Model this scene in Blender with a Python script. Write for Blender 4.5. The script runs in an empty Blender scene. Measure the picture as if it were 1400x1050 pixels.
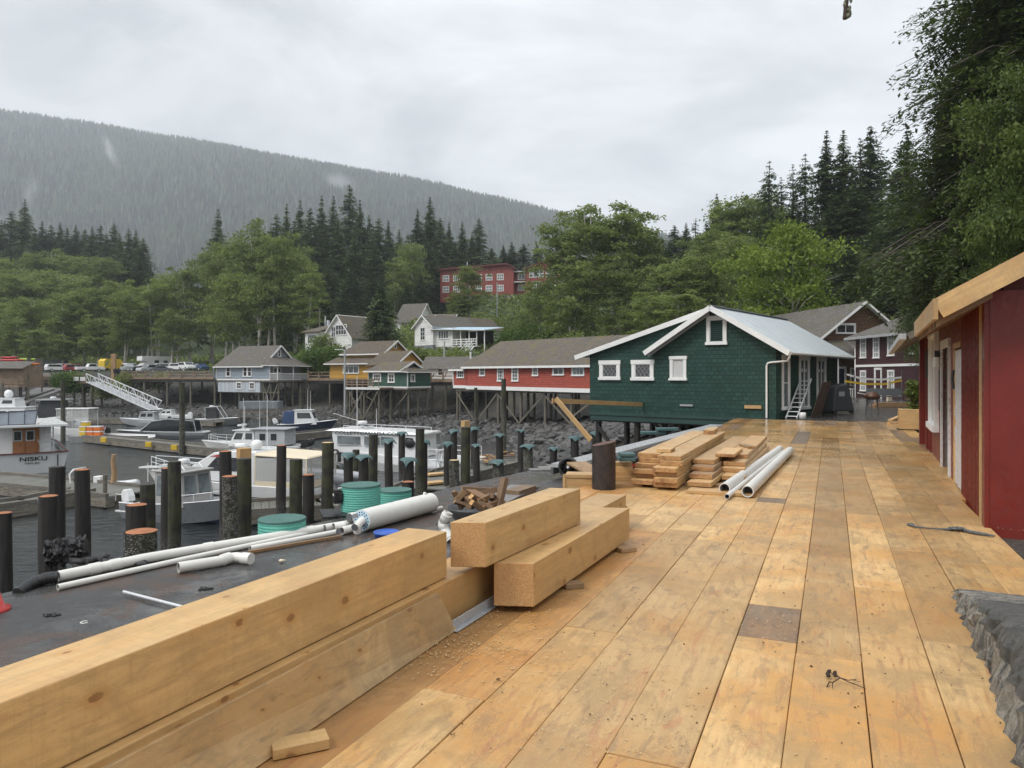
import bpy, math, random
import numpy as np
from mathutils import Vector as V, Matrix, noise as mnoise
R=math.radians; PI=math.pi
rng=random.Random(7); nr=np.random.RandomState(11)
S=bpy.context.scene; C=S.collection
H=1.65; FP=1000.0; CX=700.0; HY=513.0
def G(px,py,z=0.0):
    Y=(H-z)*FP/(py-HY); return V(((px-CX)/FP*Y,Y,z))
def P(px,py,Y): return V(((px-CX)/FP*Y,Y,H-(py-HY)/FP*Y))
# ---------------------------------------------------------------- camera
cam=bpy.data.cameras.new('camera'); co=bpy.data.objects.new('camera',cam); C.objects.link(co)
co.location=(0,0,H); co.rotation_euler=(PI/2,0,0)
cam.sensor_width=36; cam.lens=FP/1400*36; cam.shift_y=-(525-HY)/1400
cam.clip_start=.05; cam.clip_end=9000; S.camera=co
S.view_settings.view_transform='Standard'; S.view_settings.look='None'
S.view_settings.exposure=0.1; S.view_settings.gamma=1
# ---------------------------------------------------------------- node helpers
class NT:
    def __init__(s,tree): s.t=tree; s.n=tree.nodes; s.l=tree.links
    def new(s,typ,**kw):
        n=s.n.new(typ)
        for k,v in kw.items(): setattr(n,k,v)
        return n
    def put(s,sock,v):
        if isinstance(v,bpy.types.NodeSocket): s.l.new(v,sock)
        elif v is not None: sock.default_value=v
    def math(s,op,a,b=None,c=None,clamp=False):
        n=s.new('ShaderNodeMath',operation=op); n.use_clamp=clamp
        s.put(n.inputs[0],a); s.put(n.inputs[1],b)
        if c is not None: s.put(n.inputs[2],c)
        return n.outputs[0]
    def mix(s,f,a,b,mode='MIX'):
        n=s.new('ShaderNodeMix',data_type='RGBA',blend_type=mode); n.clamp_factor=True
        s.put(n.inputs[0],f); s.put(n.inputs[6],col(a)); s.put(n.inputs[7],col(b)); return n.outputs[2]
    def noise(s,vec,scale,detail=4,rough=.55,dist=0):
        n=s.new('ShaderNodeTexNoise'); s.put(n.inputs['Vector'],vec)
        n.inputs['Scale'].default_value=scale; n.inputs['Detail'].default_value=detail
        n.inputs['Roughness'].default_value=rough; n.inputs['Distortion'].default_value=dist; return n.outputs[0]
    def voro(s,vec,scale,feature='F1',rand=1):
        n=s.new('ShaderNodeTexVoronoi',feature=feature); s.put(n.inputs['Vector'],vec)
        n.inputs['Scale'].default_value=scale; n.inputs['Randomness'].default_value=rand; return n
    def ramp(s,f,lo,hi,a=0,b=1):
        n=s.new('ShaderNodeMapRange',interpolation_type='SMOOTHSTEP'); n.clamp=True
        s.put(n.inputs[0],f); n.inputs[1].default_value=lo; n.inputs[2].default_value=hi
        n.inputs[3].default_value=a; n.inputs[4].default_value=b; return n.outputs[0]
    def scale(s,vec,sc,loc=None):
        n=s.new('ShaderNodeVectorMath',operation='MULTIPLY'); s.put(n.inputs[0],vec); n.inputs[1].default_value=sc
        o=n.outputs[0]
        if loc is not None:
            m=s.new('ShaderNodeVectorMath',operation='ADD'); s.put(m.inputs[0],o); s.put(m.inputs[1],loc); o=m.outputs[0]
        return o
    def comb(s,x,y,z):
        n=s.new('ShaderNodeCombineXYZ'); s.put(n.inputs[0],x); s.put(n.inputs[1],y); s.put(n.inputs[2],z); return n.outputs[0]
    def sep(s,v):
        n=s.new('ShaderNodeSeparateXYZ'); s.put(n.inputs[0],v); return n.outputs
    def bump(s,h,strength=.3,dist=.01):
        n=s.new('ShaderNodeBump'); s.put(n.inputs['Height'],h); s.put(n.inputs['Strength'],strength)
        n.inputs['Distance'].default_value=dist; return n.outputs[0]
def col(c):
    if isinstance(c,(tuple,list)) and len(c)==3: return (c[0],c[1],c[2],1)
    return c
def newmat(name,rough=.6,metal=0,spec=.5):
    m=bpy.data.materials.new(name); m.use_nodes=True; k=NT(m.node_tree)
    b=k.n['Principled BSDF']; b.inputs['Roughness'].default_value=rough; b.inputs['Metallic'].default_value=metal
    b.inputs['Specular IOR Level'].default_value=spec
    return m,k,b
def coords(k,kind='Object',rnd=True):
    tc=k.new('ShaderNodeTexCoord'); v=tc.outputs[kind]
    if rnd:
        oi=k.new('ShaderNodeObjectInfo')
        r=k.math('MULTIPLY',oi.outputs['Random'],37.0)
        a=k.new('ShaderNodeVectorMath',operation='ADD'); k.put(a.inputs[0],v); k.put(a.inputs[1],k.comb(r,r,r)); v=a.outputs[0]
    return v
def attr(k,name='rnd'):
    a=k.new('ShaderNodeAttribute'); a.attribute_name=name; return a.outputs['Fac']
MT={}
def plain(name,c,rough=.5,var=.12,sc=3,dirt=.25,dirtc=None,metal=0,bmp=.15,spec=.5,kind='Object'):
    """general painted / plastic / metal surface with uneven tone and grime"""
    m,k,b=newmat(name,rough,metal,spec); v=coords(k,kind)
    n1=k.noise(v,sc,5); n2=k.noise(v,sc*7,4)
    lo=tuple(x*(1-var) for x in c); hi=tuple(min(1,x*(1+var)) for x in c)
    cc=k.mix(k.ramp(n1,.3,.7),lo,hi)
    dc=dirtc or tuple(x*.45 for x in c)
    d=k.math('MULTIPLY',k.ramp(k.math('MULTIPLY',n2,k.math('ADD',n1,.35)),.38,.58),dirt)
    cc=k.mix(d,cc,dc); k.put(b.inputs['Base Color'],cc)
    k.put(b.inputs['Roughness'],k.ramp(n2,.3,.7,max(.05,rough-.1),min(1,rough+.12)))
    k.put(b.inputs['Normal'],k.bump(n2,bmp,.01))
    MT[name]=m; return m
def lumber(name,base,orange,grey,rough=.5,knots=1,wet=0,sawdust=.3,stain=.5):
    """new sawn softwood: grain along U of the UV map, knots, stains, sawdust"""
    m,k,b=newmat(name,rough); tc=k.new('ShaderNodeTexCoord'); uv=tc.outputs['UV']; ob=tc.outputs['Object']
    r=attr(k)
    g=k.noise(k.scale(uv,(1.6,26,1)),1,6,.6,.6); g2=k.noise(k.scale(uv,(.7,5,1)),1,5,.6,1.2)
    g3=k.noise(k.scale(uv,(3,150,1)),1,3,.7)
    big=k.noise(ob,.9,5,.6,.4); mid=k.noise(k.scale(uv,(1.6,5.5,1)),2.0,6,.68,.8)
    c=k.mix(k.ramp(g,.3,.72),tuple(x*.86 for x in base),tuple(min(1,x*1.1) for x in base))
    c=k.mix(k.math('MULTIPLY',k.ramp(g2,.5,.72),.45),c,orange)
    c=k.mix(k.math('MULTIPLY',k.ramp(g3,.55,.75),.18),c,tuple(x*.55 for x in base))
    c=k.mix(k.math('MULTIPLY',k.ramp(big,.43,.62),stain*.8),c,orange)
    c=k.mix(k.math('MULTIPLY',k.ramp(mid,.49,.68),stain*.75),c,grey)
    blo=k.noise(k.scale(uv,(1.1,3.2,1)),2.2,6,.7,1.2); c=k.mix(k.math('MULTIPLY',k.ramp(blo,.54,.66),stain*.5),c,tuple(x*.62 for x in grey))
    # plank-to-plank tone
    rr=k.math('FRACT',k.math('MULTIPLY',r,7.31))
    c=k.mix(k.ramp(r,.5,1,0,.30),c,grey)
    c=k.mix(k.ramp(rr,.6,1,0,.30),c,orange)
    saw=k.noise(k.scale(uv,(38,2.2,1)),1,3,.6,.3); c=k.mix(k.math('MULTIPLY',k.ramp(saw,.5,.66),.16),c,tuple(x*.6 for x in base)); c=k.mix(k.math('MULTIPLY',k.ramp(k.noise(ob,22,4,.7),.5,.66),.30),c,tuple(x*.72 for x in base))
    # pinkish heartwood streaks
    pk=k.noise(k.scale(uv,(.8,7,1)),1.3,5,.6,2.0)
    c=k.mix(k.math('MULTIPLY',k.ramp(pk,.57,.68),.5*stain),c,(base[0]*.62,base[1]*.36,base[2]*.42))
    kn=k.voro(k.scale(uv,(2.6,3.6,1)),1); kn.voronoi_dimensions='2D'
    wob=k.math('ADD',k.math('ADD',kn.outputs['Distance'],k.math('MULTIPLY',k.math('SUBTRACT',k.sep(kn.outputs['Color'])[1],.35),.07)),k.math('MULTIPLY',k.math('SUBTRACT',g,.5),.16))
    sel=k.ramp(k.sep(kn.outputs['Color'])[0],.75-.45*knots,.79-.45*knots)
    kf=k.math('MULTIPLY',k.ramp(wob,.05,.085,1,0),k.math('MULTIPLY',sel,min(.8,.9*knots)))
    kf2=k.math('MULTIPLY',k.ramp(wob,.07,.2,1,0),k.math('MULTIPLY',sel,.6*knots))
    c=k.mix(kf2,c,orange); c=k.mix(kf,c,(base[0]*.36,base[1]*.24,base[2]*.2))
    tone=k.ramp(k.noise(k.scale(ob,(1,1,1)),1.5,6,.68,.7),.47,.6); c=k.mix(k.math('MULTIPLY',tone,.62*stain),c,tuple(x*.55 for x in base))
    c=k.mix(1.0,c,k.mix(k.math('FRACT',k.math('MULTIPLY',r,13.7)),(.74,.73,.72),(1.12,1.1,1.06)),'MULTIPLY')
    sp=k.noise(ob,170,2,.6); sd=k.math('MULTIPLY',k.ramp(sp,.60,.70),k.math('MULTIPLY',k.ramp(mid,.35,.6),sawdust))
    c=k.mix(sd,c,(min(1,base[0]*1.35),min(1,base[1]*1.35),min(1,base[2]*1.45)))
    sp2=k.noise(ob,60,2,.6); c=k.mix(k.math('MULTIPLY',k.ramp(sp2,.68,.74),.5),c,tuple(x*.3 for x in base))
    k.put(b.inputs['Base Color'],c)
    wetn=k.noise(k.scale(ob,(.5,.5,.5)),1,5,.6)
    if wet:
        y=k.sep(ob)[1]; far=k.ramp(y,7,24)
        rg=k.math('SUBTRACT',rough,k.math('MULTIPLY',k.math('ADD',k.ramp(wetn,.4,.65,0,.45),far),wet))
        k.put(b.inputs['Roughness'],k.math('MAXIMUM',k.math('ADD',rg,k.math('MULTIPLY',g,.1)),.1))
    else: k.put(b.inputs['Roughness'],k.ramp(wetn,.35,.7,rough-.12,rough+.1))
    hgt=k.math('ADD',k.math('MULTIPLY',g,.6),k.math('ADD',k.math('MULTIPLY',g3,.25),k.math('MULTIPLY',sp,.3)))
    k.put(b.inputs['Normal'],k.bump(hgt,.35,.006)); MT[name]=m; return m
def weathered(name,c1,c2,rough=.7,moss=0,along='u',kind='UV'):
    """old grey timber / shake; stretched grain plus blotches"""
    m,k,b=newmat(name,rough); tc=k.new('ShaderNodeTexCoord'); uv=tc.outputs['UV']; ob=coords(k,'Object')
    st=(1.5,22,1) if along=='u' else (22,1.5,1)
    g=k.noise(k.scale(uv,st),1,5,.65,.4); n=k.noise(ob,.8,5,.6); n2=k.noise(ob,9,4)
    c=k.mix(k.ramp(g,.3,.7),c1,c2); c=k.mix(k.ramp(n,.45,.7,0,.5),c,tuple(x*.5 for x in c1))
    c=k.mix(k.math('MULTIPLY',attr(k),.35),c,tuple(x*.5 for x in c2))
    if moss: c=k.mix(k.math('MULTIPLY',k.ramp(k.math('ADD',n2,n),.95,1.15),moss),c,(.07,.085,.02))
    k.put(b.inputs['Base Color'],c); k.put(b.inputs['Normal'],k.bump(k.math('ADD',g,n2),.5,.02)); MT[name]=m; return m
def shingle(name,c1,c2,mortar,w=.16,h=.2,rough=.75,moss=0,mossc=(.085,.08,.022),bmp=.6,var=.5,wet=0):
    m,k,b=newmat(name,rough); tc=k.new('ShaderNodeTexCoord'); uv=tc.outputs['UV']; ob=coords(k,'Object')
    br=k.new('ShaderNodeTexBrick'); k.put(br.inputs['Vector'],uv)
    br.inputs['Color1'].default_value=col(c1); br.inputs['Color2'].default_value=col(c2); br.inputs['Mortar'].default_value=col(mortar)
    br.inputs['Scale'].default_value=1; br.inputs['Mortar Size'].default_value=h*.075; br.inputs['Mortar Smooth'].default_value=.3
    br.inputs['Brick Width'].default_value=w; br.inputs['Row Height'].default_value=h; br.offset=.43; br.squash=1
    # each course overlaps the one below: height ramps within the course
    fr=k.math('FRACT',k.math('DIVIDE',k.sep(uv)[1],h))
    n=k.noise(ob,.9,6,.65); n2=k.noise(ob,6,5,.65); g=k.noise(k.scale(uv,(30,3,1)),1,4)
    c=k.mix(k.math('MULTIPLY',k.ramp(g,.35,.7),var*.6),br.outputs['Color'],tuple(x*.55 for x in c1))
    c=k.mix(k.math('MULTIPLY',k.ramp(n,.4,.68),var),c,tuple(x*.6 for x in c2))
    if moss:
        c=k.mix(k.math('MULTIPLY',k.ramp(k.math('ADD',k.math('MULTIPLY',n2,.5),n),.74,.95),moss),c,mossc)
    k.put(b.inputs['Base Color'],c)
    hg=k.math('ADD',k.math('SUBTRACT',1.0,fr),k.math('ADD',k.math('MULTIPLY',br.outputs['Fac'],-1.0),k.math('MULTIPLY',n2,.5)))
    k.put(b.inputs['Normal'],k.bump(hg,bmp,.02))
    if wet: k.put(b.inputs['Roughness'],k.ramp(n2,.3,.7,rough-.25,rough))
    MT[name]=m; return m
def boards(name,c,pitch=.14,axis='v',rough=.55,var=.15,depth=.8,worn=0,wornc=(.55,.55,.53)):
    """painted siding: axis 'v' horizontal laps, 'u' vertical boards"""
    m,k,b=newmat(name,rough); tc=k.new('ShaderNodeTexCoord'); uv=tc.outputs['UV']; ob=coords(k,'Object')
    s=k.sep(uv)[1 if axis=='v' else 0]; q=k.math('DIVIDE',s,pitch); fr=k.math('FRACT',q)
    gap=k.ramp(fr,.0,.12,1,0); bid=k.noise(k.comb(k.math('FLOOR',q),0.5,0.5),3.7,1)
    n=k.noise(ob,1.2,5,.6); n2=k.noise(ob,11,4)
    cc=k.mix(k.ramp(bid,.3,.7),tuple(x*(1-var) for x in c),tuple(min(1,x*(1+var)) for x in c))
    cc=k.mix(k.ramp(n,.45,.7,0,.35),cc,tuple(x*.62 for x in c))
    if worn: cc=k.mix(k.math('MULTIPLY',k.ramp(k.math('ADD',n2,k.math('MULTIPLY',n,.6)),.88,1.0),worn),cc,wornc)
    cc=k.mix(k.math('MULTIPLY',gap,.55),cc,tuple(x*.3 for x in c))
    k.put(b.inputs['Base Color'],cc)
    k.put(b.inputs['Normal'],k.bump(k.math('ADD',k.math('SUBTRACT',fr,k.math('MULTIPLY',gap,1.0)),k.math('MULTIPLY',n2,.2)),depth*.5,.015))
    MT[name]=m; return m
def leafmat(name,c1,c2,trans=.45,rough=.55):
    m,k,b=newmat(name,rough,0,.3); r=attr(k); oi=k.new('ShaderNodeObjectInfo')
    c=k.mix(r,c1,c2); c=k.mix(k.math('MULTIPLY',oi.outputs['Random'],.38),c,tuple(x*.55 for x in c1))
    k.put(b.inputs['Base Color'],c)
    tr=k.new('ShaderNodeBsdfTranslucent'); k.put(tr.inputs[0],c)
    ms=k.new('ShaderNodeMixShader'); ms.inputs[0].default_value=trans
    k.l.new(b.outputs[0],ms.inputs[1]); k.l.new(tr.outputs[0],ms.inputs[2])
    k.l.new(ms.outputs[0],k.n['Material Output'].inputs[0]); MT[name]=m; return m
# ---------------------------------------------------------------- materials
lumber('lumber_new',(.56,.37,.17),(.50,.25,.075),(.30,.22,.14),.5,.3,0,.25,.45)
lumber('lumber_knotty',(.52,.375,.20),(.42,.25,.10),(.27,.19,.11),.5,1.15,0,.2,.9)
lumber('lumber_orange',(.48,.27,.10),(.38,.16,.035),(.25,.15,.07),.45,.2,.3,.5,.8)
lumber('lumber_beam',(.55,.365,.165),(.47,.25,.08),(.33,.22,.12),.48,.9,0,.2,.5)
lumber('lumber_deck',(.57,.375,.165),(.46,.225,.055),(.22,.145,.08),.5,.16,.36,.7,.95)
lumber('lumber_dark',(.23,.16,.10),(.26,.13,.05),(.10,.085,.07),.55,.4,.25,.1,.7)
lumber('lumber_old',(.36,.24,.13),(.30,.15,.06),(.17,.13,.09),.6,.6,0,.1,.8)
def endgrain():
    m,k,b=newmat('end_grain',.65); v=coords(k)
    n=k.noise(v,70,4,.7); n2=k.noise(v,5,5); w=k.voro(v,140)
    c=k.mix(k.ramp(n,.3,.72),(.40,.215,.08),(.54,.33,.145)); c=k.mix(k.ramp(n2,.5,.7,0,.5),c,(.46,.22,.075))
    k.put(b.inputs['Base Color'],c); k.put(b.inputs['Normal'],k.bump(k.math('ADD',n,w.outputs['Distance']),.5,.006)); MT['end_grain']=m
endgrain()
weathered('old_timber',(.105,.095,.08),(.20,.18,.15),.6)
weathered('old_timber_v',(.085,.075,.06),(.19,.17,.14),.7,.35,'v')
weathered('grey_plank',(.13,.125,.12),(.27,.26,.245),.5)
weathered('dock_plank',(.10,.10,.09),(.20,.195,.175),.55,.3)
weathered('brown_rail',(.16,.11,.07),(.30,.22,.15),.7)
plain('creosote',(.013,.011,.010),.5,.4,6,.5,(.055,.045,.036),bmp=.7)
plain('steel_pipe_dark',(.018,.016,.016),.45,.3,8,.4,(.09,.045,.03),bmp=.3)
plain('sawn_orange',(.34,.13,.05),.7,.25,12,.4,(.2,.08,.035),bmp=.5)
plain('pale_log_end',(.45,.33,.17),.7,.2,12,.3)
plain('cap_teal',(.05,.105,.105),.5,.2,9,.3,(.03,.06,.06),bmp=.3)
plain('white_paint',(.72,.72,.70),.5,.07,2,.18,(.38,.37,.33))
plain('white_worn',(.66,.66,.64),.6,.12,2,.5,(.30,.28,.24))
plain('gelcoat',(.70,.71,.71),.22,.05,1.5,.3,(.45,.44,.4),bmp=.03)
plain('gelcoat_grey',(.42,.44,.45),.3,.08,1,.1,bmp=.03)
plain('pvc',(.64,.63,.59),.4,.04,1.5,.10,(.40,.37,.31),bmp=.02)
plain('pvc_inside',(.42,.41,.38),.6,.1,3,.5)
plain('black_plastic',(.012,.012,.013),.35,.2,4,.2,(.05,.05,.05),bmp=.1)
plain('rubber',(.02,.02,.02),.6,.2,4,.2,(.05,.05,.05))
plain('aluminium',(.50,.51,.52),.38,.12,3,.25,(.28,.28,.28),metal=.7,bmp=.1)
plain('galv',(.55,.57,.58),.45,.1,3,.25,(.32,.33,.34),metal=.3)
plain('navy',(.022,.03,.055),.4,.1,2,.1)
plain('blue_canvas',(.03,.06,.14),.7,.1,3,.2)
plain('grey_canvas',(.26,.29,.33),.8,.08,3,.2)
plain('beige_canvas',(.62,.54,.40),.8,.06,3,.2)
plain('dark_canvas',(.04,.042,.045),.8,.2,3,.2)
plain('grey_tube',(.30,.31,.33),.5,.08,3,.2)
plain('teak',(.27,.11,.035),.4,.2,5,.3)
plain('maroon_trim',(.11,.02,.016),.4,.1,5,.2)
plain('blue_lid',(.02,.09,.42),.35,.06,4,.15)
plain('teal_tank',(.11,.40,.32),.4,.08,4,.2)
plain('teal_lid',(.045,.13,.11),.55,.1,6,.3,(.09,.16,.14))
plain('red_plastic',(.45,.03,.025),.4,.1,4,.2)
plain('orange_plastic',(.62,.16,.03),.45,.1,4,.2)
plain('yellow_paint',(.62,.42,.03),.5,.1,4,.3)
plain('lime_plastic',(.35,.55,.04),.45,.1,4,.1)
plain('kelp_green',(.06,.25,.2),.6,.1,4,.1)
plain('dark_interior',(.008,.008,.009),.7,.1,2,0)
plain('rope_grey',(.11,.12,.12),.85,.3,30,.4,bmp=.8)
plain('twig',(.035,.022,.015),.8,.3,30,.4)
plain('char',(.010,.010,.011),.35,.6,14,.4,(.06,.06,.06),bmp=1.0)
plain('blind_white',(.50,.50,.49),.6,.05,3,.1)
plain('steel_grey',(.10,.105,.11),.5,.15,3,.4,(.05,.05,.05))
plain('skin',(.45,.28,.2),.5,.05,3,.1)
plain('dark_cloth',(.014,.014,.018),.85,.2,6,.2)
plain('denim',(.02,.026,.04),.85,.2,6,.2)
boards('siding_bluegrey',(.25,.29,.335),.15,'v',worn=.25)
boards('skirt_bluegrey',(.42,.46,.49),.22,'u',worn=.5)
boards('siding_yellow',(.46,.25,.035),.16,'v')
boards('siding_green',(.028,.085,.06),.15,'v',worn=.35,wornc=(.25,.3,.28))
boards('siding_white',(.66,.66,.64),.16,'v',worn=.35,wornc=(.34,.33,.30))
boards('siding_maroon',(.050,.016,.020),.16,'v',depth=1)
boards('boards_maroon',(.045,.015,.019),.14,'u',depth=1)
boards('boards_red',(.21,.022,.020),.4,'u',.42,.12,.6)
boards('siding_brown',(.075,.052,.038),.2,'v')
boards('hotel_red',(.22,.045,.035),.35,'u')
boards('grey_base',(.17,.19,.20),.3,'u')
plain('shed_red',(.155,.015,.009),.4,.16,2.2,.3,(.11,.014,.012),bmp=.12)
plain('shed_red_shaded',(.078,.009,.006),.5,.14,2,.3,(.085,.01,.008),bmp=.12)  # end wall red darkened in the colour to look out of the sun
shingle('shingle_green',(.012,.050,.038),(.024,.080,.062),(.003,.011,.009),.24,.165,.6,var=.5,bmp=1.0)
shingle('shingle_red',(.34,.062,.040),(.40,.085,.055),(.15,.03,.02),.3,.2,.7,var=.25)
shingle('shake_brown',(.115,.062,.032),(.16,.085,.042),(.03,.018,.01),.3,.3,.75,var=.6)
shingle('roof_grey',(.085,.076,.066),(.15,.135,.12),(.05,.045,.04),.22,.3,.8,moss=.55,var=.5)
shingle('roof_mossy',(.08,.067,.052),(.14,.118,.095),(.05,.04,.03),.22,.3,.8,moss=.95,mossc=(.12,.095,.025),var=.5)
shingle('roof_brown',(.075,.057,.042),(.125,.096,.073),(.04,.03,.025),.22,.3,.8,moss=.7,mossc=(.12,.10,.03),var=.5)
def metalroof():
    m,k,b=newmat('roof_metal',.35,.0,.6); tc=k.new('ShaderNodeTexCoord'); uv=tc.outputs['UV']
    u=k.sep(uv)[0]; fr=k.math('FRACT',k.math('DIVIDE',u,.3)); rib=k.ramp(k.math('ABSOLUTE',k.math('SUBTRACT',fr,.5)),.0,.08,1,0)
    fr2=k.math('FRACT',k.math('DIVIDE',u,.9)); seam=k.ramp(k.math('ABSOLUTE',k.math('SUBTRACT',fr2,.5)),.0,.02,1,0)
    n=k.noise(k.scale(uv,(3,.6,1)),1,5,.6); n2=k.noise(uv,2,5)
    c=k.mix(k.ramp(n,.3,.7),(.43,.475,.49),(.57,.615,.63)); c=k.mix(k.ramp(n2,.45,.7,0,.4),c,(.38,.42,.43)); c=k.mix(k.math('MULTIPLY',seam,.6),c,(.2,.22,.23))
    k.put(b.inputs['Base Color'],c); k.put(b.inputs['Normal'],k.bump(k.math('ADD',rib,k.math('MULTIPLY',n,.2)),.6,.03)); MT['roof_metal']=m
metalroof()
def pilemat(name,moss,barn,low):
    m,k,b=newmat(name,.6); ob=coords(k,'Object'); z=k.sep(k.new('ShaderNodeTexCoord').outputs['Object'])[2]
    g=k.noise(k.scale(ob,(16,16,1.2)),1,5,.65); n=k.noise(ob,3,5)
    c=k.mix(k.ramp(g,.3,.7),(.008,.007,.0065),(.034,.029,.025))
    if moss: c=k.mix(k.math('MULTIPLY',k.ramp(k.math('ADD',n,k.math('MULTIPLY',g,.5)),.62,.85),moss),c,(.065,.075,.02))
    vr=k.voro(ob,42); fb=k.math('MULTIPLY',k.ramp(vr.outputs['Distance'],.2,.65,1,0),k.ramp(k.noise(ob,9,4,.7),.40,.52))
    fz=k.ramp(k.math('ADD',z,k.math('MULTIPLY',n,.8)),low-.3,low+.5,1,0)
    c=k.mix(k.math('MULTIPLY',k.math('MULTIPLY',fb,fz),barn),c,(.34,.33,.29))
    k.put(b.inputs['Base Color'],c)
    k.put(b.inputs['Normal'],k.bump(k.math('ADD',g,k.math('MULTIPLY',k.math('MULTIPLY',fb,fz),2.0)),.8,.02)); MT[name]=m
pilemat('pile_dark',.0,.75,-1.9); pilemat('pile_moss',.45,.7,-1.9); pilemat('pile_barnacle',.25,.95,.25)
def glass(name,c,rough=.08):
    m,k,b=newmat(name,rough,0,.8); v=coords(k); n=k.noise(v,1.3,3)
    k.put(b.inputs['Base Color'],k.mix(k.ramp(n,.35,.65),tuple(x*.5 for x in c),c)); k.put(b.inputs['Normal'],k.bump(n,.05,.05)); MT[name]=m
glass('glass_dark',(.035,.04,.045)); glass('glass_grey',(.16,.19,.20)); glass('glass_pale',(.20,.23,.24)); 
m,k,b=newmat('clear_vinyl',.12); b.inputs['Base Color'].default_value=(.75,.76,.74,1); b.inputs['Transmission Weight'].default_value=.0
b.inputs['Alpha'].default_value=.3; MT['clear_vinyl']=m
# ground-like
def asphalt():
    m,k,b=newmat('asphalt_wet',.5); tc=k.new('ShaderNodeTexCoord'); v=tc.outputs['Object']
    n=k.noise(v,.7,6,.6,.8); n2=k.noise(v,5,6,.65); f=k.noise(v,90,3,.7)
    c=k.mix(k.ramp(f,.35,.65),(.018,.0175,.017),(.055,.054,.052)); c=k.mix(k.ramp(n,.45,.6,0,.75),c,(.115,.113,.11))
    c=k.mix(k.ramp(k.noise(v,1.3,6,.7,1),.5,.6,0,.8),c,(.065,.036,.022)); c=k.mix(k.ramp(n2,.55,.68,0,.7),c,(.022,.022,.022))
    k.put(b.inputs['Base Color'],c); k.put(b.inputs['Roughness'],k.ramp(n,.42,.56,.5,.07)); k.put(b.inputs['Normal'],k.bump(k.math('ADD',k.math('MULTIPLY',f,.4),n2),.35,.01)); MT['asphalt_wet']=m
asphalt()
def groundmats():
    m,k,b=newmat('terrain',.85); tc=k.new('ShaderNodeTexCoord'); v=tc.outputs['Object']; s=k.sep(v)
    n=k.noise(v,.25,6,.6); n2=k.noise(v,2.5,6,.7); n3=k.noise(v,12,4,.7)
    beach=k.mix(k.ramp(n2,.35,.65),(.012,.011,.009),(.040,.036,.030)); beach=k.mix(k.ramp(n3,.5,.7,0,.5),beach,(.075,.068,.056)); beach=k.mix(k.ramp(n,.5,.7,0,.5),beach,(.06,.055,.022))
    green=k.mix(k.ramp(n2,.35,.65),(.022,.038,.010),(.055,.085,.02)); green=k.mix(k.ramp(n3,.5,.7,0,.5),green,(.05,.04,.02))
    c=k.mix(k.ramp(k.math('ADD',s[2],k.math('MULTIPLY',n2,.8)),2.0,3.4),beach,green)
    k.put(b.inputs['Base Color'],c); k.put(b.inputs['Roughness'],.75); k.put(b.inputs['Normal'],k.bump(k.math('ADD',n3,n2),.9,.15)); MT['terrain']=m
    m,k,b=newmat('rock',.6); v=coords(k,'Object',False); n=k.noise(v,1.5,6,.65); n2=k.noise(v,14,4); r=attr(k)
    c=k.mix(r,(.018,.018,.018),(.09,.086,.082)); c=k.mix(k.ramp(n,.5,.7,0,.6),c,(.05,.046,.03)); c=k.mix(k.ramp(n2,.55,.7,0,.35),c,(.14,.135,.125))
    k.put(b.inputs['Base Color'],c); k.put(b.inputs['Normal'],k.bump(n2,.5,.03)); MT['rock']=m
    m,k,b=newmat('stone_wall',.85); v=coords(k,'Object',False); w=k.voro(v,1.3); e=k.voro(v,1.3,'DISTANCE_TO_EDGE'); n=k.noise(v,5,4)
    c=k.mix(k.sep(w.outputs['Color'])[0],(.07,.068,.06),(.26,.25,.23)); c=k.mix(k.ramp(e.outputs['Distance'],.02,.1,1,0),c,(.03,.03,.025)); c=k.mix(k.ramp(n,.55,.7,0,.5),c,(.06,.08,.03))
    k.put(b.inputs['Base Color'],c); k.put(b.inputs['Normal'],k.bump(e.outputs['Distance'],1,.1)); MT['stone_wall']=m
    m,k,b=newmat('water',.05,0,.5); tc=k.new('ShaderNodeTexCoord'); v=tc.outputs['Object']
    n=k.noise(k.scale(v,(1,1,1)),1.1,4,.6); n2=k.noise(v,6,4,.65); rip=k.voro(v,1.7); rw=k.math('SINE',k.math('MULTIPLY',rip.outputs['Distance'],42)); 
    fade=k.ramp(rip.outputs['Distance'],.0,.3,1,0)
    big=k.noise(v,.09,3,.6)
    k.put(b.inputs['Base Color'],k.mix(k.ramp(big,.4,.6),(.010,.014,.015),(.020,.025,.025)))
    hh=k.math('ADD',n,k.math('ADD',k.math('MULTIPLY',n2,.35),k.math('MULTIPLY',k.math('MULTIPLY',rw,fade),.05)))
    k.put(b.inputs['Normal'],k.bump(hh,k.ramp(big,.35,.6,.6,1.0),.22)); MT['water']=m
    m,k,b=newmat('grey_rough_stone',.75); v=coords(k,'Object',False); n=k.noise(v,9,7,.7); st=k.noise(k.scale(v,(9,9,1.4)),1.5,6,.7,.6); f=k.noise(v,60,4,.7)
    c=k.mix(k.ramp(st,.35,.62),(.05,.05,.046),(.27,.25,.21)); c=k.mix(k.ramp(f,.55,.68,0,.7),c,(.36,.35,.32)); c=k.mix(k.ramp(k.sep(v)[2],.168,.178,0,.8),c,(.06,.06,.06)); c=k.mix(k.ramp(n,.5,.68,0,.6),c,(.03,.035,.022))
    k.put(b.inputs['Base Color'],c); k.put(b.inputs['Normal'],k.bump(k.math('ADD',k.math('ADD',n,st),k.math('MULTIPLY',f,.4)),1.0,.03)); MT['grey_rough_stone']=m
    m,k,b=newmat('far_forest',.9,0,.1); r=attr(k); v=coords(k,'Object',False); n=k.noise(v,.006,5,.6)
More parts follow.
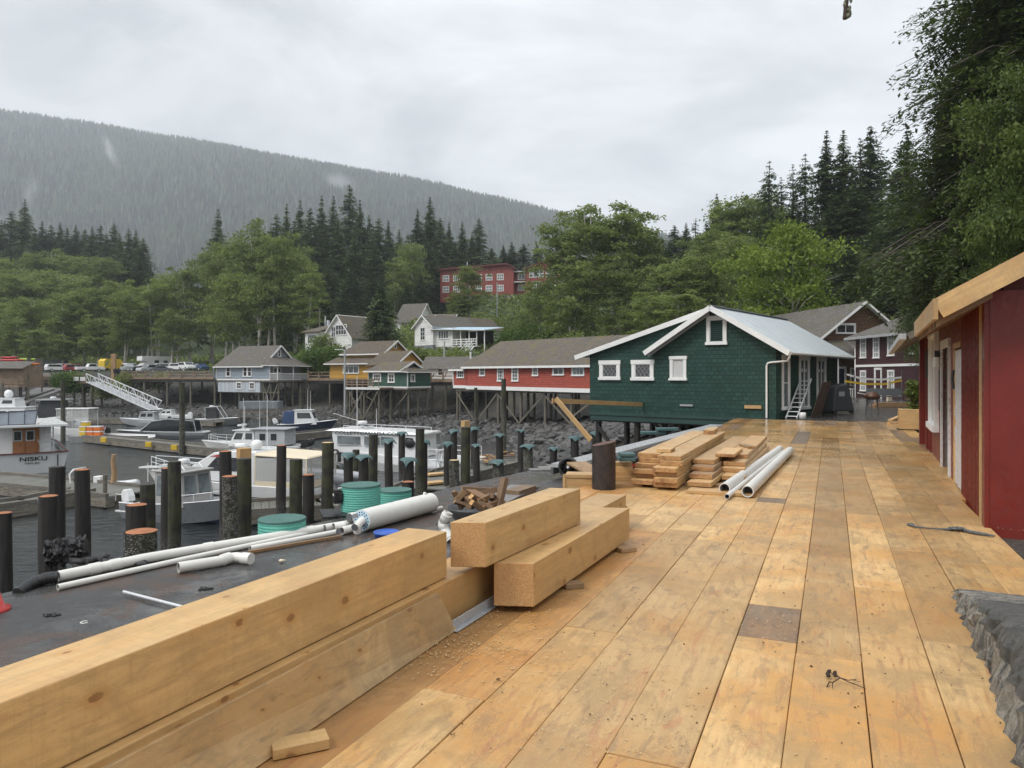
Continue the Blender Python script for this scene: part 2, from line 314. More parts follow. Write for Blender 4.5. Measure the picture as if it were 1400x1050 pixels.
    c=k.mix(k.math('POWER',r,1.6),(.004,.009,.008),(.085,.10,.07)); c=k.mix(k.ramp(n,.45,.65,0,.5),c,(.06,.075,.03)); k.put(b.inputs['Base Color'],c); MT['far_forest']=m
groundmats()
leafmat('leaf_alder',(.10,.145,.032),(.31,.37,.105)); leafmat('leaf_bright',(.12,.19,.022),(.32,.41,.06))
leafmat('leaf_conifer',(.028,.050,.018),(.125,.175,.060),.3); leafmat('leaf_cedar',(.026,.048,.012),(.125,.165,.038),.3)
leafmat('leaf_shrub',(.05,.10,.016),(.14,.22,.035))
plain('bark_pale',(.46,.43,.38),.8,.3,3,.6,(.09,.085,.07),bmp=.6); plain('bark_dark',(.07,.055,.045),.85,.3,3,.4,bmp=.6)
# ---------------------------------------------------------------- mesh builder
def cross_basis(d):
    d=V(d).normalized(); up=V((0,0,1)) if abs(d.z)<.95 else V((0,1,0))
    x=d; y=up.cross(d).normalized(); z=x.cross(y); return x,y,z
class MB:
    def __init__(s): s.v=[]; s.f=[]; s.m=[]; s.r=[]; s.uv=[]; s.sm=[]
    def add(s,vs,fs,m=0,r=None,uv=None,smooth=False):
        o=len(s.v); s.v+= [tuple(p) for p in vs]; r=rng.random() if r is None else r
        for i,f in enumerate(fs):
            s.f.append(tuple(o+j for j in f)); s.m.append(m if isinstance(m,int) else m[i]); s.r.append(r)
            s.uv.append(None if uv is None else uv[i]); s.sm.append(smooth)
    def hexa(s,p,m=0,r=None,ends=None,uvlen=True,ends2=True):
        """p: 8 points, bottom loop 0-3 then top loop 4-7; long axis = p0->p1 ; ends material for faces across the long axis"""
        p=[V(q) for q in p]
        fs=[(0,3,2,1),(4,5,6,7),(0,1,5,4),(2,3,7,6),(1,2,6,5),(3,0,4,7)]
        L=(p[1]-p[0]).length; W=(p[3]-p[0]).length; T=(p[4]-p[0]).length
        ou,ov=(rng.uniform(0,40),rng.uniform(0,40)) if uvlen else (0,0)
        def q(a,b): return (ou+a,ov+b)
        uv=[[q(0,0),q(0,W),q(L,W),q(L,0)],[q(0,3),q(L,3),q(L,3+W),q(0,3+W)],[q(0,6),q(L,6),q(L,6+T),q(0,6+T)],
            [q(L,9),q(0,9),q(0,9+T),q(L,9+T)],[q(0,0),q(W,0),q(W,T),q(0,T)],[q(0,0),q(W,0),q(W,T),q(0,T)]]
        mm=[m]*6
        if ends is not None: mm[4]=ends; mm[5]=ends
        s.add(p,fs,mm,r,uv if uvlen else None)
    def box(s,x0,x1,y0,y1,z0,z1,m=0,r=None,ends=None,long='x',uvlen=False,M=None):
        if long=='y': pts=[(x1,y0,z0),(x1,y1,z0),(x0,y1,z0),(x0,y0,z0),(x1,y0,z1),(x1,y1,z1),(x0,y1,z1),(x0,y0,z1)]
        else: pts=[(x0,y0,z0),(x1,y0,z0),(x1,y1,z0),(x0,y1,z0),(x0,y0,z1),(x1,y0,z1),(x1,y1,z1),(x0,y1,z1)]
        if M is not None: pts=[M@V(q) for q in pts]
        s.hexa(pts,m,r,ends,uvlen)
    def bar(s,a,b,w,t,m=0,r=None,ends=None,up=None):
        """rectangular bar from a to b; w horizontal width, t thickness in the other direction"""
        a=V(a); b=V(b); x,y,z=cross_basis(b-a)
        if up is not None:
            y=V(up).cross(x).normalized(); z=x.cross(y)
        h=y*(w/2); k=z*(t/2)
        s.hexa([a-h-k,b-h-k,b+h-k,a+h-k,a-h+k,b-h+k,b+h+k,a+h+k],m,r,ends)
    def cyl(s,a,b,r0,r1=None,n=12,m=0,cap=None,capb=True,smooth=True,r=None,inner=None):
        a=V(a); b=V(b); r1=r0 if r1 is None else r1; x,y,z=cross_basis(b-a); L=(b-a).length
        vs=[];ou=rng.uniform(0,9)
        for c,rr in ((a,r0),(b,r1)):
            for i in range(n):
                t=2*PI*i/n; vs.append(c+y*(rr*math.cos(t))+z*(rr*math.sin(t)))
        fs=[(i,(i+1)%n,n+(i+1)%n,n+i) for i in range(n)]
        rm=(r0+r1)/2
        uv=[[(ou,2*PI*rm*i/n),(ou,2*PI*rm*(i+1)/n),(ou+L,2*PI*rm*(i+1)/n),(ou+L,2*PI*rm*i/n)] for i in range(n)]
        s.add(vs,fs,m,r,uv,smooth)
        if capb:
            cm=m if cap is None else cap
            s.add([*vs[:n]],[tuple(reversed(range(n)))],m if inner is None else inner,r); s.add([*vs[n:]],[tuple(range(n))],cm,r)
    def ring(s,prof,o=(0,0,0),n=24,m=0,r=None,smooth=True,close=False):
        """lathe: prof list of (radius,z)"""
        o=V(o); vs=[]; r=rng.random() if r is None else r
        for (rr,z) in prof:
            for i in range(n):
                t=2*PI*i/n; vs.append(o+V((rr*math.cos(t),rr*math.sin(t),z)))
        fs=[(j*n+i,j*n+(i+1)%n,(j+1)*n+(i+1)%n,(j+1)*n+i) for j in range(len(prof)-1) for i in range(n)]
        s.add(vs,fs,m,r,None,smooth)
    def tube(s,pts,rad,n=8,m=0,r=None,cap=True,smooth=True):
        pts=[V(p) for p in pts]; rad=rad if isinstance(rad,(list,tuple)) else [rad]*len(pts); r=rng.random() if r is None else r
        vs=[]; 
        d0=(pts[1]-pts[0]).normalized(); up=V((0,0,1)) if abs(d0.z)<.9 else V((1,0,0)); y=up.cross(d0).normalized()
        for i,p in enumerate(pts):
            d=(pts[min(i+1,len(pts)-1)]-pts[max(i-1,0)]).normalized(); y=(y-d*y.dot(d)); y=y.normalized() if y.length>1e-6 else V((1,0,0)); z=d.cross(y)
            for j in range(n):
                t=2*PI*j/n; vs.append(p+(y*math.cos(t)+z*math.sin(t))*rad[i])
        fs=[(i*n+j,i*n+(j+1)%n,(i+1)*n+(j+1)%n,(i+1)*n+j) for i in range(len(pts)-1) for j in range(n)]
        s.add(vs,fs,m,r,None,smooth)
        if cap: s.add(vs[:n],[tuple(reversed(range(n)))],m,r); s.add(vs[-n:],[tuple(range(n))],m,r)
    def poly(s,pts,ext,m=0,r=None,side=None):
        """polygon extruded by vector"""
        pts=[V(p) for p in pts]; e=V(ext); n=len(pts)
        vs=pts+[p+e for p in pts]
        fs=[tuple(reversed(range(n))),tuple(range(n,2*n))]+[(i,(i+1)%n,n+(i+1)%n,n+i) for i in range(n)]
        s.add(vs,fs,[m,m]+[m if side is None else side]*n,r)
    def blob(s,c,rx,ry,rz,m=0,n=10,r=None,amp=0):
        vs=[];c=V(c); sd=rng.uniform(0,99)
        for j in range(n//2+1):
            ph=PI*j/(n//2)
            for i in range(n):
                t=2*PI*i/n; q=V((math.sin(ph)*math.cos(t),math.sin(ph)*math.sin(t),math.cos(ph)))
                k=1+amp*mnoise.noise(q*1.7+V((sd,sd,sd))); vs.append(c+V((q.x*rx,q.y*ry,q.z*rz))*k)
        fs=[(j*n+i,(j+1)*n+i,(j+1)*n+(i+1)%n,j*n+(i+1)%n) for j in range(n//2) for i in range(n)]
        s.add(vs,fs,m,r,None,True)
    def build(s,name,mats,parent=None,loc=None,bev=0):
        me=bpy.data.meshes.new(name); me.from_pydata(s.v,[],s.f)
        for mm in (mats if isinstance(mats,(list,tuple)) else [mats]): me.materials.append(MT[mm])
        me.polygons.foreach_set('material_index',s.m); me.polygons.foreach_set('use_smooth',s.sm)
        a=me.attributes.new('rnd','FLOAT','FACE'); a.data.foreach_set('value',s.r)
        ul=me.uv_layers.new(name='UVMap'); data=np.zeros(len(me.loops)*2,dtype=np.float32); k=0
        vv=s.v
        for fi,f in enumerate(s.f):
            u=s.uv[fi]
            if u is None:
                if len(f)>=3:
                    p0,p1,p2=V(vv[f[0]]),V(vv[f[1]]),V(vv[f[2]]); nn=(p1-p0).cross(p2-p0)
                    if nn.length<1e-9 and len(f)>3: nn=(p2-p0).cross(V(vv[f[3]])-p0)
                    nn=nn.normalized() if nn.length>0 else V((0,0,1))
                if abs(nn.z)>.97: u=[(vv[i][0],vv[i][1]) for i in f]
                else:
                    ud=V((0,0,1)).cross(nn).normalized(); vd=nn.cross(ud); u=[(V(vv[i]).dot(ud),V(vv[i]).dot(vd)) for i in f]
            for q in u: data[k]=q[0]; data[k+1]=q[1]; k+=2
        ul.data.foreach_set('uv',data)
        me.update(); o=bpy.data.objects.new(name,me); C.objects.link(o)
        if parent is not None: o.parent=parent
        if loc is not None: o.location=loc
        if bev:
            b=o.modifiers.new('bevel','BEVEL'); b.width=bev; b.segments=2; b.limit_method='ANGLE'; b.harden_normals=False
        return o
def tag(o,label=None,cat=None,group=None,kind=None):
    if label: o['label']=label
    if cat: o['category']=cat
    if group: o['group']=group
    if kind: o['kind']=kind
    return o
def empty(name,loc,rz=0,label=None,cat=None,group=None):
    o=bpy.data.objects.new(name,None); C.objects.link(o); o.location=loc; o.rotation_euler=(0,0,rz); o.empty_display_size=.2
    return tag(o,label,cat,group)
def copy_tree(o,parent=None):
    kids=list(KIDS.get(o.name,[])) or list(o.children)
    c=o.copy(); C.objects.link(c)
    if parent is not None: c.parent=parent
    KIDS[c.name]=[]
    for ch in kids: KIDS[c.name].append(copy_tree(ch,c))
    return c
KIDS={}
ORD=['first','second','third','fourth','fifth','sixth','seventh','eighth','ninth','tenth','eleventh','twelfth','thirteenth','fourteenth','fifteenth','sixteenth','seventeenth','eighteenth','nineteenth','twentieth']
def ordw(i):
    if i<20: return ORD[i]
    t=['twenty','thirty','forty','fifty','sixty','seventy','eighty','ninety'][(i+1)//10-2]; u=(i+1)%10
    return (t[:-1]+'ieth') if u==0 else t+'-'+ORD[u-1]
def smst(x,a,b):
    t=min(1,max(0,(x-a)/(b-a))); return t*t*(3-2*t)
# ---------------------------------------------------------------- world and sun
w=bpy.data.worlds.new('World'); S.world=w; w.use_nodes=True; k=NT(w.node_tree); bg=k.n['Background']
sky=k.new('ShaderNodeTexSky',sky_type='NISHITA'); sky.sun_disc=False; sky.sun_elevation=R(52); sky.sun_rotation=R(-35); sky.air_density=1; sky.dust_density=3
tc=k.new('ShaderNodeTexCoord'); d=tc.outputs['Generated']; dz=k.sep(d)
den=k.math('ADD',k.math('MAXIMUM',dz[2],0.0),.22)
pv=k.comb(k.math('DIVIDE',dz[0],den),k.math('DIVIDE',dz[1],den),0.0)
n1=k.noise(pv,.55,5,.5,.3); n2=k.noise(pv,1.7,5,.55,.5)
cl=k.math('ADD',k.math('MULTIPLY',k.ramp(n1,.38,.60),.6),k.math('MULTIPLY',k.ramp(n2,.36,.64),.45))
cc=k.mix(cl,(4.9,5.1,5.4),(10.7,10.85,11.1))
zen=k.ramp(dz[2],.3,1.0,1.0,2.1)
cm=k.new('ShaderNodeVectorMath',operation='SCALE'); k.put(cm.inputs[0],cc); k.put(cm.inputs[3],zen)
k.put(bg.inputs[0],k.mix(.93,sky.outputs[0],cm.outputs[0])); bg.inputs[1].default_value=.1
sun=bpy.data.lights.new('sun','SUN'); sun.energy=2.3; sun.angle=R(16); sun.color=(1,.97,.93)
so=bpy.data.objects.new('sun',sun); C.objects.link(so); so.rotation_euler=(R(38),0,R(-35+180))
# direction: light from behind-left high
so.rotation_euler=V((-.75,-.45,1.0)).to_track_quat('Z','Y').to_euler()
sky.sun_elevation=math.atan2(1.0,math.hypot(.75,.45)); sky.sun_rotation=math.atan2(-.75,-.45)

S.cycles.volume_bounces=2; S.cycles.max_bounces=8; S.cycles.transparent_max_bounces=12; S.cycles.use_denoising=True; S.cycles.denoising_input_passes='RGB_ALBEDO_NORMAL'; S.cycles.denoising_prefilter='ACCURATE'
# ================================================================ terrain, water, mountain
ZW=-4.0
SHORE=[(-900,150),(-200,116),(-77,110),(-65,108),(-39,98),(-24.6,88),(-12.2,76),(-5.4,68),(0,62),(2.2,54),(2.1,46),(1.0,40),(-.3,34),(2.0,24),(5.5,14),(7.5,6),(8.5,0),(9.5,-300)]
SA=np.array(SHORE,dtype=float)
dvx,dvy=math.sin(R(23.6)),math.cos(R(23.6))
def shore_d(X,Y):
    X=np.asarray(X,float); Y=np.asarray(Y,float); best=np.full(X.shape,1e9); sg=np.zeros(X.shape)
    for i in range(len(SA)-1):
        a=SA[i]; b=SA[i+1]; ab=b-a; t=np.clip(((X-a[0])*ab[0]+(Y-a[1])*ab[1])/(ab@ab),0,1)
        dx=X-(a[0]+t*ab[0]); dy=Y-(a[1]+t*ab[1]); dd=np.hypot(dx,dy); cr=ab[0]*(Y-a[1])-ab[1]*(X-a[0])
        m=dd<best-1e-9; best=np.where(m,dd,best); sg=np.where(m,np.sign(cr),sg)
    return best*sg
HC=np.array([(-110,140,2),(-90,138,2.1),(-70,136,2.1),(-50,134,2.2),(-34,128,2.0),(-70,152,2.4),(-50,152,2.4),(-95,152,2.4),(-30,146,4),(-90,165,3.5),(-60,168,4),
 (-120,240,24),(-160,260,30),(-80,240,16),(-50,240,12),(-200,220,20),(-150,170,5),(-200,150,4),(-300,300,40),(-31,125,6.6),(-24,118,4.4),(-12,112,4.8),(-5,112,5.6),(-8,122,6.6),(-18,146,12),(-36,150,10),
 (-24,165,14),(-5,188,21.5),(8,186,21.5),(22,190,21.5),(-30,190,16),(-22,180,15),(-8,168,14),(4,150,10.5),(8,130,7),(5,108,4),(0,95,2.6),(-14,98,1.6),(-30,108,1.2),(14,88,3),(20,105,6),(16,78,2),
 (25,75,2),(22,62,.6),(25,52,0),(20,40,-.3),(14,30,-.5),(12,20,-.5),(10,10,-.4),(9,2,-.3),(30,40,2.5),(40,60,6),(36,90,9),(50,110,14),(80,110,24),(40,140,16),(60,180,30),(100,200,42),(25,140,12),(30,180,24),(0,230,30),(-30,230,26),(-40,300,42),(40,300,50),
 (16,24,.2),(22,30,2),(30,22,4),(40,30,8),(24,10,1),(60,60,14),(60,0,10),(120,80,34),(100,0,20),(200,150,60),(250,-50,40)],dtype=float)
def terr(X,Y):
    X=np.asarray(X,float); Y=np.asarray(Y,float); sh=X.shape; x=X.ravel(); y=Y.ravel()
    num=np.zeros(x.size); den=np.zeros(x.size)
    for (a,b,z) in HC:
        w_=1/((x-a)**2+(y-b)**2+6)**1.7; num+=w_*z; den+=w_
    hill=num/den
    d=shore_d(x,y); kk=np.clip((y-45)/28,0,1); s1=.42*(1-kk)+.085*kk; s1=np.where(y<40,.16,s1)
    beach=ZW+np.minimum(d*s1,2.2+.02*d); beach=np.where(d<0,ZW+np.maximum(d*.22,-5),beach)
    lo=14*kk+5*(1-kk); hi=lo+10
    lo=np.where(y<40,9,lo); hi=np.where(y<40,15,hi)
    t=np.clip((d-lo)/(hi-lo),0,1); t=t*t*(3-2*t)
    zz=beach*(1-t)+hill*t
    # keep the ground below the walks and the yard of the shed
    aa=x*dvx+y*dvy; bb=x*dvy-y*dvx
    mask=np.clip((aa-25)/4,0,1)*np.clip((72-aa)/6,0,1)*np.clip((bb+8)/4,0,1)*np.clip((16-bb)/4,0,1)
    zz=np.where(mask>0,np.minimum(zz,-.35*mask+zz*(1-mask)),zz)
    mask=np.clip((13-aa)/3,0,1)*np.clip((bb-0)/2,0,1)*np.clip((9-bb)/3,0,1); zz=np.where(mask>0,np.minimum(zz,-.4*mask+zz*(1-mask)),zz)
    return zz.reshape(sh)
def T(x,y): return float(terr(np.array([x]),np.array([y]))[0])
def grid_mesh(name,xs,ys,zf,mat,smooth=True):
    nx,ny=len(xs),len(ys); XX,YY=np.meshgrid(xs,ys); ZZ=zf(XX,YY)
    v=np.stack([XX.ravel(),YY.ravel(),ZZ.ravel()],1)
    i=np.arange(nx*ny).reshape(ny,nx); f=np.stack([i[:-1,:-1].ravel(),i[:-1,1:].ravel(),i[1:,1:].ravel(),i[1:,:-1].ravel()],1)
    return np_mesh(name,v,f,mat,None,smooth)
def np_mesh(name,v,f,mat,rnd=None,smooth=False,parent=None,link=True):
    me=bpy.data.meshes.new(name); n=len(f); kf=f.shape[1]
    me.vertices.add(len(v)); me.vertices.foreach_set('co',np.asarray(v,np.float32).ravel())
    me.loops.add(n*kf); me.loops.foreach_set('vertex_index',f.astype(np.int32).ravel())
    me.polygons.add(n); me.polygons.foreach_set('loop_start',np.arange(0,n*kf,kf,dtype=np.int32)); me.polygons.foreach_set('loop_total',np.full(n,kf,dtype=np.int32))
    me.polygons.foreach_set('use_smooth',np.full(n,smooth,dtype=bool)); me.materials.append(MT[mat])
    if rnd is not None:
        a=me.attributes.new('rnd','FLOAT','FACE'); a.data.foreach_set('value',np.asarray(rnd,np.float32))
    me.update(calc_edges=True)
    if not link: return me
    o=bpy.data.objects.new(name,me); C.objects.link(o)
    if parent is not None: o.parent=parent
    return o
def axis(lo,hi,c0,c1,st,g=1.18):
    xs=list(np.arange(c0,c1+.01,st)); s=st
    while xs[-1]<hi: s*=g; xs.append(min(hi,xs[-1]+s))
    s=st
    while xs[0]>lo: s*=g; xs.insert(0,max(lo,xs[0]-s))
    return np.array(xs)
def zter(X,Y):
    z=terr(X,Y)
    nz=np.array([mnoise.noise(V((x*.12,y*.12,3)))+.5*mnoise.noise(V((x*.5,y*.5,9))) for x,y in zip(X.ravel(),Y.ravel())]).reshape(X.shape)
    inl=np.clip((shore_d(X,Y)+20)/30,0,1); flat=np.where((Y>125)&(Y<158)&(X<-38)&(X>-112),.15,1.0)*np.where(Y<60,.25,1.0)
    return z+nz*.55*inl*flat
tag(grid_mesh('ground',axis(-3200,3200,-120,70,2.0),axis(-300,3600,-10,200,2.0),zter,'terrain'),kind='structure')
wm=MB(); wm.add([(-3000,-300,ZW),(60,-300,ZW),(60,200,ZW),(-3000,200,ZW)],[(0,1,2,3)]); tag(wm.build('water','water'),kind='structure')
# mountain: ridge line read off the photograph, 2.5 km away, forested
RID=[(-900,135),(-300,143),(-100,151),(0,166),(100,182),(200,197),(300,213),(400,231),(500,250),(600,271),(700,294),(780,314),(900,345),(1100,380),(1500,440)]
def ridge_y(px):
    for (a,b),(c,d_) in zip(RID,RID[1:]):
        if px<=c: return b+(d_-b)*(px-a)/(c-a)
    return RID[-1][1]
def mz(X,Y):
    out=np.zeros(X.shape)
    for idx in np.ndindex(X.shape):
        x,y=X[idx],Y[idx]; px=700+x/2600*1000
        top=H+(HY-ridge_y(px))/1000*2600
        t=min(1,max(0,(y-900)/1700)); prof=math.sin(t*PI/2)**1.25
        if y>2600: prof=1-.5*smst(y,2600,3500)
        n_=mnoise.fractal(V((x/420,y/600,1)),1,2.1,4)
        out[idx]=top*prof*(1+.05*n_*(1-t*.9))+10*mnoise.noise(V((x/90,y/90,2)))*(1-t*.8)-12
    return out
mo=tag(grid_mesh('mountain',np.linspace(-3400,2000,110),np.linspace(880,3500,60),mz,'far_forest'),kind='structure')
def cones(name,pts,hs,rs,mat,rnd,n=5,tiers=1):
    N=len(pts); ang=np.arange(n)*2*PI/n; vs=np.zeros((N,n+1,3)); 
    rr=rs[:,None]*(1+.3*(nr.rand(N,n)-.5))
    vs[:,:n,0]=pts[:,0,None]+rr*np.cos(ang); vs[:,:n,1]=pts[:,1,None]+rr*np.sin(ang); vs[:,:n,2]=pts[:,2,None]-hs[:,None]*.05
    vs[:,n,:]=pts+np.stack([nr.randn(N)*rs*.1,nr.randn(N)*rs*.1,hs],1)
    f=np.stack([np.stack([np.full(N,i),np.full(N,(i+1)%n),np.full(N,n)],1)+np.arange(N)[:,None]*(n+1) for i in range(n)],1).reshape(-1,3)
    return np_mesh(name,vs.reshape(-1,3),f,mat,np.repeat(rnd,n))
def far_trees():
    N=34000; t=nr.rand(N)**.8; y=950+1650*t; x=(nr.rand(N)*1300-180)/1000; x=(x-.55)*y
    # sample only where the photograph sees the slope
    X=x; px=700+X/y*1000; ok=(px>-160)&(px<960); X=X[ok]; y=y[ok]
    z=mz(X,y); h=14+16*nr.rand(len(X)); rs=h*(.16+.1*nr.rand(len(X)))
    # ridge row
    xr=np.linspace(-2300,650,1500)+nr.randn(1500)*3; yr=np.full(1500,2590.)+nr.randn(1500)*15; zr=mz(xr,yr); hr=12+20*nr.rand(1500)**2
    X=np.concatenate([X,xr]); y=np.concatenate([y,yr]); z=np.concatenate([z,zr]); h=np.concatenate([h,hr]); rs=np.concatenate([rs,hr*.2])
    tag(cones('mountain_forest',np.stack([X,y,z-3],1),h,rs,'far_forest',nr.rand(len(X))),'hazy conifer forest covering the far mountainside',kind='stuff')
far_trees()
# mid-distance conifers massed behind the village (one wood)
hz=MB(); hz.box(-3600,3600,-320,3700,-11,1010); ho=hz.build('haze','white_paint'); tag(ho,kind='stuff')
m,k,b=newmat('haze'); k.n.remove(b); pvn=k.new('ShaderNodeVolumePrincipled'); pvn.inputs['Color'].default_value=(.88,.94,1,1); pvn.inputs['Density'].default_value=.00023; pvn.inputs['Anisotropy'].default_value=.2
k.l.new(pvn.outputs[0],k.n['Material Output'].inputs['Volume']); ho.data.materials.clear(); ho.data.materials.append(m)
# ---------------------------------------------------------------- rocks of the beach
def ico():
    import bmesh
    bm=bmesh.new(); bmesh.ops.create_icosphere(bm,subdivisions=1,radius=1); bm.verts.ensure_lookup_table()
    v=np.array([q.co[:] for q in bm.verts]); f=np.array([[q.index for q in fc.verts] for fc in bm.faces]); bm.free(); return v,f
def rocks(name,X,Y,sz,label,zoff=.15):
    v,f=ico(); N=len(X); Z=terr(X,Y)
    sc=sz[:,None]*(np.stack([.7+.6*nr.rand(N),.7+.6*nr.rand(N),.45+.4*nr.rand(N)],1))
    vv=v[None]*(1+.33*(nr.rand(N,len(v),1)-.5)*2*.8)*sc[:,None,:]
    a=nr.rand(N)*2*PI; ca,sa=np.cos(a),np.sin(a); b_=(nr.rand(N)-.5)*1.2; cb,sb=np.cos(b_),np.sin(b_)
    x=vv[...,0]*ca[:,None]-vv[...,1]*sa[:,None]; y=vv[...,0]*sa[:,None]+vv[...,1]*ca[:,None]; z=vv[...,2]
    x2=x*cb[:,None]-z*sb[:,None]; z2=x*sb[:,None]+z*cb[:,None]
    P_=np.stack([x2+X[:,None],y+Y[:,None],z2+(Z+sz*zoff)[:,None]],2).reshape(-1,3)
    F_=(f[None]+np.arange(N)[:,None,None]*len(v)).reshape(-1,3)
    tag(np_mesh(name,P_,F_,'rock',np.repeat(nr.rand(N),len(f))),label,kind='stuff')
def scatter(n,x0,x1,y0,y1,dlo,dhi):
    X=x0+(x1-x0)*nr.rand(n); Y=y0+(y1-y0)*nr.rand(n); d=shore_d(X,Y); ok=(d>dlo)&(d<dhi); return X[ok],Y[ok]
X1,Y1=scatter(9000,-16,14,28,78,-2.5,11); rocks('riprap_rocks',X1,Y1,.16+.42*nr.rand(len(X1))**2.2,'dark riprap boulders on the shore below the red building')
X2,Y2=scatter(26000,-80,-4,68,128,-1.5,18); rocks('beach_stones',X2,Y2,.09+.30*nr.rand(len(X2))**3,'dark cobbles and gravel on the exposed beach',.05)
# ================================================================ deck
AD=R(23.6); dv=V((math.sin(AD),math.cos(AD),0)); qv=V((math.cos(AD),-math.sin(AD),0))
def D(a,b,z=0): return dv*a+qv*b+V((0,0,z))
def deck():
    m=MB(); W=.355; g=.004
    for kx in range(-9,7):
        b0=.16+(kx)*W-W; b1=b0+W
        a_end=29.0+rng.uniform(-.25,.25); a=-2-rng.uniform(0,3.5); a0=-2
        if kx>=5: a0=11.3
        if kx<=-9: a0=7.0
        cuts=[]
        while a<a_end: cuts.append(a); a+=rng.choice([2.6,3.3,3.7,4.3,4.9])
        if kx==-1: cuts=[-3,1.2,4.85,5.55,9.6,13.8,17.7,22.0,26.2]
        if kx==-2: cuts=[-3,.2,3.1,7.1,10.05,10.45,14.4,18.9,23.1,27]
        cuts.append(a_end)
        for i in range(len(cuts)-1):
            s0=max(cuts[i],a0)+g; s1=cuts[i+1]-g
            if s1-s0<.1: continue
            j=[rng.uniform(-.0015,.0015) for _ in range(2)]; gg=rng.uniform(.0008,.0022)
            zt=[rng.uniform(-.006,.003) for _ in range(2)]; mi=2 if (kx<=-8 or (kx<=-5 and cuts[i]<4.5 and not (kx==-5 and i%2))) else 0
            if (kx==-1 and abs(cuts[i]-4.85)<.01) or (kx==-2 and abs(cuts[i]-10.05)<.01): mi=1
            if cuts[i]>17 and rng.random()<.13: mi=1
            m.hexa([D(s0,b0+gg+j[0],-.09),D(s1,b0+gg+j[1],-.09),D(s1,b1-gg+j[1],-.09),D(s0,b1-gg+j[0],-.09),
                    D(s0,b0+gg+j[0],zt[0]),D(s1,b0+gg+j[1],zt[1]),D(s1,b1-gg+j[1],zt[1]),D(s0,b1-gg+j[0],zt[0])],mi,None,None)
    o=m.build('deck',['lumber_deck','lumber_dark','lumber_orange'],bev=.006); tag(o,kind='structure')
    # stringers and caps beneath the deck
    s=MB()
    for bb in (-2.75,-1.6,-.5,.6,1.5): s.bar(D(-2,bb,-.25),D(29,bb,-.25),.25,.3,0)
    for aa in np.arange(-1,29,3.2): s.bar(D(aa,-3.0,-.56),D(aa,2.4,-.56),.3,.3,0)
    tag(s.build('deck_stringers','creosote'),kind='structure')
deck()
def walkway():
    m=MB(); W=.3
    for i in range(-30,46):
        b0=i*W
        e=29.35 if b0>-3.2 else 36
        a=e
        while a<66:
            L=rng.uniform(2.5,5); b_=min(66,a+L)
            c=D(a,b0); 
            m.hexa([D(a+.004,b0+.004,-.12),D(b_-.004,b0+.004,-.12),D(b_-.004,b0+W-.004,-.12),D(a+.004,b0+W-.004,-.12),D(a+.004,b0+.004,-.015),D(b_-.004,b0+.004,-.012),D(b_-.004,b0+W-.004,-.012),D(a+.004,b0+W-.004,-.015)],0)
            a=b_
    tag(m.build('boardwalk','walk'),kind='structure')
weathered('walk',(.045,.042,.04),(.10,.093,.085),.2)
walkway()
# ---------------------------------------------------------------- old pier surface with asphalt, left of the deck
ZA=-.25
def pier():
    e=[G(0,812,ZA),G(240,757,ZA),G(480,705,ZA),G(610,668,ZA),G(740,640,ZA)]
    d0=(e[1]-e[0]).normalized(); near=e[0]-d0*9
    right=[D(15.2,-2.9,ZA),D(-3,-2.3,ZA)]
    m=MB(); pts=[near]+e+[V((right[0].x,right[0].y,ZA)),V((right[1].x,right[1].y,ZA))]
    m.poly([(p.x,p.y,ZA-.3) for p in reversed(pts)],(0,0,.3)) if False else m.poly([(p.x,p.y,ZA-.3) for p in pts],(0,0,.3))
    tag(m.build('pier_surface','asphalt_wet'),kind='structure')
    # wooden part that goes on
    m=MB(); a0=G(690,655,ZA)
    for i in range(0,24):
        t0=14.6+i*.31
        # cross planks
        le=V((.75+.40*(t0-14.6)*1.42,t0,0)); 
        L0=V((.35+(t0-14.6)*.62,t0,ZA-.02)); L1=D(15.2+(i*.33),-2.95,ZA-.02); L1.z=ZA-.02
        m.bar(L0,L1,.29,.09)
    tag(m.build('pier_planks','grey_plank'),kind='structure')
    s=MB()
    for i in range(len(e)-1):
        s.bar(e[i]+V((.12,-.1,-.48)),e[i+1]+V((.12,-.1,-.48)),.3,.33)
    s.bar(near+V((.12,-.1,-.48)),e[0]+V((.12,-.1,-.48)),.3,.33)
    tag(s.build('pier_cap','creosote'),kind='structure')
pier()
# long grey walkway plank beyond
def greyramp():
    a=G(768,637,.0); b=G(945,591,.02)
    r=tag(empty('gangplank',(0,0,0)),'long flat grey gangplank running from the black wheel to the green shop','gangplank')
    m=MB(); m.bar(a+V((0,0,.0)),b+(b-a)*.35,.42,.07); m.build('plate','galv2',r)
    m=MB(); 
    for s_ in (-1,1):
        off=qv*.19*s_; m.bar(a+off+V((0,0,-.1)),b+(b-a)*.35+off+V((0,0,-.1)),.05,.13)
    m.build('side_rail','steel_grey',r)
plain('galv2',(.36,.37,.375),.3,.1,3,.35,(.2,.2,.2))
greyramp()
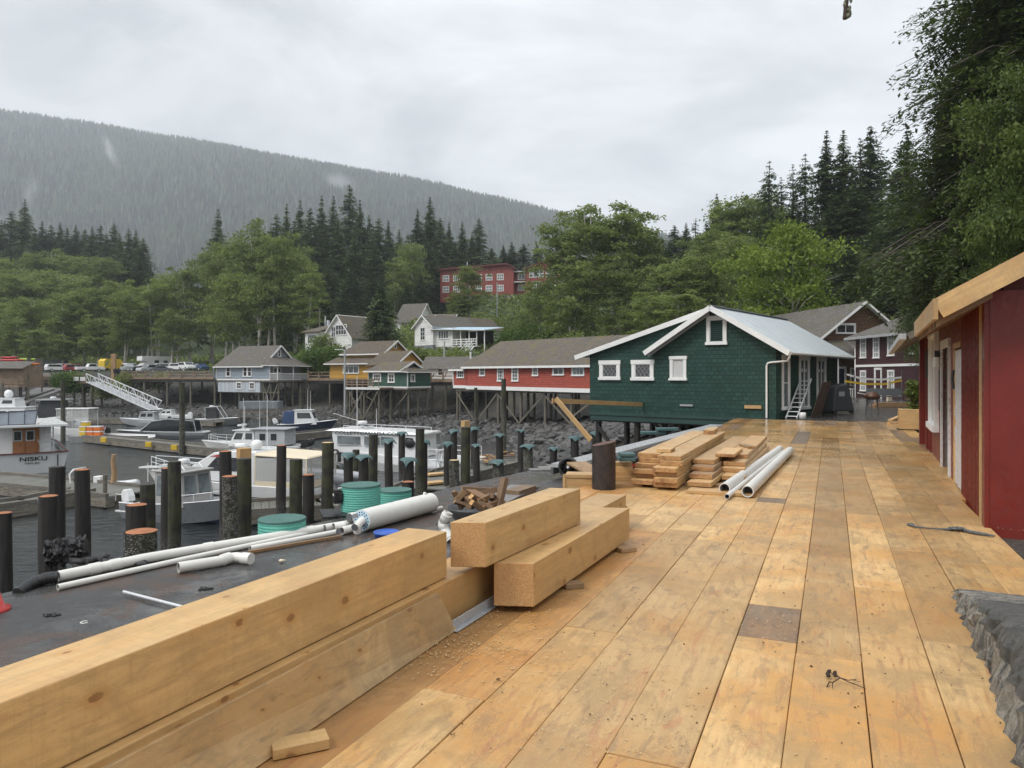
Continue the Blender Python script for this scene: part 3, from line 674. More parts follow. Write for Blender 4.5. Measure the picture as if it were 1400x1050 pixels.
# ---------------------------------------------------------------- big timbers in the foreground
def timber(name,tops,zb,zt,label,cat='timber',mat='lumber_beam',group=None,bev=.006,zbs=None):
    """tops: near-left, near-right, far-right, far-left in plan"""
    nl,nrr,fr,fl=[V((p[0],p[1],0)) for p in tops]
    c=(nl+nrr+fr+fl)/4; c.z=zb; rot=math.atan2((fr-nrr).y,(fr-nrr).x); Mi=Matrix.Rotation(-rot,4,'Z')@Matrix.Translation(-c)
    def q(p,z): return Mi@V((p.x,p.y,z))
    m=MB(); m.hexa([q(nrr,zb),q(fr,zb),q(fl,zb),q(nl,zb),q(nrr,zt),q(fr,zt),q(fl,zt),q(nl,zt)],0,rng.uniform(.1,.5),1)
    o=m.build(name,[mat,'end_grain'],bev=bev); o.location=c; o.rotation_euler=(0,0,rot); return tag(o,label,cat,group)
def line_at(p,d_,y): return (p[0]+d_[0]*(y-p[1])/d_[1],y)
# A: long beam
dA=(.4337-1.517+.0,0); A0=(-.4337,4.873); dirA=(1.083,2.318); A1=(A0[0]-dirA[0]*1.75,A0[1]-dirA[1]*1.75)
nA=V((-2.318,1.083,0)).normalized()*.3
timber('timber_beam',[(A1[0]+nA.x,A1[1]+nA.y),A1,A0,(-.71,4.985)],.305,.61,'longest new squared timber, lying on the curb timber at left','timber')
# D: curb beam under A
D0=(-.03,5.62); dirD=(.466,1.0); D1=(D0[0]-dirD[0]*5,D0[1]-5)
nD=V((-1,.466,0)).normalized()*.31
timber('curb_beam',[(D1[0]+nD.x,D1[1]+nD.y),D1,D0,(D0[0]+nD.x,D0[1]+nD.y)],.0,.30,'squared curb timber under the longest beam, at the edge of the deck','timber')
timber('timber_block',[(-.418,4.955),(-.175,4.943),(.602,6.424),(.331,6.47)],.35,.655,'short squared timber resting on top of the two others','timber')
timber('timber_beam',[(-.128,5.098),(.1506,5.072),(1.156,7.194),(.886,7.23)],.042,.345,'squared timber raised on small blocks, on the deck side','timber')
timber('timber_beam',[(-.08,5.76),(.185,5.72),(1.249,8.0),(.96,8.115)],.035,.342,'squared timber half hidden behind the raised one','timber')
def loose(px,py,z0,L,Wd,Tk,ang,label,cat='wood block',name='wood_block',mat='lumber_old',tilt=0,group=None,bev=.003):
    p=G(px,py,z0); m=MB(); m.box(-L/2,L/2,-Wd/2,Wd/2,0,Tk,0,None,1,'x',True)
    o=m.build(name,[mat,'end_grain'],bev=bev); o.location=(p.x,p.y,z0); o.rotation_euler=(0,tilt,ang); return tag(o,label,cat,group)
loose(855,753,0,.17,.13,.04,R(25),'wood block under the far end of the raised timber')
loose(783,803,0,.15,.10,.04,R(20),'wood block under the middle of the raised timber')
loose(704,826,0,.14,.10,.04,R(15),'wood block under the near end of the raised timber')
loose(840,695,0,.3,.1,.034,R(5),'wood block under the half hidden timber')
loose(410,1024,0,.24,.11,.045,R(25),'flat wood offcut on the deck beside the leaning board',name='wood_offcut',mat='lumber_beam')
# leaning board
def leanboard():
    T0=V((-.465,4.60,.285)); B0=V((-.355,4.74,.0)); T1=V((-1.92,1.45,.285)); B1=V((-1.74,1.53,.0))
    n0=V((-.40,.20,0)).normalized()*.07; 
    off=V((.065,-.03,.025)); 
    m=MB(); m.hexa([B1-off*.9,B0-off*.9,B0,B1,T1-off*.9,T0-off*.9,T0,T1],0,.2,1)
    # order gives long axis along the board; inner side away from viewer
    o=m.build('leaning_board',['lumber_knotty','end_grain'],bev=.004); tag(o,'thick knotty board leaning on its edge against the curb timber','board')
leanboard()
fl=MB(); a=V((-.385,4.70,.0)); b=V((-.115,5.28,.0)); fl.bar(a+V((0,0,.035)),b+V((0,0,.035)),.012,.07); fl.bar(a+V((.02,-.01,.006)),b+V((.02,-.01,.006)),.035,.005)
tag(fl.build('flashing','galv2'),'grey metal flashing strip at the foot of the curb timber','flashing')
# sawdust
def sawdust():
    N=2600; cen=[(690,838,1.0),(620,880,1.0),(770,812,.7),(855,762,.5),(600,890,.8),(900,1000,1.6),(760,900,1.3),(1100,860,1.6),(860,664,.6),(1385,722,.4)]
    P_=[]; 
    for i in range(N):
        c=cen[nr.randint(len(cen))]; g=G(c[0],c[1],.0); s=c[2]
        P_.append((g.x+nr.randn()*.22*s,g.y+nr.randn()*.22*s,.0045))
    P_=np.array(P_); n=len(P_); a=nr.rand(n)*2*PI; s=.0025+.006*nr.rand(n)**2; 
    ca,sa=np.cos(a)*s,np.sin(a)*s; v=np.zeros((n,4,3)); 
    for j,(u,w_) in enumerate(((-1,-.5),(1,-.5),(1,.5),(-1,.5))):
        v[:,j,0]=P_[:,0]+u*ca-w_*sa; v[:,j,1]=P_[:,1]+u*sa+w_*ca; v[:,j,2]=P_[:,2]+.004*nr.rand(n)
    f=np.arange(n*4).reshape(n,4); o=np_mesh('sawdust',v.reshape(-1,3),f,'pale_log_end',nr.rand(n)); tag(o,'pale sawdust and chips on the new deck',kind='stuff')
sawdust()
def crumbs():
    n=520; v=[];f=[]; 
    for i in range(n):
        a=rng.uniform(1.8,9)**1; b=rng.uniform(-1.9,1.5); p=D(a,b,.004); s=rng.uniform(.0025,.008)*(1.6 if rng.random()<.06 else 1); k_=len(v); t=rng.uniform(0,6.3); e=rng.uniform(.3,1)
        for j in range(4):
            an=t+j*PI/2; v.append((p.x+s*math.cos(an)*(1 if j%2 else e),p.y+s*math.sin(an)*(1 if j%2 else e),.004))
        v.append((p.x,p.y,.004+s*.7))
        f+= [(k_+j,k_+(j+1)%4,k_+4) for j in range(4)]
    tag(np_mesh('deck_debris',np.array(v),np.array(f),'twig',nr.rand(len(f))),'dark crumbs of bark and leaf litter scattered on the new deck',kind='stuff')
crumbs()
# twig, small debris, rope
def twig(px,py,sc,label):
    p=G(px,py,.0); m=MB(); 
    def s_(pts,r): m.tube([V((x*sc,y*sc,z*sc)) for x,y,z in pts],[r*sc*(1-.6*i/len(pts)) for i in range(len(pts))],5)
    s_([(-.10,-.03,.005),(-.07,.01,.015),(-.06,-.01,.02),(0,.03,.03),(.04,.02,.02),(.10,.05,.012)],.004)
    s_([(0,.03,.03),(.03,-.0,.02),(.10,-.06,.008)],.0035); s_([(-.06,-.01,.02),(-.08,-.05,.006)],.003); s_([(0,.03,.03),(-.02,.08,.03),(-.01,.14,.02)],.004); s_([(.06,.03,.02),(.11,.02,.01)],.002)
    for q in ((-.03,.12),(-.01,.15),(-.04,.09),(.0,.09),(.015,.13)): m.blob((q[0]*sc,q[1]*sc,.018*sc),.014*sc,.011*sc,.012*sc,0,6,amp=.3)
    o=m.build('twig','twig'); o.location=(p.x,p.y,.004); tag(o,label,'twig')
twig(1152,938,.95,'dark branching twig with small cones lying on the bare deck boards')
twig(682,934,.28,'tiny dark twig on the deck near the leaning board')
def rope():
    pts=[G(x,y,.018) for x,y in ((1243,717),(1252,720),(1268,722),(1285,723),(1300,724),(1308,722),(1322,726),(1336,729),(1350,731),(1360,733))]
    m=MB(); m.tube(pts,[.012,.010,.008,.008,.016,.022,.018,.017,.014,.008],8)
    for i in range(5):
        c=G(1302+i*3,722.5,.02+.012*(i%2)); m.ring([(.012*math.cos(t)+.03,.012*math.sin(t)) for t in np.linspace(0,2*PI,7)],c,12)
    c=G(1245,717,.015); m.ring([(.01*math.cos(t)+.03,.01*math.sin(t)) for t in np.linspace(0,2*PI,7)],c,12)
    tag(m.build('rope','rope_grey'),'short knotted grey rope lying across the deck near the red shed','rope')
rope()
# rough stone slab, right foreground
def stone():
    p0=G(1302,808,0); p1=G(1397,1045,0); d_=(p1-p0); 
    rows=120; m=MB(); prof=[(0,-.12),(.0,0),(.012,.045),(.025,.09),(.04,.13),(.065,.165),(.10,.18),(.16,.183),(.25,.182),(.4,.184),(.6,.18),(.9,.184),(1.5,.18)]
    vs=[]
    nx=V((-d_.y,d_.x,0)).normalized(); 
    if nx.x<0: nx=-nx
    for i in range(rows+1):
        t=i/rows*1.6; c=p0+d_*t
        for j,(o,z) in enumerate(prof):
            cc=1 if t>.0 else 0; zs=.25+1.7*min(1,t/.72); q=c+nx*(o*(.3+1.3*min(1,t/.72) if j<7 else 1)+.02*mnoise.noise(V((t*9,j*.3,0)))); z=z*zs if z>0 else z
            fl=1.6*abs(mnoise.noise(V((t*13,j*.10,4))))-.4+.7*mnoise.noise(V((t*40,j*.2,1))); rr=mnoise.noise(V((q.x*6,q.y*6,z*9)))
            amp=.035 if 1<=j<=6 else .008
            r2=mnoise.fractal(V((q.x*11,q.y*11,z*13)),1,2,4); q=q+nx*(amp*(.7*fl+1.3*r2))*(1 if j>0 else 0)+V((0,0,z+((.005*r2+.004*rr) if j>1 else 0)-.03*(1-smst(t,0,.08))*(j>1)))
            if i==0: q=q+d_.normalized()*.03*mnoise.noise(V((j*.9,2,2)))
            vs.append(q)
    n=len(prof); fs=[(i*n+j,i*n+j+1,(i+1)*n+j+1,(i+1)*n+j) for i in range(rows) for j in range(n-1)]
    m.add(vs,fs,0,None,None,False)
    # end cap towards the back
    base=len(vs); back=[V((v_.x,v_.y,-.12)) for v_ in vs[:n]]; m.add(vs[:n]+back,[(j+1,j,n+j,n+j+1) for j in range(n-1)],0)
    o=m.build('stone_slab','grey_rough_stone'); tag(o,'rough dark grey stone slab with fluted side at the deck edge','stone')
stone()
gm=MB(); gm.add([(3.3,4.3,-.055),(9,4.3,-.055),(9,9.2,-.055),(5.0,9.2,-.055)],[(0,1,2,3)]); tag(gm.build('gravel_ground','dark_gravel'),kind='structure') if False else None
def wisp(px,py,Y,w,h,tilt,dens,label):
    c=P(px,py,Y); m=MB(); m.blob((0,0,0),w,w*.8,h,0,16); o=m.build('mist_wisp','white_paint'); o.location=c; o.rotation_euler=(0,R(tilt),0); tag(o,label,kind='stuff')
    mm,k,b=newmat('mist'); k.n.remove(b); pv=k.new('ShaderNodeVolumePrincipled'); pv.inputs['Color'].default_value=(.96,.98,1,1)
    tc=k.new('ShaderNodeTexCoord'); g=k.scale(tc.outputs['Object'],(1/w,1/w,1/h)); ln=k.new('ShaderNodeVectorMath',operation='LENGTH'); k.put(ln.inputs[0],g)
    f=k.math('POWER',k.ramp(ln.outputs['Value'],.0,.95,1,0),1.8); n=k.noise(k.scale(tc.outputs['Object'],(1/w,1/w,.4/w)),1.5,3,.6); k.put(pv.inputs['Density'],k.math('MULTIPLY',k.math('MULTIPLY',f,k.ramp(n,.35,.65)),dens))
    k.l.new(pv.outputs[0],k.n['Material Output'].inputs['Volume']); o.data.materials.clear(); o.data.materials.append(mm)
wisp(150,205,1560,20,70,-24,.05,'thin pale wisp of mist rising on the far mountain'); wisp(42,262,1320,26,62,5,.018,'faint wisp of mist low on the far mountain at left'); wisp(465,250,1850,80,42,20,.015,'pale mist drifting over the ridge behind the tallest conifer'); wisp(20,330,1150,110,70,0,.006,'soft mist bank above the left hillside')
# ================================================================ pilings
def pile(xl,xr,top,kind,cap,block=None):
    """xl,xr,top: photo pixels of the shaft; a piling is 0.34 m thick"""
    w=xr-xl; Y=340/w; xc=(xl+xr)/2; p=P(xc,top,Y); X=p.x; zt=p.z
    zb=min(T(X,Y),-3.2)-1.2 if Y<70 else -5.5
    mat={'d':'pile_dark','m':'pile_moss','b':'pile_barnacle','s':'steel_pipe_dark'}[kind]
    topm={'o':'sawn_orange','k':'creosote','t':'creosote','w':'pale_log_end'}[cap]
    m=MB(); r=.17; n=18; lean=V((rng.uniform(-.02,.02),rng.uniform(-.02,.02),0))
    L=zt-zb; pts=[];rad=[]
    for i in range(9):
        t=i/8; pts.append(V((lean.x*t*L*.3+.012*math.sin(t*9+xc),lean.y*t*L*.3,-L*t))); rad.append(r*(1+.09*t)*(1+rng.uniform(-.015,.015)))
    m.tube(list(reversed(pts)),list(reversed(rad)),n,0,cap=False)
    o=m.build('shaft',mat); 
    m=MB(); m.ring([(0,.012),(r*.8,.010),(r*.985,.0)],(0,0,0),n,0); c=m.build('sawn_top',topm)
    root=empty('piling',(X,Y,zt)); o.parent=root; c.parent=root
    if cap=='t':
        # square of teal felt draped over the top with hanging corners
        m=MB(); N=9; hs=.295+rng.uniform(-.02,.03); a0=rng.choice([R(45),R(50),R(38),R(20)]); vs=[]; lift=rng.uniform(.1,.35)
        for i in range(N):
            for j in range(N):
                u=(i/(N-1)*2-1)*hs; v=(j/(N-1)*2-1)*hs; rr=math.hypot(u,v); over=max(0,rr-r)
                # horizontal reach beyond the rim shrinks as it droops
                reach=r+over*(.86-.25*(over/.25)); k_=1 if rr<=r else reach/rr
                z=.022-over*(.25+2.2*over+.3*lift)*(1+.5*mnoise.noise(V((u*5+xc,v*5,1))))
                z=.022+.005*mnoise.noise(V((u*9,v*9,xc))) if rr<=r else z
                x_=u*k_; y_=v*k_; ca,sa=math.cos(a0),math.sin(a0); vs.append((x_*ca-y_*sa,x_*sa+y_*ca,z))
        top_=[(i*N+j,(i+1)*N+j,(i+1)*N+j+1,i*N+j+1) for i in range(N-1) for j in range(N-1)]
        m.add(vs,top_,0,None,None,False); f=m.build('felt_cap','cap_teal',root); sm=f.modifiers.new('s','SOLIDIFY'); sm.thickness=.012; sm.offset=1
    return root
PL=[ # xl,xr,top,kind,cap
(-5,15,701,'d','o'),(68,88,638,'d','k'),(55,78,678,'d','o'),(103,122,642,'d','o'),(192,211,662,'m','k'),(174,200,690,'d','o'),(173,214,726,'b2','o'),
(221,236.5,640,'d','o'),(230,247,631,'m','k'),(300,316,617,'d','o'),(304,324,651,'b','o'),(324,343,627,'m','k'),(378,391,609,'d','o'),(396,413,628,'m','k'),(413.5,429,649,'d','o'),
(440,456,605,'m','w'),(504,516,594,'m','k'),(470,482.5,620,'d','t'),(482,491.5,615,'m','k'),(490,503.5,623,'d','t'),(526,537,601,'d','t'),(545,554,591,'d','t'),(551,566,627,'d','t'),(568,580,586,'m','k'),(572.5,584,602,'d','t'),(549.5,566,658.5,'s','o'),
(607,617,605,'d','t'),(616,625,588,'d','t'),(630,643,584,'m','k'),(643.5,652,584.5,'d','t'),(646.5,656,608,'d','t'),(614,628,629,'b','w'),(678,688,594,'d','t'),(673,687,630,'b','t'),(708,716.6,588,'d','t'),(715,728.6,609,'b','t'),(752,762,612,'d','t'),(780,791,597,'d','t'),(809,818,591,'d','t')]
desc={'do':'black piling with a freshly sawn orange top','dt':'black piling under a teal felt cap','mk':'mossy dark piling with a flat black top','bo':'barnacled piling with a sawn orange top','bt':'barnacled piling under a teal felt cap','mw':'mossy piling with a pale broken top','bw':'short barnacled grey piling with a pale top','dk':'tall black piling with a black top','so':'low brown steel piling with an orange top beside the small green tank'}
cnt={}
for p in sorted(PL,key=lambda q:q[0]):
    kd=p[3][0]+p[4]; cnt[kd]=cnt.get(kd,0)+1
cur={}
for p in sorted(PL,key=lambda q:q[0]):
    kd=p[3][0]+p[4]; i=cur.get(kd,0); cur[kd]=i+1
    o=pile(p[0],p[1],p[2],p[3][0],p[4])
    if p[3]=='b2': lab='thick low barnacled piling with orange top, nearest the pipes'; 
    else:
        lab=desc[kd]+('' if cnt[kd]==1 else f', {ordw(i)} such from the left')
    tag(o,lab,'piling','pilings of the unfinished pier')
# wood cubes on two of them
def cubeon(px,py,w,lab):
    Y=.30/w*1000; p=P(px,py,Y); m=MB(); m.box(-.15,.15,-.15,.15,0,.28,0,None,None,'x',False); o=m.build('wood_block','lumber_new',bev=.004); o.location=(p.x,p.y,p.z); o.rotation_euler=(0,0,R(38)); tag(o,lab,'wood block')
cubeon(333.5,627,15.5,'pale wood block standing on a mossy piling before the beige canopy')
cubeon(636.5,584,9.5,'pale wood block standing on the tall mossy piling among the teal caps')
def farpile(px0,px1,top,Y,label,mat='pile_moss',zb=-6,dia=None):
    w=(px1-px0)*Y/1000; p=P((px0+px1)/2,top,Y); m=MB(); L=p.z-zb
    m.tube([V((0,0,0)),V((.02,0,-L*.5)),V((0,0,-L))],[w/2*.92,w/2,w/2*1.05],12,0); o=m.build('mooring_post',mat); o.location=p; tag(o,label,'post','tall mooring posts')
farpile(245,252.5,523,52,'very tall thin mossy mooring post left of the grey house')
farpile(83,89,520,62,'tall thin mossy mooring post beside the white boats')
farpile(685,692,518,47,'tall weathered post in front of the red building',zb=-3.5)
farpile(648,653,530,58,'shorter weathered post left of the taller one by the red building',zb=-3.5)
farpile(409,415,528,92,'thick weathered post under the porch of the grey house',zb=-3)
# big steel pile through the deck
def bigpile():
    p=G(825.5,668,0); m=MB(); L=.66
    n=28; vs=[]
    for i in range(n):
        t=2*PI*i/n; vs.append((.172*math.cos(t),.172*math.sin(t),-1.5))
    for i in range(n):
        t=2*PI*i/n; x,y=.172*math.cos(t),.172*math.sin(t); vs.append((x,y,L+.10*x/.172*.35))
    fs=[(i,(i+1)%n,n+(i+1)%n,n+i) for i in range(n)]; m.add(vs,fs,0,None,None,True); m.add(vs[n:],[tuple(range(n))],1)
    r=tag(empty('steel_piling',(p.x,p.y,0)),'thick black steel piling sticking up through the deck edge','piling'); m.build('pipe_shaft',['steel_pipe_dark','rust'],r)
plain('rust',(.10,.045,.028),.6,.3,12,.5,bmp=.5)
bigpile()
# ================================================================ things on the old pier
def pipe(name,pts,r,label,mat='pvc',cat='pipe',n=16,joints=(),open_end=0,group=None,inner=True):
    """open PVC pipe following pts; joints = fractions with collars"""
    root=tag(empty(name,pts[0]),label,cat,group); o=V(pts[0]); q=[V(p)-o for p in pts]
    m=MB(); m.tube(q,r,n,0,cap=False); 
    m.tube(q,r*.86,n,1,cap=False)
    d0=(q[1]-q[0]).normalized(); d1=(q[-1]-q[-2]).normalized()
    for c,d_ in ((q[0],d0),(q[-1],d1)):
        x,y,z=cross_basis(d_); vs=[]
        for k_ in (1,.86):
            for i in range(n): t=2*PI*i/n; vs.append(c+y*(r*k_*math.cos(t))+z*(r*k_*math.sin(t)))
        m.add(vs,[(i,(i+1)%n,n+(i+1)%n,n+i) for i in range(n)],0)
        ins=d_*(.25 if c is q[0] else -.25)
        m.add([c+ins+y*(r*.86*math.cos(2*PI*i/n))+z*(r*.86*math.sin(2*PI*i/n)) for i in range(n)],[tuple(range(n))],2)  # grey disc inside each end paints the darkness of the bore
    m.build('tube',[mat,'pvc_inside','steel_grey'],root)
    Ltot=sum((q[i+1]-q[i]).length for i in range(len(q)-1))
    for f in joints:
        s=f*Ltot; i=0
        while i<len(q)-2 and s>(q[i+1]-q[i]).length: s-=(q[i+1]-q[i]).length; i+=1
        d_=(q[i+1]-q[i]).normalized(); c=q[i]+d_*s; mm=MB(); mm.cyl(c-d_*.05,c+d_*.05,r*1.13,n=n); mm.build('collar',mat,root)
    return root
z=ZA
pipe('long_pipe',[G(79,788,z+.05),G(200,763,z+.05),G(330,741,z+.05),G(480,716,z+.05)],.05,'longest white plastic pipe running along the old pier from a black elbow',joints=(.1,.16,.45,.82))
def elbow():
    pts=[G(79,789,z+.055),G(66,790,z+.06),G(52,794,z+.05),G(38,801,z+.03),G(24,811,z+.0)]
    r=tag(empty('drain_elbow',pts[0]),'black corrugated drain elbow at the end of the longest pipe','pipe elbow'); o=V(pts[0]); m=MB()
    q=[p-o for p in pts]; sub=[]
    for i in range(len(q)-1):
        for t in range(6): sub.append(q[i].lerp(q[i+1],t/6))
    sub.append(q[-1]); m.tube(sub,[.058 if i%2 else .05 for i in range(len(sub))],14); m.build('hose','black_plastic',r)
elbow()
pipe('thin_pipe',[G(79,803,z+.03),G(250,765,z+.03),G(420,729,z+.03)],.028,'thin white pipe lying parallel in front of the longest pipe',joints=())
pipe('angled_pipe',[G(244,776,z+.055),G(300,767,z+.055),G(313,763,z+.055),G(322,762,z+.055),G(342,764,z+.055)],.052,'short white pipe with a bend and an open dark end',joints=(.62,.95))
pipe('thin_pipe',[G(342,750,z+.03),G(400,739,z+.03),G(462,727,z+.03)],.032,'short white pipe beside the brown stick')
st=MB(); a,b=G(340,755,z+.02),G(466,733,z+.02); st.bar(a,b,.035,.03); tag(st.build('stick','lumber_old'),'long thin brown wooden stick among the white pipes','stick')
rd=MB(); rd.cyl(G(169,809,z+.03),G(262,833,z+.03),.013,n=10); tag(rd.build('conduit','galv'),'thin grey metal tube lying alone on the asphalt','tube')
pipe('pipe_offcut',[G(456,721,z+.06),G(470,719,z+.06)],.055,'open white pipe stub left of the big perforated pipe')
pipe('pipe_offcut',[G(467,726,z+.05),G(484,722,z+.05)],.05,'short white pipe stub nearest the camera beside the big pipe')
pipe('pipe_offcut',[G(478,708,z+.14),G(498,704,z+.14)],.06,'open white pipe stub leaning behind the mouth of the big pipe')
pipe('pipe_elbow',[G(489,727,z+.03),G(488,721,z+.09),G(491,716,z+.12),G(497,711,z+.14)],.05,'white pipe elbow in front of the perforated disc',cat='pipe elbow')
pipe('thin_pipe',[G(585,699,z+.04),G(604,694,z+.04)],.025,'thin white pipe end poking out behind the big pipe')
def culvert():
    zc=z+.135; a=G(494.7,711.6,zc); b=G(589,687,zc); d_=(b-a).normalized(); r=.132
    root=tag(empty('culvert_pipe',a),'big white drainage pipe with a blue perforated end plate','drain pipe')
    m=MB(); L=(b-a); m.cyl(V((0,0,0)),L,r,n=32,capb=True,cap=0); 
    for f in (.32,.34): pass
    m.build('pipe_wall','pvc',root)
    x,y,zz=cross_basis(d_); 
    m=MB(); c=-d_*.004; m.cyl(c,c+d_*.003,r*.93,n=32); m.build('end_plate','plate_blue',root)
    m=MB()
    for ring_,nn in ((0,1),(.3,6),(.58,11),(.82,16)):
        for i in range(nn):
            t=2*PI*i/nn+ring_; cc=-d_*.007+(y*math.cos(t)+zz*math.sin(t))*r*.93*ring_; m.cyl(cc,cc+d_*.003,.0105,n=8)
    m.build('holes','plate_hole',root)
    m=MB(); m.ring([(0,.03),(.02,.03),(.022,0)],(0,0,0),12); o=m.build('vent_knob','pvc',root); o.location=L*.9+V((0,0,r))
    m=MB()
    for f,u in ((.36,.1),(.36,-.6),(.3,.75)): 
        cc=L*f+(-V((0,1,0))*math.cos(u)+V((0,0,1))*math.sin(u))*r*.995; m.blob(cc,.012,.012,.012)
    m.build('hole','dark_interior',root)
plain('plate_blue',(.50,.66,.74),.5,.05,3,.1); plain('plate_hole',(.03,.09,.17),.6,.05,3,.1)
culvert()
def tank(x,y,r,zb,zt,label,box=False):
    root=tag(empty('corrugated_tank',(x,y,zb)),label,'tank','round green tanks on the old pier'); h=zt-zb
    m=MB(); prof=[]; n=max(3,int(h/.034)); 
    for i in range(n*4+1):
        t=i/(n*4); prof.append((r*(.975+.03*abs(math.sin(t*n*PI))**.7),t*(h-.02)))
    m.ring(prof,(0,0,0),48); m.build('wall','teal_tank',root)
    m=MB(); m.ring([(0,h+.006),(r*.5,h+.004),(r*.99,h),(r*1.01,h-.008),(r*1.01,h-.03),(r*.97,h-.03)],(0,0,0),48,smooth=False); m.build('lid','teal_lid',root)
    if box:
        m=MB(); a=R(205); cx,cy=(r+.05)*math.cos(a),(r+.05)*math.sin(a); M=Matrix.Translation((cx,cy,h*.62))@Matrix.Rotation(a,4,'Z')
        m.box(-.04,.05,-.07,.07,-.10,.09,M=M); m.box(-.06,.0,-.03,.10,-.06,.05,M=M); pb=m.build('control_box','black_plastic',root,bev=.008)
        m=MB(); m.box(.051,.053,-.05,.02,-.0,.03,M=M); m.build('sticker','white_paint',pb)
        m=MB(); m.cyl((cx*.7,cy*.9,h*.9),(cx*.9,cy*1.4,h*.92),.012); m.build('pipe_stub','pvc',root)
    return root
tank(-2.12,10.25,.275,z,.125,'tall green corrugated tank with a black control box on its side',True)
tank(-1.86,11.65,.26,-.9,-.165,'low green corrugated tank behind the big white pipe')
tank(-2.74,8.72,.275,z,-.05,'squat green tank with dark lid behind the longest pipe')
bm_=MB(); bm_.box(-.42,.34,-.3,.3,0,.02); o=bm_.build('rubber_mat','black_plastic'); o.location=(-2.2,10.1,z+.002); o.rotation_euler=(0,0,R(20)); tag(o,'black plastic mat under the tall green tank','mat')
def bluelid():
    p=G(528.5,730,z+.09); r=tag(empty('blue_bucket',(p.x,p.y,z)),'blue plastic bucket with its lid, just above the long beam','bucket')
    m=MB(); m.ring([(.0,.0),(.125,.0),(.14,.10),(.147,.10),(.147,.12),(.13,.122),(.125,.108),(0,.106)],(0,0,0),32); m.build('bucket_body','blue_lid',r)
bluelid()
# fire wood in a barrow
def barrow():
    c=G(652,716,z); X,Y=c.x,c.y
    root=tag(empty('scrap_bin',(X-.02,Y,z)),'rounded dark bin filled with wood offcuts','bin')
    m=MB(); m.ring([(0,.02),(.2,.0),(.27,.06),(.36,.22),(.37,.225),(.355,.20),(.25,.07),(0,.05)],(0,0,0),24); m.build('bowl','steel_grey',root)
    pcs=[(-.26,.02,.30,.30,50,60),(-.18,-.12,.27,.24,10,20),(-.08,-.2,.25,.2,80,10),(.02,-.22,.26,.22,30,35),(.12,-.16,.27,.24,-20,15),(.2,-.1,.27,.3,40,-10),(-.12,.05,.33,.32,20,25),(.0,.0,.36,.34,-35,20),(.1,.05,.38,.36,15,-15),(.0,.1,.43,.42,10,5),(.32,.0,.36,.5,65,-60),(-.2,.1,.3,.26,70,0),(.24,.1,.3,.3,0,30),(-.02,-.1,.30,.26,60,40),(.08,-.08,.33,.22,-10,-25),(-.1,-.1,.31,.2,-60,15),(.2,.0,.34,.24,80,20),(-.22,-.04,.36,.18,15,-45)]
    for i,(x,y,zz,L,a,t) in enumerate(pcs):
        m=MB(); w=rng.uniform(.045,.1); h=rng.uniform(.04,.08); L*=.95; m.box(-L/2,L/2,-w/2,w/2,-h/2,h/2,0,None,1,'x',True)
        o=m.build('wood_offcut',['lumber_fire','end_grain' if i%2 else 'lumber_fire'],bev=.003); o.location=(X+x*.95,Y+y,z+zz); o.rotation_euler=(R(rng.uniform(-25,25)),R(t),R(a)); tag(o,'split wood offcut piled in the round dark bin','wood offcut','wood offcuts in the dark bin')
lumber('lumber_fire',(.20,.125,.065),(.16,.07,.03),(.07,.05,.04),.7,.6,0,.05,.7)
barrow()
pipe('wrapped_elbow',[G(616,739,z+.02),G(609,728,z+.1),G(606,716,z+.19),G(610,706,z+.28),G(613,700,z+.33)],.055,'white taped elbow pipe standing beside the scrap bin',cat='pipe elbow',joints=(.2,.35,.5,.65,.8))
def charlog():
    rows_=0; p=G(92,772,z); root=tag(empty('charred_log',(p.x-.02,p.y+.1,z)),'blackened charred log with a pale cut end, by the black elbow','log')
    m=MB(); rows=26;n=30;vs=[]
    for j in range(rows):
        x=-.2+.36*j/(rows-1)
        for i in range(n):
            t=2*PI*i/n; rr=.12*(1+.35*mnoise.noise(V((x*7,math.cos(t)*2,math.sin(t)*2)))+.5*mnoise.noise(V((x*28,math.cos(t)*5,math.sin(t)*5))))*(1-.25*(j/(rows-1))**3); vs.append((x,rr*math.cos(t),.13+rr*math.sin(t)))
    m.add(vs,[(j*n+i,(j+1)*n+i,(j+1)*n+(i+1)%n,j*n+(i+1)%n) for j in range(rows-1) for i in range(n)],0,None,None,False); m.add(vs[-n:],[tuple(range(n))],0)
    m.build('burnt_body','char',root)
    m=MB(); m.add([(-.202,q[1]*.8,.13+(q[2]-.13)*.8) for q in vs[:n]],[tuple(reversed(range(n)))],0); m.add(vs[:n],[tuple(reversed(range(n)))],0) if False else None
    m.build('cut_end','pale_log_end',root); root.rotation_euler=(0,R(-8),R(18))
    m=MB()
    for i in range(26):
        m.blob((rng.uniform(-.3,.5),rng.uniform(-.12,.12),rng.uniform(0,.05)),rng.uniform(.03,.09),rng.uniform(.03,.07),rng.uniform(.02,.05),0,8,amp=.6)
    o=m.build('charcoal_heap','char'); q=G(128,775,z); o.location=(q.x,q.y+.1,z); tag(o,'heap of black charcoal lumps behind the longest pipe','charcoal')
charlog()
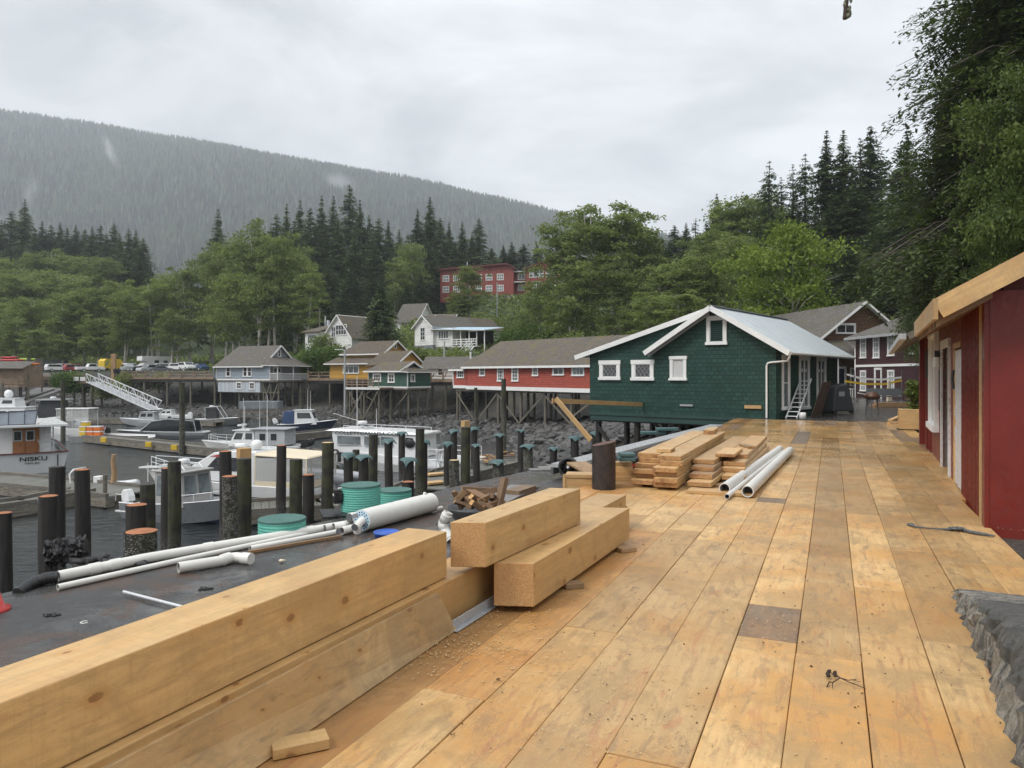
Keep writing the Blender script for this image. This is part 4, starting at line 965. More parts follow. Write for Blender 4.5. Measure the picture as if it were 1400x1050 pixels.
def smallbits():
    p=G(385,768,z+.01); m=MB(); m.blob((0,0,.012),.03,.022,.014,0,8,amp=.5); m.blob((.025,.01,.01),.014,.012,.01,0,8,amp=.5); o=m.build('foam_scrap','beige_canvas'); o.location=p; tag(o,'small pale yellow foam scrap on the asphalt','scrap')
    for (px,py,lab) in ((280,806,'black rag crumpled on the asphalt near the grey tube'),(69,842,'small clump of black debris at the left of the asphalt')):
        p=G(px,py,z); m=MB()
        for i in range(9): m.blob((rng.uniform(-.05,.05),rng.uniform(-.04,.04),.005),rng.uniform(.01,.035),rng.uniform(.01,.03),.012,0,8,amp=.9)
        o=m.build('debris','char'); o.location=p; tag(o,lab,'debris')
    p=G(-6,835,z); m=MB(); m.ring([(.13,0),(.13,.02),(.09,.022),(.03,.22),(0,.22)],(0,0,0),20); o=m.build('marker_cone','red_plastic'); o.location=(p.x-.03,p.y,z); tag(o,'small red marker at the left edge of the pier','marker')
    p=G(115,852,z); m=MB(); m.tube([(.03,0,.004),(0,-.02,.004),(-.03,0,.004),(-.03,.03,.004),(.0,.04,.004)],.004,6); o=m.build('wire_clip','white_paint'); o.location=p; tag(o,'small white bent wire clip on the asphalt','clip')
smallbits()
# ================================================================ lumber piles on the deck
dirL=None
def boardpile():
    # frame: along axis seen running to (1005,582)
    def frame(p0,p1):
        d_=(p1-p0); d_.z=0; L=d_.length; d_.normalize(); return p0,d_,V((d_.y,-d_.x,0)),L
    o,d_,q,L=frame(G(863,666,0),G(990,592,0))
    yaw=math.atan2(d_.y,d_.x)
    def board(s,b,zz,Ln,W,Tk,da,lab,grp,mat='lumber_new',name='board'):
        c=o+d_*(s+Ln/2)+q*(b+W/2); m=MB(); m.box(-Ln/2,Ln/2,-W/2,W/2,0,Tk,0,rng.uniform(0,.6),1,'x',True)
        ob=m.build(name,[mat,'end_pile'],bev=.004); ob.location=(c.x,c.y,zz); ob.rotation_euler=(0,0,yaw+R(da)); tag(ob,lab,'board',grp)
    Tk=.066; W=.34
    # bearers
    for s in (.5,2.6,4.4):
        c=o+d_*s+q*.62; m=MB(); m.box(-.75,.75,-.045,.045,0,.045,0,None,1,'x',True); ob=m.build('bearer',['lumber_old','end_grain']); ob.location=(c.x,c.y,0.001); ob.rotation_euler=(0,0,yaw-PI/2); tag(ob,f'{ORD[[.5,2.6,4.4].index(s)]} wooden bearer from the front under the stacked boards','bearer')
    heads=[[.0,.25,.18,.3,.45,.5],[.1,.04,.16,.1,.34,.42]]
    for cix in range(2):
        for lay in range(6):
            board(heads[cix][lay]+rng.uniform(-.03,.03)-.2*(cix==1),cix*(W+.02)+rng.uniform(-.012,.012),.046+lay*(Tk+.003),5.2+rng.uniform(-.3,.3)-(.4 if cix==1 and lay>5 else 0),W,Tk,rng.uniform(-.7,.7),
                  f'new board in the {"left" if cix==0 else "right"} column of the tall stack, {ordw(5-lay)} from the top','boards of the tall stack')
    zt=.046+6*(Tk+.003)
    board(.75,.16,zt,.22,.36,.05,90,'short board end lying across the front of the tall stack','offcuts on the stacks')
    board(4.5,.36,zt,1.0,.2,.08,2,'short thick board on the far end of the tall stack','offcuts on the stacks')
    # second, lower stack
    for lay in range(4):
        for cx in range(2 if lay<3 else 2):
            s=[.25,.55,.9,1.3][lay]+rng.uniform(0,.2)+(.9 if cx else 0); 
            board(s-.2,.85+cx*(W+.02)-(.03*lay),.046+lay*(Tk+.005),4.6+rng.uniform(-.3,.4)-(.8 if cx else 0),W,Tk,rng.uniform(-.6,.6)-1.0,
                  f'board in the {"left" if cx==0 else "right"} column of the low stack, {ordw(3-lay)} from the top','boards of the low stack','lumber_old' if lay in (1,2) and cx==0 else 'lumber_new')
    board(1.6,1.0,.046+4*(Tk+.005),1.1,.3,.05,-1,'pale wide board lying on the front of the low stack','offcuts on the stacks')
    board(3.2,1.25,.046+4*(Tk+.005),.5,.14,.04,25,'small reddish board lying askew on the low stack','offcuts on the stacks','lumber_old')
    board(-.55,1.15,.001,.9,.3,.045,90+0,'flat board under the front of the low stack','offcuts on the stacks')
shingle('x_dummy',(.1,.1,.1),(.1,.1,.1),(.1,.1,.1))
def endpile():
    m,k,b=newmat('end_pile',.65); v=coords(k); n=k.noise(v,60,4,.7); n2=k.noise(v,9,5)
    c=k.mix(k.ramp(n,.35,.68),(.28,.14,.055),(.52,.30,.12)); c=k.mix(k.ramp(n2,.48,.66,0,.75),c,(.20,.09,.035)); k.put(b.inputs['Base Color'],c); k.put(b.inputs['Normal'],k.bump(n,.5,.006)); MT['end_pile']=m
endpile()
boardpile()
zz=.0
pipe('deck_pipe',[G(990.5,668,.085),G(1066,614,.075)],.076,'large white pipe on the deck, nearest the board stacks',group='white pipes on the deck')
pipe('deck_pipe',[G(993.8,679,.04),G(1071,617,.04)],.036,'slim white pipe between the two large ones',group='white pipes on the deck')
pipe('deck_pipe',[G(1022,672,.085),G(1080,616,.085)],.08,'large white pipe lying rightmost on the deck',group='white pipes on the deck')
pipe('deck_pipe',[G(1000,655,.05),G(1012,645,.05)],.07,'short white pipe half hidden beside the low stack',group='white pipes on the deck') if False else None
# plywood box, wheel and clutter behind the steel piling
def clutter():
    p=G(795,682,-.2); r=tag(empty('plywood_crate',(p.x,p.y+.15,-.24),-AD*.4),'pale plywood crate left of the black steel piling','crate')
    m=MB(); m.box(-.22,.26,-.2,.2,0,.40,0,.1,None,'x',True); m.box(-.25,.29,-.215,-.2,.36,.41,0,.3,None,'x',True); m.box(-.25,-.21,-.214,-.2,0,.36,0,.2,None,'x',True); m.build('panel','lumber_new',r,bev=.004)
    q=G(784,650,.05); r=tag(empty('wheel',(q.x-.05,q.y+.4,.13),R(-15)),'black spoked wheel with a pale hub behind the plywood crate','wheel')
    m=MB(); m.ring([(.13,-.05),(.165,-.04),(.175,0),(.165,.04),(.13,.05),(.12,0),(.13,-.05)],(0,0,0),24); t=m.build('tyre','rubber',r); t.rotation_euler=(PI/2,0,0)
    m=MB(); m.ring([(0,.03),(.04,.03),(.05,.0),(.12,.0),(.12,-.02),(0,-.02)],(0,0,0),20); t=m.build('rim','black_plastic',r); t.rotation_euler=(PI/2,0,0)
    m=MB(); m.ring([(0,.045),(.022,.042),(.024,.02)],(0,0,0),12); t=m.build('hub','white_paint',r); t.rotation_euler=(PI/2,0,0)
    a=G(790,644,.12); b=G(815,655,.10); m=MB(); m.bar(a+V((0,.3,.1)),b+V((.1,.2,.02)),.34,.03,0,.1); tag(m.build('wood_sheet','lumber_old'),'brown sheet of wood sloping between the wheel and the steel piling','board')
    # little pallets of offcuts right of the steel pile
    o=G(852,664,0)
    for i,(dx,dy,zz,L,W,Tk) in enumerate(((0,0,.0,.5,.3,.05),(.03,.25,.05,.42,.28,.07),(.02,.3,.12,.40,.26,.07),(0,.32,.19,.38,.25,.07),(.02,.34,.26,.3,.2,.06))):
        m=MB(); m.box(-L/2,L/2,-W/2,W/2,0,Tk,0,None,1,'x',True); ob=m.build('wood_offcut',['lumber_new','end_grain'],bev=.003); ob.location=(o.x+dx,o.y+dy,zz); ob.rotation_euler=(0,0,R(rng.uniform(-8,8))); tag(ob,f'short pale offcut right of the steel piling, {ordw(4-i)} from the top of its heap','wood offcut','heap of offcuts by the steel piling')
    o=G(868,650,.1); m=MB(); m.box(-.09,.09,-.12,.12,-.05,.30); ob=m.build('tool_case','black_plastic',bev=.012); ob.location=(o.x,o.y+.2,.06); r=ob; tag(ob,'black upright tool case with a red stripe beside the tall stack','tool case')
    m=MB(); m.box(-.085,.085,-.126,-.1205,.16,.21); m.build('stripe','red_plastic',ob)
    o=G(856,626,.4); m=MB(); m.box(-.12,.12,-.15,.15,0,.06); m.box(-.10,.12,-.15,.13,.07,.12); ob=m.build('teal_bundle','cap_teal',bev=.01); ob.location=(o.x,o.y,.36); tag(ob,'folded teal felt bundle behind the steel piling','felt bundle')
    for i,(px,py,L) in enumerate(((893,594,.7),(912,589,.6))):
        o=P(px,py,20.5); m=MB(); m.box(-L/2,L/2,-.12,.12,0,.09); ob=m.build('teal_bundle','cap_teal',bev=.02); ob.location=o; ob.rotation_euler=(0,0,R(10)); tag(ob,f'{["left","right"][i]} teal felt roll lying below the green shop','felt bundle')
clutter()
# dark wood sheets on old pier: small boards near the firewood
m=MB(); m.bar(G(700,676,z+.03),G(724,668,z+.03),.25,.12); tag(m.build('timber_offcut','lumber_dark'),'dark rusty timber offcut on the grey pier planks','timber offcut')
m=MB(); m.bar(G(668,688,z+.02),G(718,664,z+.02),.5,.02); tag(m.build('plank_sheet','grey_plank'),'loose grey sheet on the old pier behind the scrap bin','sheet')
# two new timbers and one sloping brace by the green shop
def propped():
    a=P(755,548,25.5); b=P(878,553,31.2); m=MB(); m.bar(a,b,.05,.17,0,.1,1); tag(m.build('level_board',['lumber_new','end_grain'],bev=.004),'long new board fixed level along the left of the green shop','board')
    a=P(760,545,25.4); b=P(808,602,24.2); m=MB(); m.bar(a,b,.05,.17,0,.1,1); tag(m.build('sloping_board',['lumber_new','end_grain'],bev=.004),'new board sloping down from the level one to a capped piling','board')
propped()
# hanging mossy branch tip high above
m=MB(); c=P(1157,0,6.0)
m.tube([c+V((.0,0,.5)),c+V((.01,0,.02)),c+V((-.005,0,-.07)),c+V((-.01,0,-.155))],[.012,.014,.018,.02],8)
for i in range(14): m.blob(c+V((rng.uniform(-.02,.035),rng.uniform(-.02,.02),rng.uniform(-.15,.0))),.014,.012,.022,1,8,amp=.8)
o=m.build('mossy_twig',['twig','moss_pale']) if False else None
plain('moss_pale',(.16,.17,.11),.9,.3,20,.3)
root=tag(empty('hanging_branch',c),'mossy branch tip hanging down at the top of the picture','branch'); m.v=[tuple(V(q)-c) for q in m.v]; m.build('stem',['twig','moss_pale'],root)
# ================================================================ buildings
def window(par,x,z,w,h,y=0,face='f',nx=2,ny=2,trim=.09,fm='white_paint',pane='glass_dark',sill=True,head=False,depth=.06,lattice=False,name='window',mt=.03):
    """window centred at (x,z) on wall plane; face f: wall at constant y looking -y; r: wall at constant x(y param is x) looking +x, x param is y; l: looking -x"""
    if face=='f': fx=lambda a,d,c:(a,y-d,c)
    elif face=='r': fx=lambda a,d,c:(y+d,a,c)
    else: fx=lambda a,d,c:(y-d,a,c)
    def bx(m,a0,a1,d0,d1,c0,c1):
        p=[fx(a0,d1,c0),fx(a1,d1,c0),fx(a1,d0,c0),fx(a0,d0,c0),fx(a0,d1,c1),fx(a1,d1,c1),fx(a1,d0,c1),fx(a0,d0,c1)]
        m.hexa(p,0,None,None,False)
    m=MB(); a0,a1,c0,c1=x-w/2,x+w/2,z-h/2,z+h/2; D_=depth
    bx(m,a0-trim,a0,.003,D_,c0,c1); bx(m,a1,a1+trim,.003,D_,c0,c1); bx(m,a0-trim-(.03 if head else 0),a1+trim+(.03 if head else 0),.003,D_+.012,c1,c1+trim*1.2)
    bx(m,a0-trim-.04,a1+trim+.04,.003,D_+.04 if sill else D_,c0-trim*.8,c0)
    q=mt/2
    if not lattice:
        for i in range(1,nx): t=a0+w*i/nx; bx(m,t-q,t+q,.012,D_*.6,c0,c1)
        for j in range(1,ny): t=c0+h*j/ny; bx(m,a0,a1,.011,D_*.55,t-q,t+q)
    s=.035*min(1,w/.6); bx(m,a0,a0+s,.010,D_*.7,c0,c1); bx(m,a1-s,a1,.010,D_*.7,c0,c1); bx(m,a0+s,a1-s,.010,D_*.7,c0,c0+s); bx(m,a0+s,a1-s,.010,D_*.7,c1-s,c1)
    f=m.build(name,fm,par)
    m=MB(); p=[fx(a0,.008,c0),fx(a1,.008,c0),fx(a1,.008,c1),fx(a0,.008,c1)]; m.add(p,[(0,1,2,3)]); 
    pn=m.build('pane',pane,f)
    if lattice:
        m=MB(); st=w/4
        for k_ in range(-8,9):
            for sg in (1,-1):
                pts=[]
                xa=a0+k_*st
                # clip line of slope sg to the pane
                seg=[]
                for t in np.linspace(-h,2*h,61):
                    xx=xa+sg*t*.75; cc=c0+t if sg==1 else c0+t
                    if a0<=xx<=a1 and c0<=cc<=c1: seg.append((xx,cc))
                if len(seg)>1: m.bar(fx(seg[0][0],.016,seg[0][1]),fx(seg[-1][0],.016,seg[-1][1]),.014,.012)
        m.build('lead_lattice','lead_grey',f)
    return f
plain('lead_grey',(.30,.31,.31),.5,.05,3,.1)
def wallpoly(par,pts,ext,mat,name='wall'):
    m=MB(); m.poly(pts,ext); return m.build(name,mat,par)
def slab(par,a,b,c,d_,th,mat,name='roof',under='brown_rail'):
    """roof slab from 4 corner points (top surface, CCW from above) with thickness th downward"""
    a,b,c,d_=[V(p) for p in (a,b,c,d_)]; n=(b-a).cross(d_-a).normalized(); 
    if n.z<0: n=-n
    o=-n*th; m=MB()
    vs=[a,b,c,d_,a+o,b+o,c+o,d_+o]; m.add(vs,[(0,1,2,3),(7,6,5,4),(0,4,5,1),(1,5,6,2),(2,6,7,3),(3,7,4,0)],[0,1,1,1,1,1]); return m.build(name,[mat,under],par)
def trimbar(par,segs,w,t,mat='white_paint',name='fascia'):
    m=MB()
    for a,b in segs: m.bar(a,b,t,w)
    return m.build(name,mat,par)
def stilts(par,x0,x1,y0,y1,z,nx,ny,rot,org,braces=True,mat='old_timber_v',r=.13,rows_braced=(0,)):
    """posts down to the ground + cross braces; org/rot to find the terrain"""
    ca,sa=math.cos(rot),math.sin(rot); xs=np.linspace(x0,x1,nx); ys=np.linspace(y0,y1,ny); zb={}
    for i,x in enumerate(xs):
        for j,y in enumerate(ys):
            wx=org[0]+x*ca-y*sa; wy=org[1]+x*sa+y*ca; g=T(wx,wy)-org[2]-.4; zb[i,j]=g
            if g>z-.2: continue
            m=MB(); m.cyl((x,y,g),(x,y,z),r,r*.95,8); m.build('post',mat,par)
    if braces:
        for j in rows_braced:
            for i in range(nx-1):
                m=MB(); lo=max(zb[i,j],zb[i+1,j])+.7; y=ys[j]-r-.03
                if lo<z-.8:
                    if i%2==0: m.bar((xs[i],y,z-.15),(xs[i+1],y,lo),.05,.17)
                    else: m.bar((xs[i],y,lo),(xs[i+1],y,z-.15),.05,.17)
                    if nx<5: m.bar((xs[i],y-.06,lo),(xs[i+1],y-.06,z-.15),.05,.17)
                    m.build('brace',mat,par)
    m=MB()
    for y in ys: m.box(x0-.2,x1+.2,y-.12,y+.12,z-.02,z+.2)
    m.build('beam',mat,par)
# ---------------------------------------------------------------- green shop
def green_shop():
    A=V((3.5,32.9,0)); Cc=V((10.0,27.7,0)); e=(Cc-A).normalized(); ang=math.atan2(e.y,e.x); W=(Cc-A).length; L=8.4
    r=tag(empty('green_shop',A,ang),'dark green shingled shop with a pale metal roof at the deck end','building')
    def loc(px,py):   # pixel on the front wall -> local x,z
        t=(px-700)/1000; x=(t*A.y-A.x)/(e.x-t*e.y); Y=A.y+e.y*x; return x,H-(py-513)/1000*Y
    px_,pz=W-2.45,4.38; es=(4.38-2.53)/3.08; zr=lambda x: pz-es*(x-px_); zl=lambda x: pz-(pz-2.55)/(px_+.55)*(px_-x)
    wt=2.45
    # wall: pentagon extruded back
    zL=zl(0)-.08; zR=zr(W)-.08
    wallpoly(r,[(0,0,-.02),(W,0,-.02),(W,0,zR),(px_,0,pz-.08),(0,0,zL)],(0,L,0),'shingle_green')
    m=MB(); m.box(0,W,.03,L,-.35,-.02); m.build('floor_frame','green_skirt',r)
    m=MB()
    m.box(-.012,W+.012,-.012,.03,-.12,.0); m.build('skirt_board','green_skirt',r)
    # corner board strips
    f=.42
    slab(r,(px_,-f,pz),(W+.62,-f,zr(W+.62)),(W+.62,L+.3,zr(W+.62)),(px_,L+.3,pz),.07,'roof_metal',under='white_paint')
    slab(r,(-.62,-.22,zl(-.62)),(px_,-.22,pz-.004),(px_,L+.3,pz-.004),(-.62,L+.3,zl(-.62)),.07,'roof_grey',under='white_paint')
    # front gable eave piece that drops steeper on the left
    xe=px_-2.86; ze=pz-es*(px_-xe)
    m=MB(); a=(xe,-f-.002,ze);b=(px_,-f-.002,pz+.0); m.hexa([(xe,-f,ze-.07),(px_,-f,pz-.07),(px_,-.015,pz-.07),(xe,-.015,ze-.07),(xe,-f,ze),(px_,-f,pz),(px_,-.015,pz),(xe,-.015,ze)],0,None,None,False); m.build('gable_eave','white_paint',r)
    trimbar(r,[((xe-.05,-f-.03,ze-.10),(px_,-f-.03,pz-.065)),((px_,-f-.03,pz-.065),(W+.64,-f-.03,zr(W+.64)-.065))],.2,.045,name='fascia')
    trimbar(r,[((-.64,-.26,zl(-.64)-.085),(px_-.1,-.26,zl(px_-.1)-.085))],.2,.045,name='side_fascia')
    trimbar(r,[((xe+.02,-.2,ze-.2),(px_-.15,-.2,pz-.28))],.1,.08,'lead_grey','soffit_trim')
    m=MB(); m.bar((px_,-f-.05,pz+.02),(px_,L+.3,pz+.02),.22,.03); m.build('ridge_cap','roof_ridge',r)
    # ridge vent studs and rake seam
    # gutter + downpipe on the right
    xg=W+.66; zg=zr(W+.62)-.07
    m=MB(); m.tube([(xg,-f,zg),(xg,L+.3,zg-.02)],.06,8); m.build('gutter','white_worn',r)
    m=MB(); x2,_=loc(1049,500); m.tube([(xg-.02,-f+.02,zg-.03),(xg-.04,-f+.03,zg-.16),(xg-.2,-.12,zg-.28),(x2+.15,-.07,zg-.33),(x2+.04,-.07,zg-.36),(x2,-.07,zg-.46),(x2,-.07,.02)],.038,10); m.build('downpipe','white_paint',r)
    # windows on the front
    for cx,cy,w,h,kind in ((834,507,20,17.5,'l'),(879,507,21.5,18.5,'l'),(927.5,503.5,17,26,'b')):
        x,z=loc(cx,cy); x0,_=loc(cx-w/2,cy); x1,_=loc(cx+w/2,cy); Y=A.y+e.y*x; hh=h/1000*Y
        if kind=='l': window(r,x,z,x1-x0,hh,0,'f',1,1,.15,lattice=True,head=True)
        else:
            window(r,x,z-.02,x1-x0-.04,hh,0,'f',1,1,.11,pane='blind_white',head=True)
    x,z=loc(980,452.5); m_=window(r,x,z,.56,.88,0,'f',1,1,.14,pane='shutter_green',name='vent'); 
    m=MB()
    for i in range(11): zz=z-.40+i*.08; m.hexa([(x-.28,-.055,zz-.01),(x+.28,-.055,zz-.01),(x+.28,-.012,zz+.035),(x-.28,-.012,zz+.035),(x-.28,-.057,zz+.005),(x+.28,-.057,zz+.005),(x+.28,-.012,zz+.05),(x-.28,-.012,zz+.05)],0,None,None,False)
    m.build('louvre','shutter_green',m_)
    # boards nailed to the wall
    x,z=loc(939,554); m=MB(); m.box(x-.28,x+.28,-.06,-.01,z-.04,z+.04); m.build('nailed_board','lead_grey',r)
    x,z=loc(1030,556.5); m=MB(); m.box(x-.33,x+.33,-.07,-.012,z-.06,z+.07,0,.1,None,'x',True); m.build('nailed_board','lumber_new',r)
    # right side: tall windows
    for y0,wd in ((1.05,.62),(3.35,1.05),(5.75,1.05)):
        if wd<.8: window(r,y0,1.35,wd,1.9,W,'r',1,2,.12,pane='glass_grey')
        else: window(r,y0,1.32,wd,1.95,W,'r',2,1,.13,pane='glass_grey',mt=.10)
    for k_,(y0) in enumerate((3.1,3.6,5.5,6.0)):
        m=MB(); m.box(W+.012,W+.016,y0-.06,y0+.06,1.78,1.92); m.build('notice','white_paint',r)
    # white corner posts of the porch
    stilts(r,.25,W-.2,.35,L-.4,-.4,5,4,ang,A,True,'creosote',.15,(0,2))
    return r,A,e,ang,W,L
plain('green_skirt',(.016,.05,.042),.6,.1,3,.3); plain('shutter_green',(.01,.04,.034),.5,.1,3,.2); plain('roof_ridge',(.30,.33,.34),.4,.1,3,.4)
GS,GA,Ge,Gang,GW,GL=green_shop()
def gw(x,y,z=0):   # green shop local -> world
    ca,sa=math.cos(Gang),math.sin(Gang); return V((GA.x+x*ca-y*sa,GA.y+x*sa+y*ca,GA.z+z))
def shopthings():
    # ladder
    b=gw(GW+.42,.45,.0); t=gw(GW+.34,2.55,1.5); 
    r=tag(empty('ladder',b),'aluminium ladder leaning against the side of the green shop','ladder'); d_=t-b; side=(d_.cross(V((0,0,1)))).normalized()*.2
    for s in (-1,1): m=MB(); m.bar(side*s,d_+side*s,.03,.08); m.build('rail','aluminium_bright',r)
    n=9
    for i in range(n): c=d_*((i+.5)/n); m=MB(); m.cyl(c-side,c+side,.018,n=8); m.build('rung','aluminium_bright',r)
    m=MB(); m.ring([(0,.0),(.12,.0),(.12,.22),(.10,.25),(0,.25)],(0,0,0),16); o=m.build('paint_pail','white_paint'); o.location=gw(GW+.9,.1,.0)+V((.15,.25,0)); tag(o,'small white pail at the foot of the ladder','pail')
    # plywood leaning
    a=gw(GW+.75,2.4,.0); m=MB(); ang=Gang+PI/2
    m.box(-.62,.62,-.012,.012,0,1.45,0,.6,None,'x',True); o=m.build('plywood_sheet','lumber_ply'); o.location=a; o.rotation_euler=(R(16),0,ang); 
    o.rotation_euler=(R(-18),0,ang+PI) if False else (R(17),0,ang); tag(o,'dark sheet of plywood leaning against the green shop','plywood')
    # grey bin
    p=gw(GW+.75,5.6,0); r=tag(empty('covered_grill',p,Gang+R(60)),'dark grey covered cart on wheels beside the shop windows','cart')
    m=MB(); m.hexa([(-.6,-.35,.1),(.6,-.35,.1),(.6,.35,.1),(-.6,.35,.1),(-.45,-.3,1.15),(.28,-.3,1.30),(.28,.3,1.30),(-.45,.3,1.15)],0,None,None,False); m.build('cover','grill_grey',r,bev=.06)
    m=MB(); m.box(-.3,.02,-.352,-.345,.75,.95); m.build('label_plate','lead_grey',r)
    for s in (-.45,.5): m=MB(); m.cyl((s,-.3,.1),(s,-.2,.1),.1,n=14); m.build('wheel','rubber',r)
    # white chair-like bits: outdoor grill with copper lid
plain('aluminium_bright',(.68,.69,.70),.35,.06,3,.3,metal=.2); plain('grill_grey',(.045,.05,.055),.6,.1,3,.2); lumber('lumber_ply',(.13,.085,.06),(.10,.05,.03),(.06,.05,.045),.6,.3,0,.0,.6)
shopthings()
# ---------------------------------------------------------------- long red building on stilts
def red_hall():
    A=P(638,0,75); A.z=0; B=P(808,0,62); e=V((B.x-A.x,B.y-A.y,0)).normalized(); ang=math.atan2(e.y,e.x); L=25
    z0=.35; ze=2.62; zr_=5.25; Wd=9
    r=tag(empty('red_hall',(A.x,A.y,0),ang),'long red shingled building on stilts over the beach','building')
    def loc(px,py):
        t=(px-700)/1000; x=(t*A.y-A.x)/(e.x-t*e.y); Y=A.y+e.y*x; return x,H-(py-513)/1000*Y
    wallpoly(r,[(0,0,z0),(0,Wd,z0),(0,Wd,ze),(0,Wd/2,zr_-.1),(0,0,ze)],(L,0,0),'shingle_red')
    slab(r,(-.35,-.45,ze-.08),(L+.3,-.45,ze-.08),(L+.3,Wd/2,zr_),(-.0,Wd/2,zr_),.09,'roof_mossy'); slab(r,(-.0,Wd/2,zr_),(L+.3,Wd/2,zr_),(L+.3,Wd+.45,ze-.08),(-.35,Wd+.45,ze-.08),.09,'roof_mossy')
    trimbar(r,[((-.35,-.47,ze-.2),(L,-.47,ze-.2))],.2,.05,name='fascia')
    trimbar(r,[((-.02,-.03,z0+.05),(L,-.03,z0-.05))],.36,.06,name='base_board')
    trimbar(r,[((.02,-.02,z0+.2),(.02,-.02,ze-.2))],.05,.05,'shingle_red','corner_board')
    for cx,cy,w,h,nx,ny in ((659.5,508,5.5,9.5,2,2),(684.5,511,6.5,18,3,4),(704.5,511,7,18,3,4),(732,507,5.5,11,2,3),(763.5,506,13,11,2,1),(790.5,506.5,14.5,11.5,3,1)):
        x,z=loc(cx,cy); x0,_=loc(cx-w/2,cy); x1,_=loc(cx+w/2,cy); Y=A.y+e.y*x
        window(r,x,z-.02,x1-x0,h/1000*Y,0,'f',nx,ny,.13,pane='glass_dark' if cx!=790.5 else 'glass_grey',mt=.05)
    # lower extension at the left
    l=2.6; z1=ze-.3; wallpoly(r,[(-l,.25,z0),(-l,Wd-.6,z0),(-l,Wd-.6,z1),(-l,Wd/2,4.0),(-l,.25,z1)],(l-.003,0,0),'shingle_red')
    slab(r,(-l-.35,-.15,z1-.05),(-.004,-.15,z1-.05),(-.004,Wd/2,4.5),(-l+.6,Wd/2,4.35),.08,'roof_mossy'); slab(r,(-l+.6,Wd/2,4.35),(-.004,Wd/2,4.5),(-.004,Wd,z1-.05),(-l-.35,Wd,z1-.05),.08,'roof_mossy')
    trimbar(r,[((-l-.35,-.17,z1-.14),(-.36,-.17,z1-.14))],.18,.05,name='fascia'); trimbar(r,[((-l,.22,z0+.1),(-.003,.22,z0+.1))],.3,.06,name='base_board'); trimbar(r,[((-l+.05,.22,z0+.25),(-l+.05,.22,z1-.15))],.12,.12,name='corner_board')
    x,z=loc(634.5,510); window(r,-l/2-.05,1.75,1.0,.62,.25,'f',3,2,.12,mt=.05)
    stilts(r,-l+.4,L-.5,.5,Wd-.6,z0-.33,9,3,ang,(A.x,A.y,0),True,'old_timber_v',.15,(0,))
    for px in ():
        pass
    return r
red_hall()
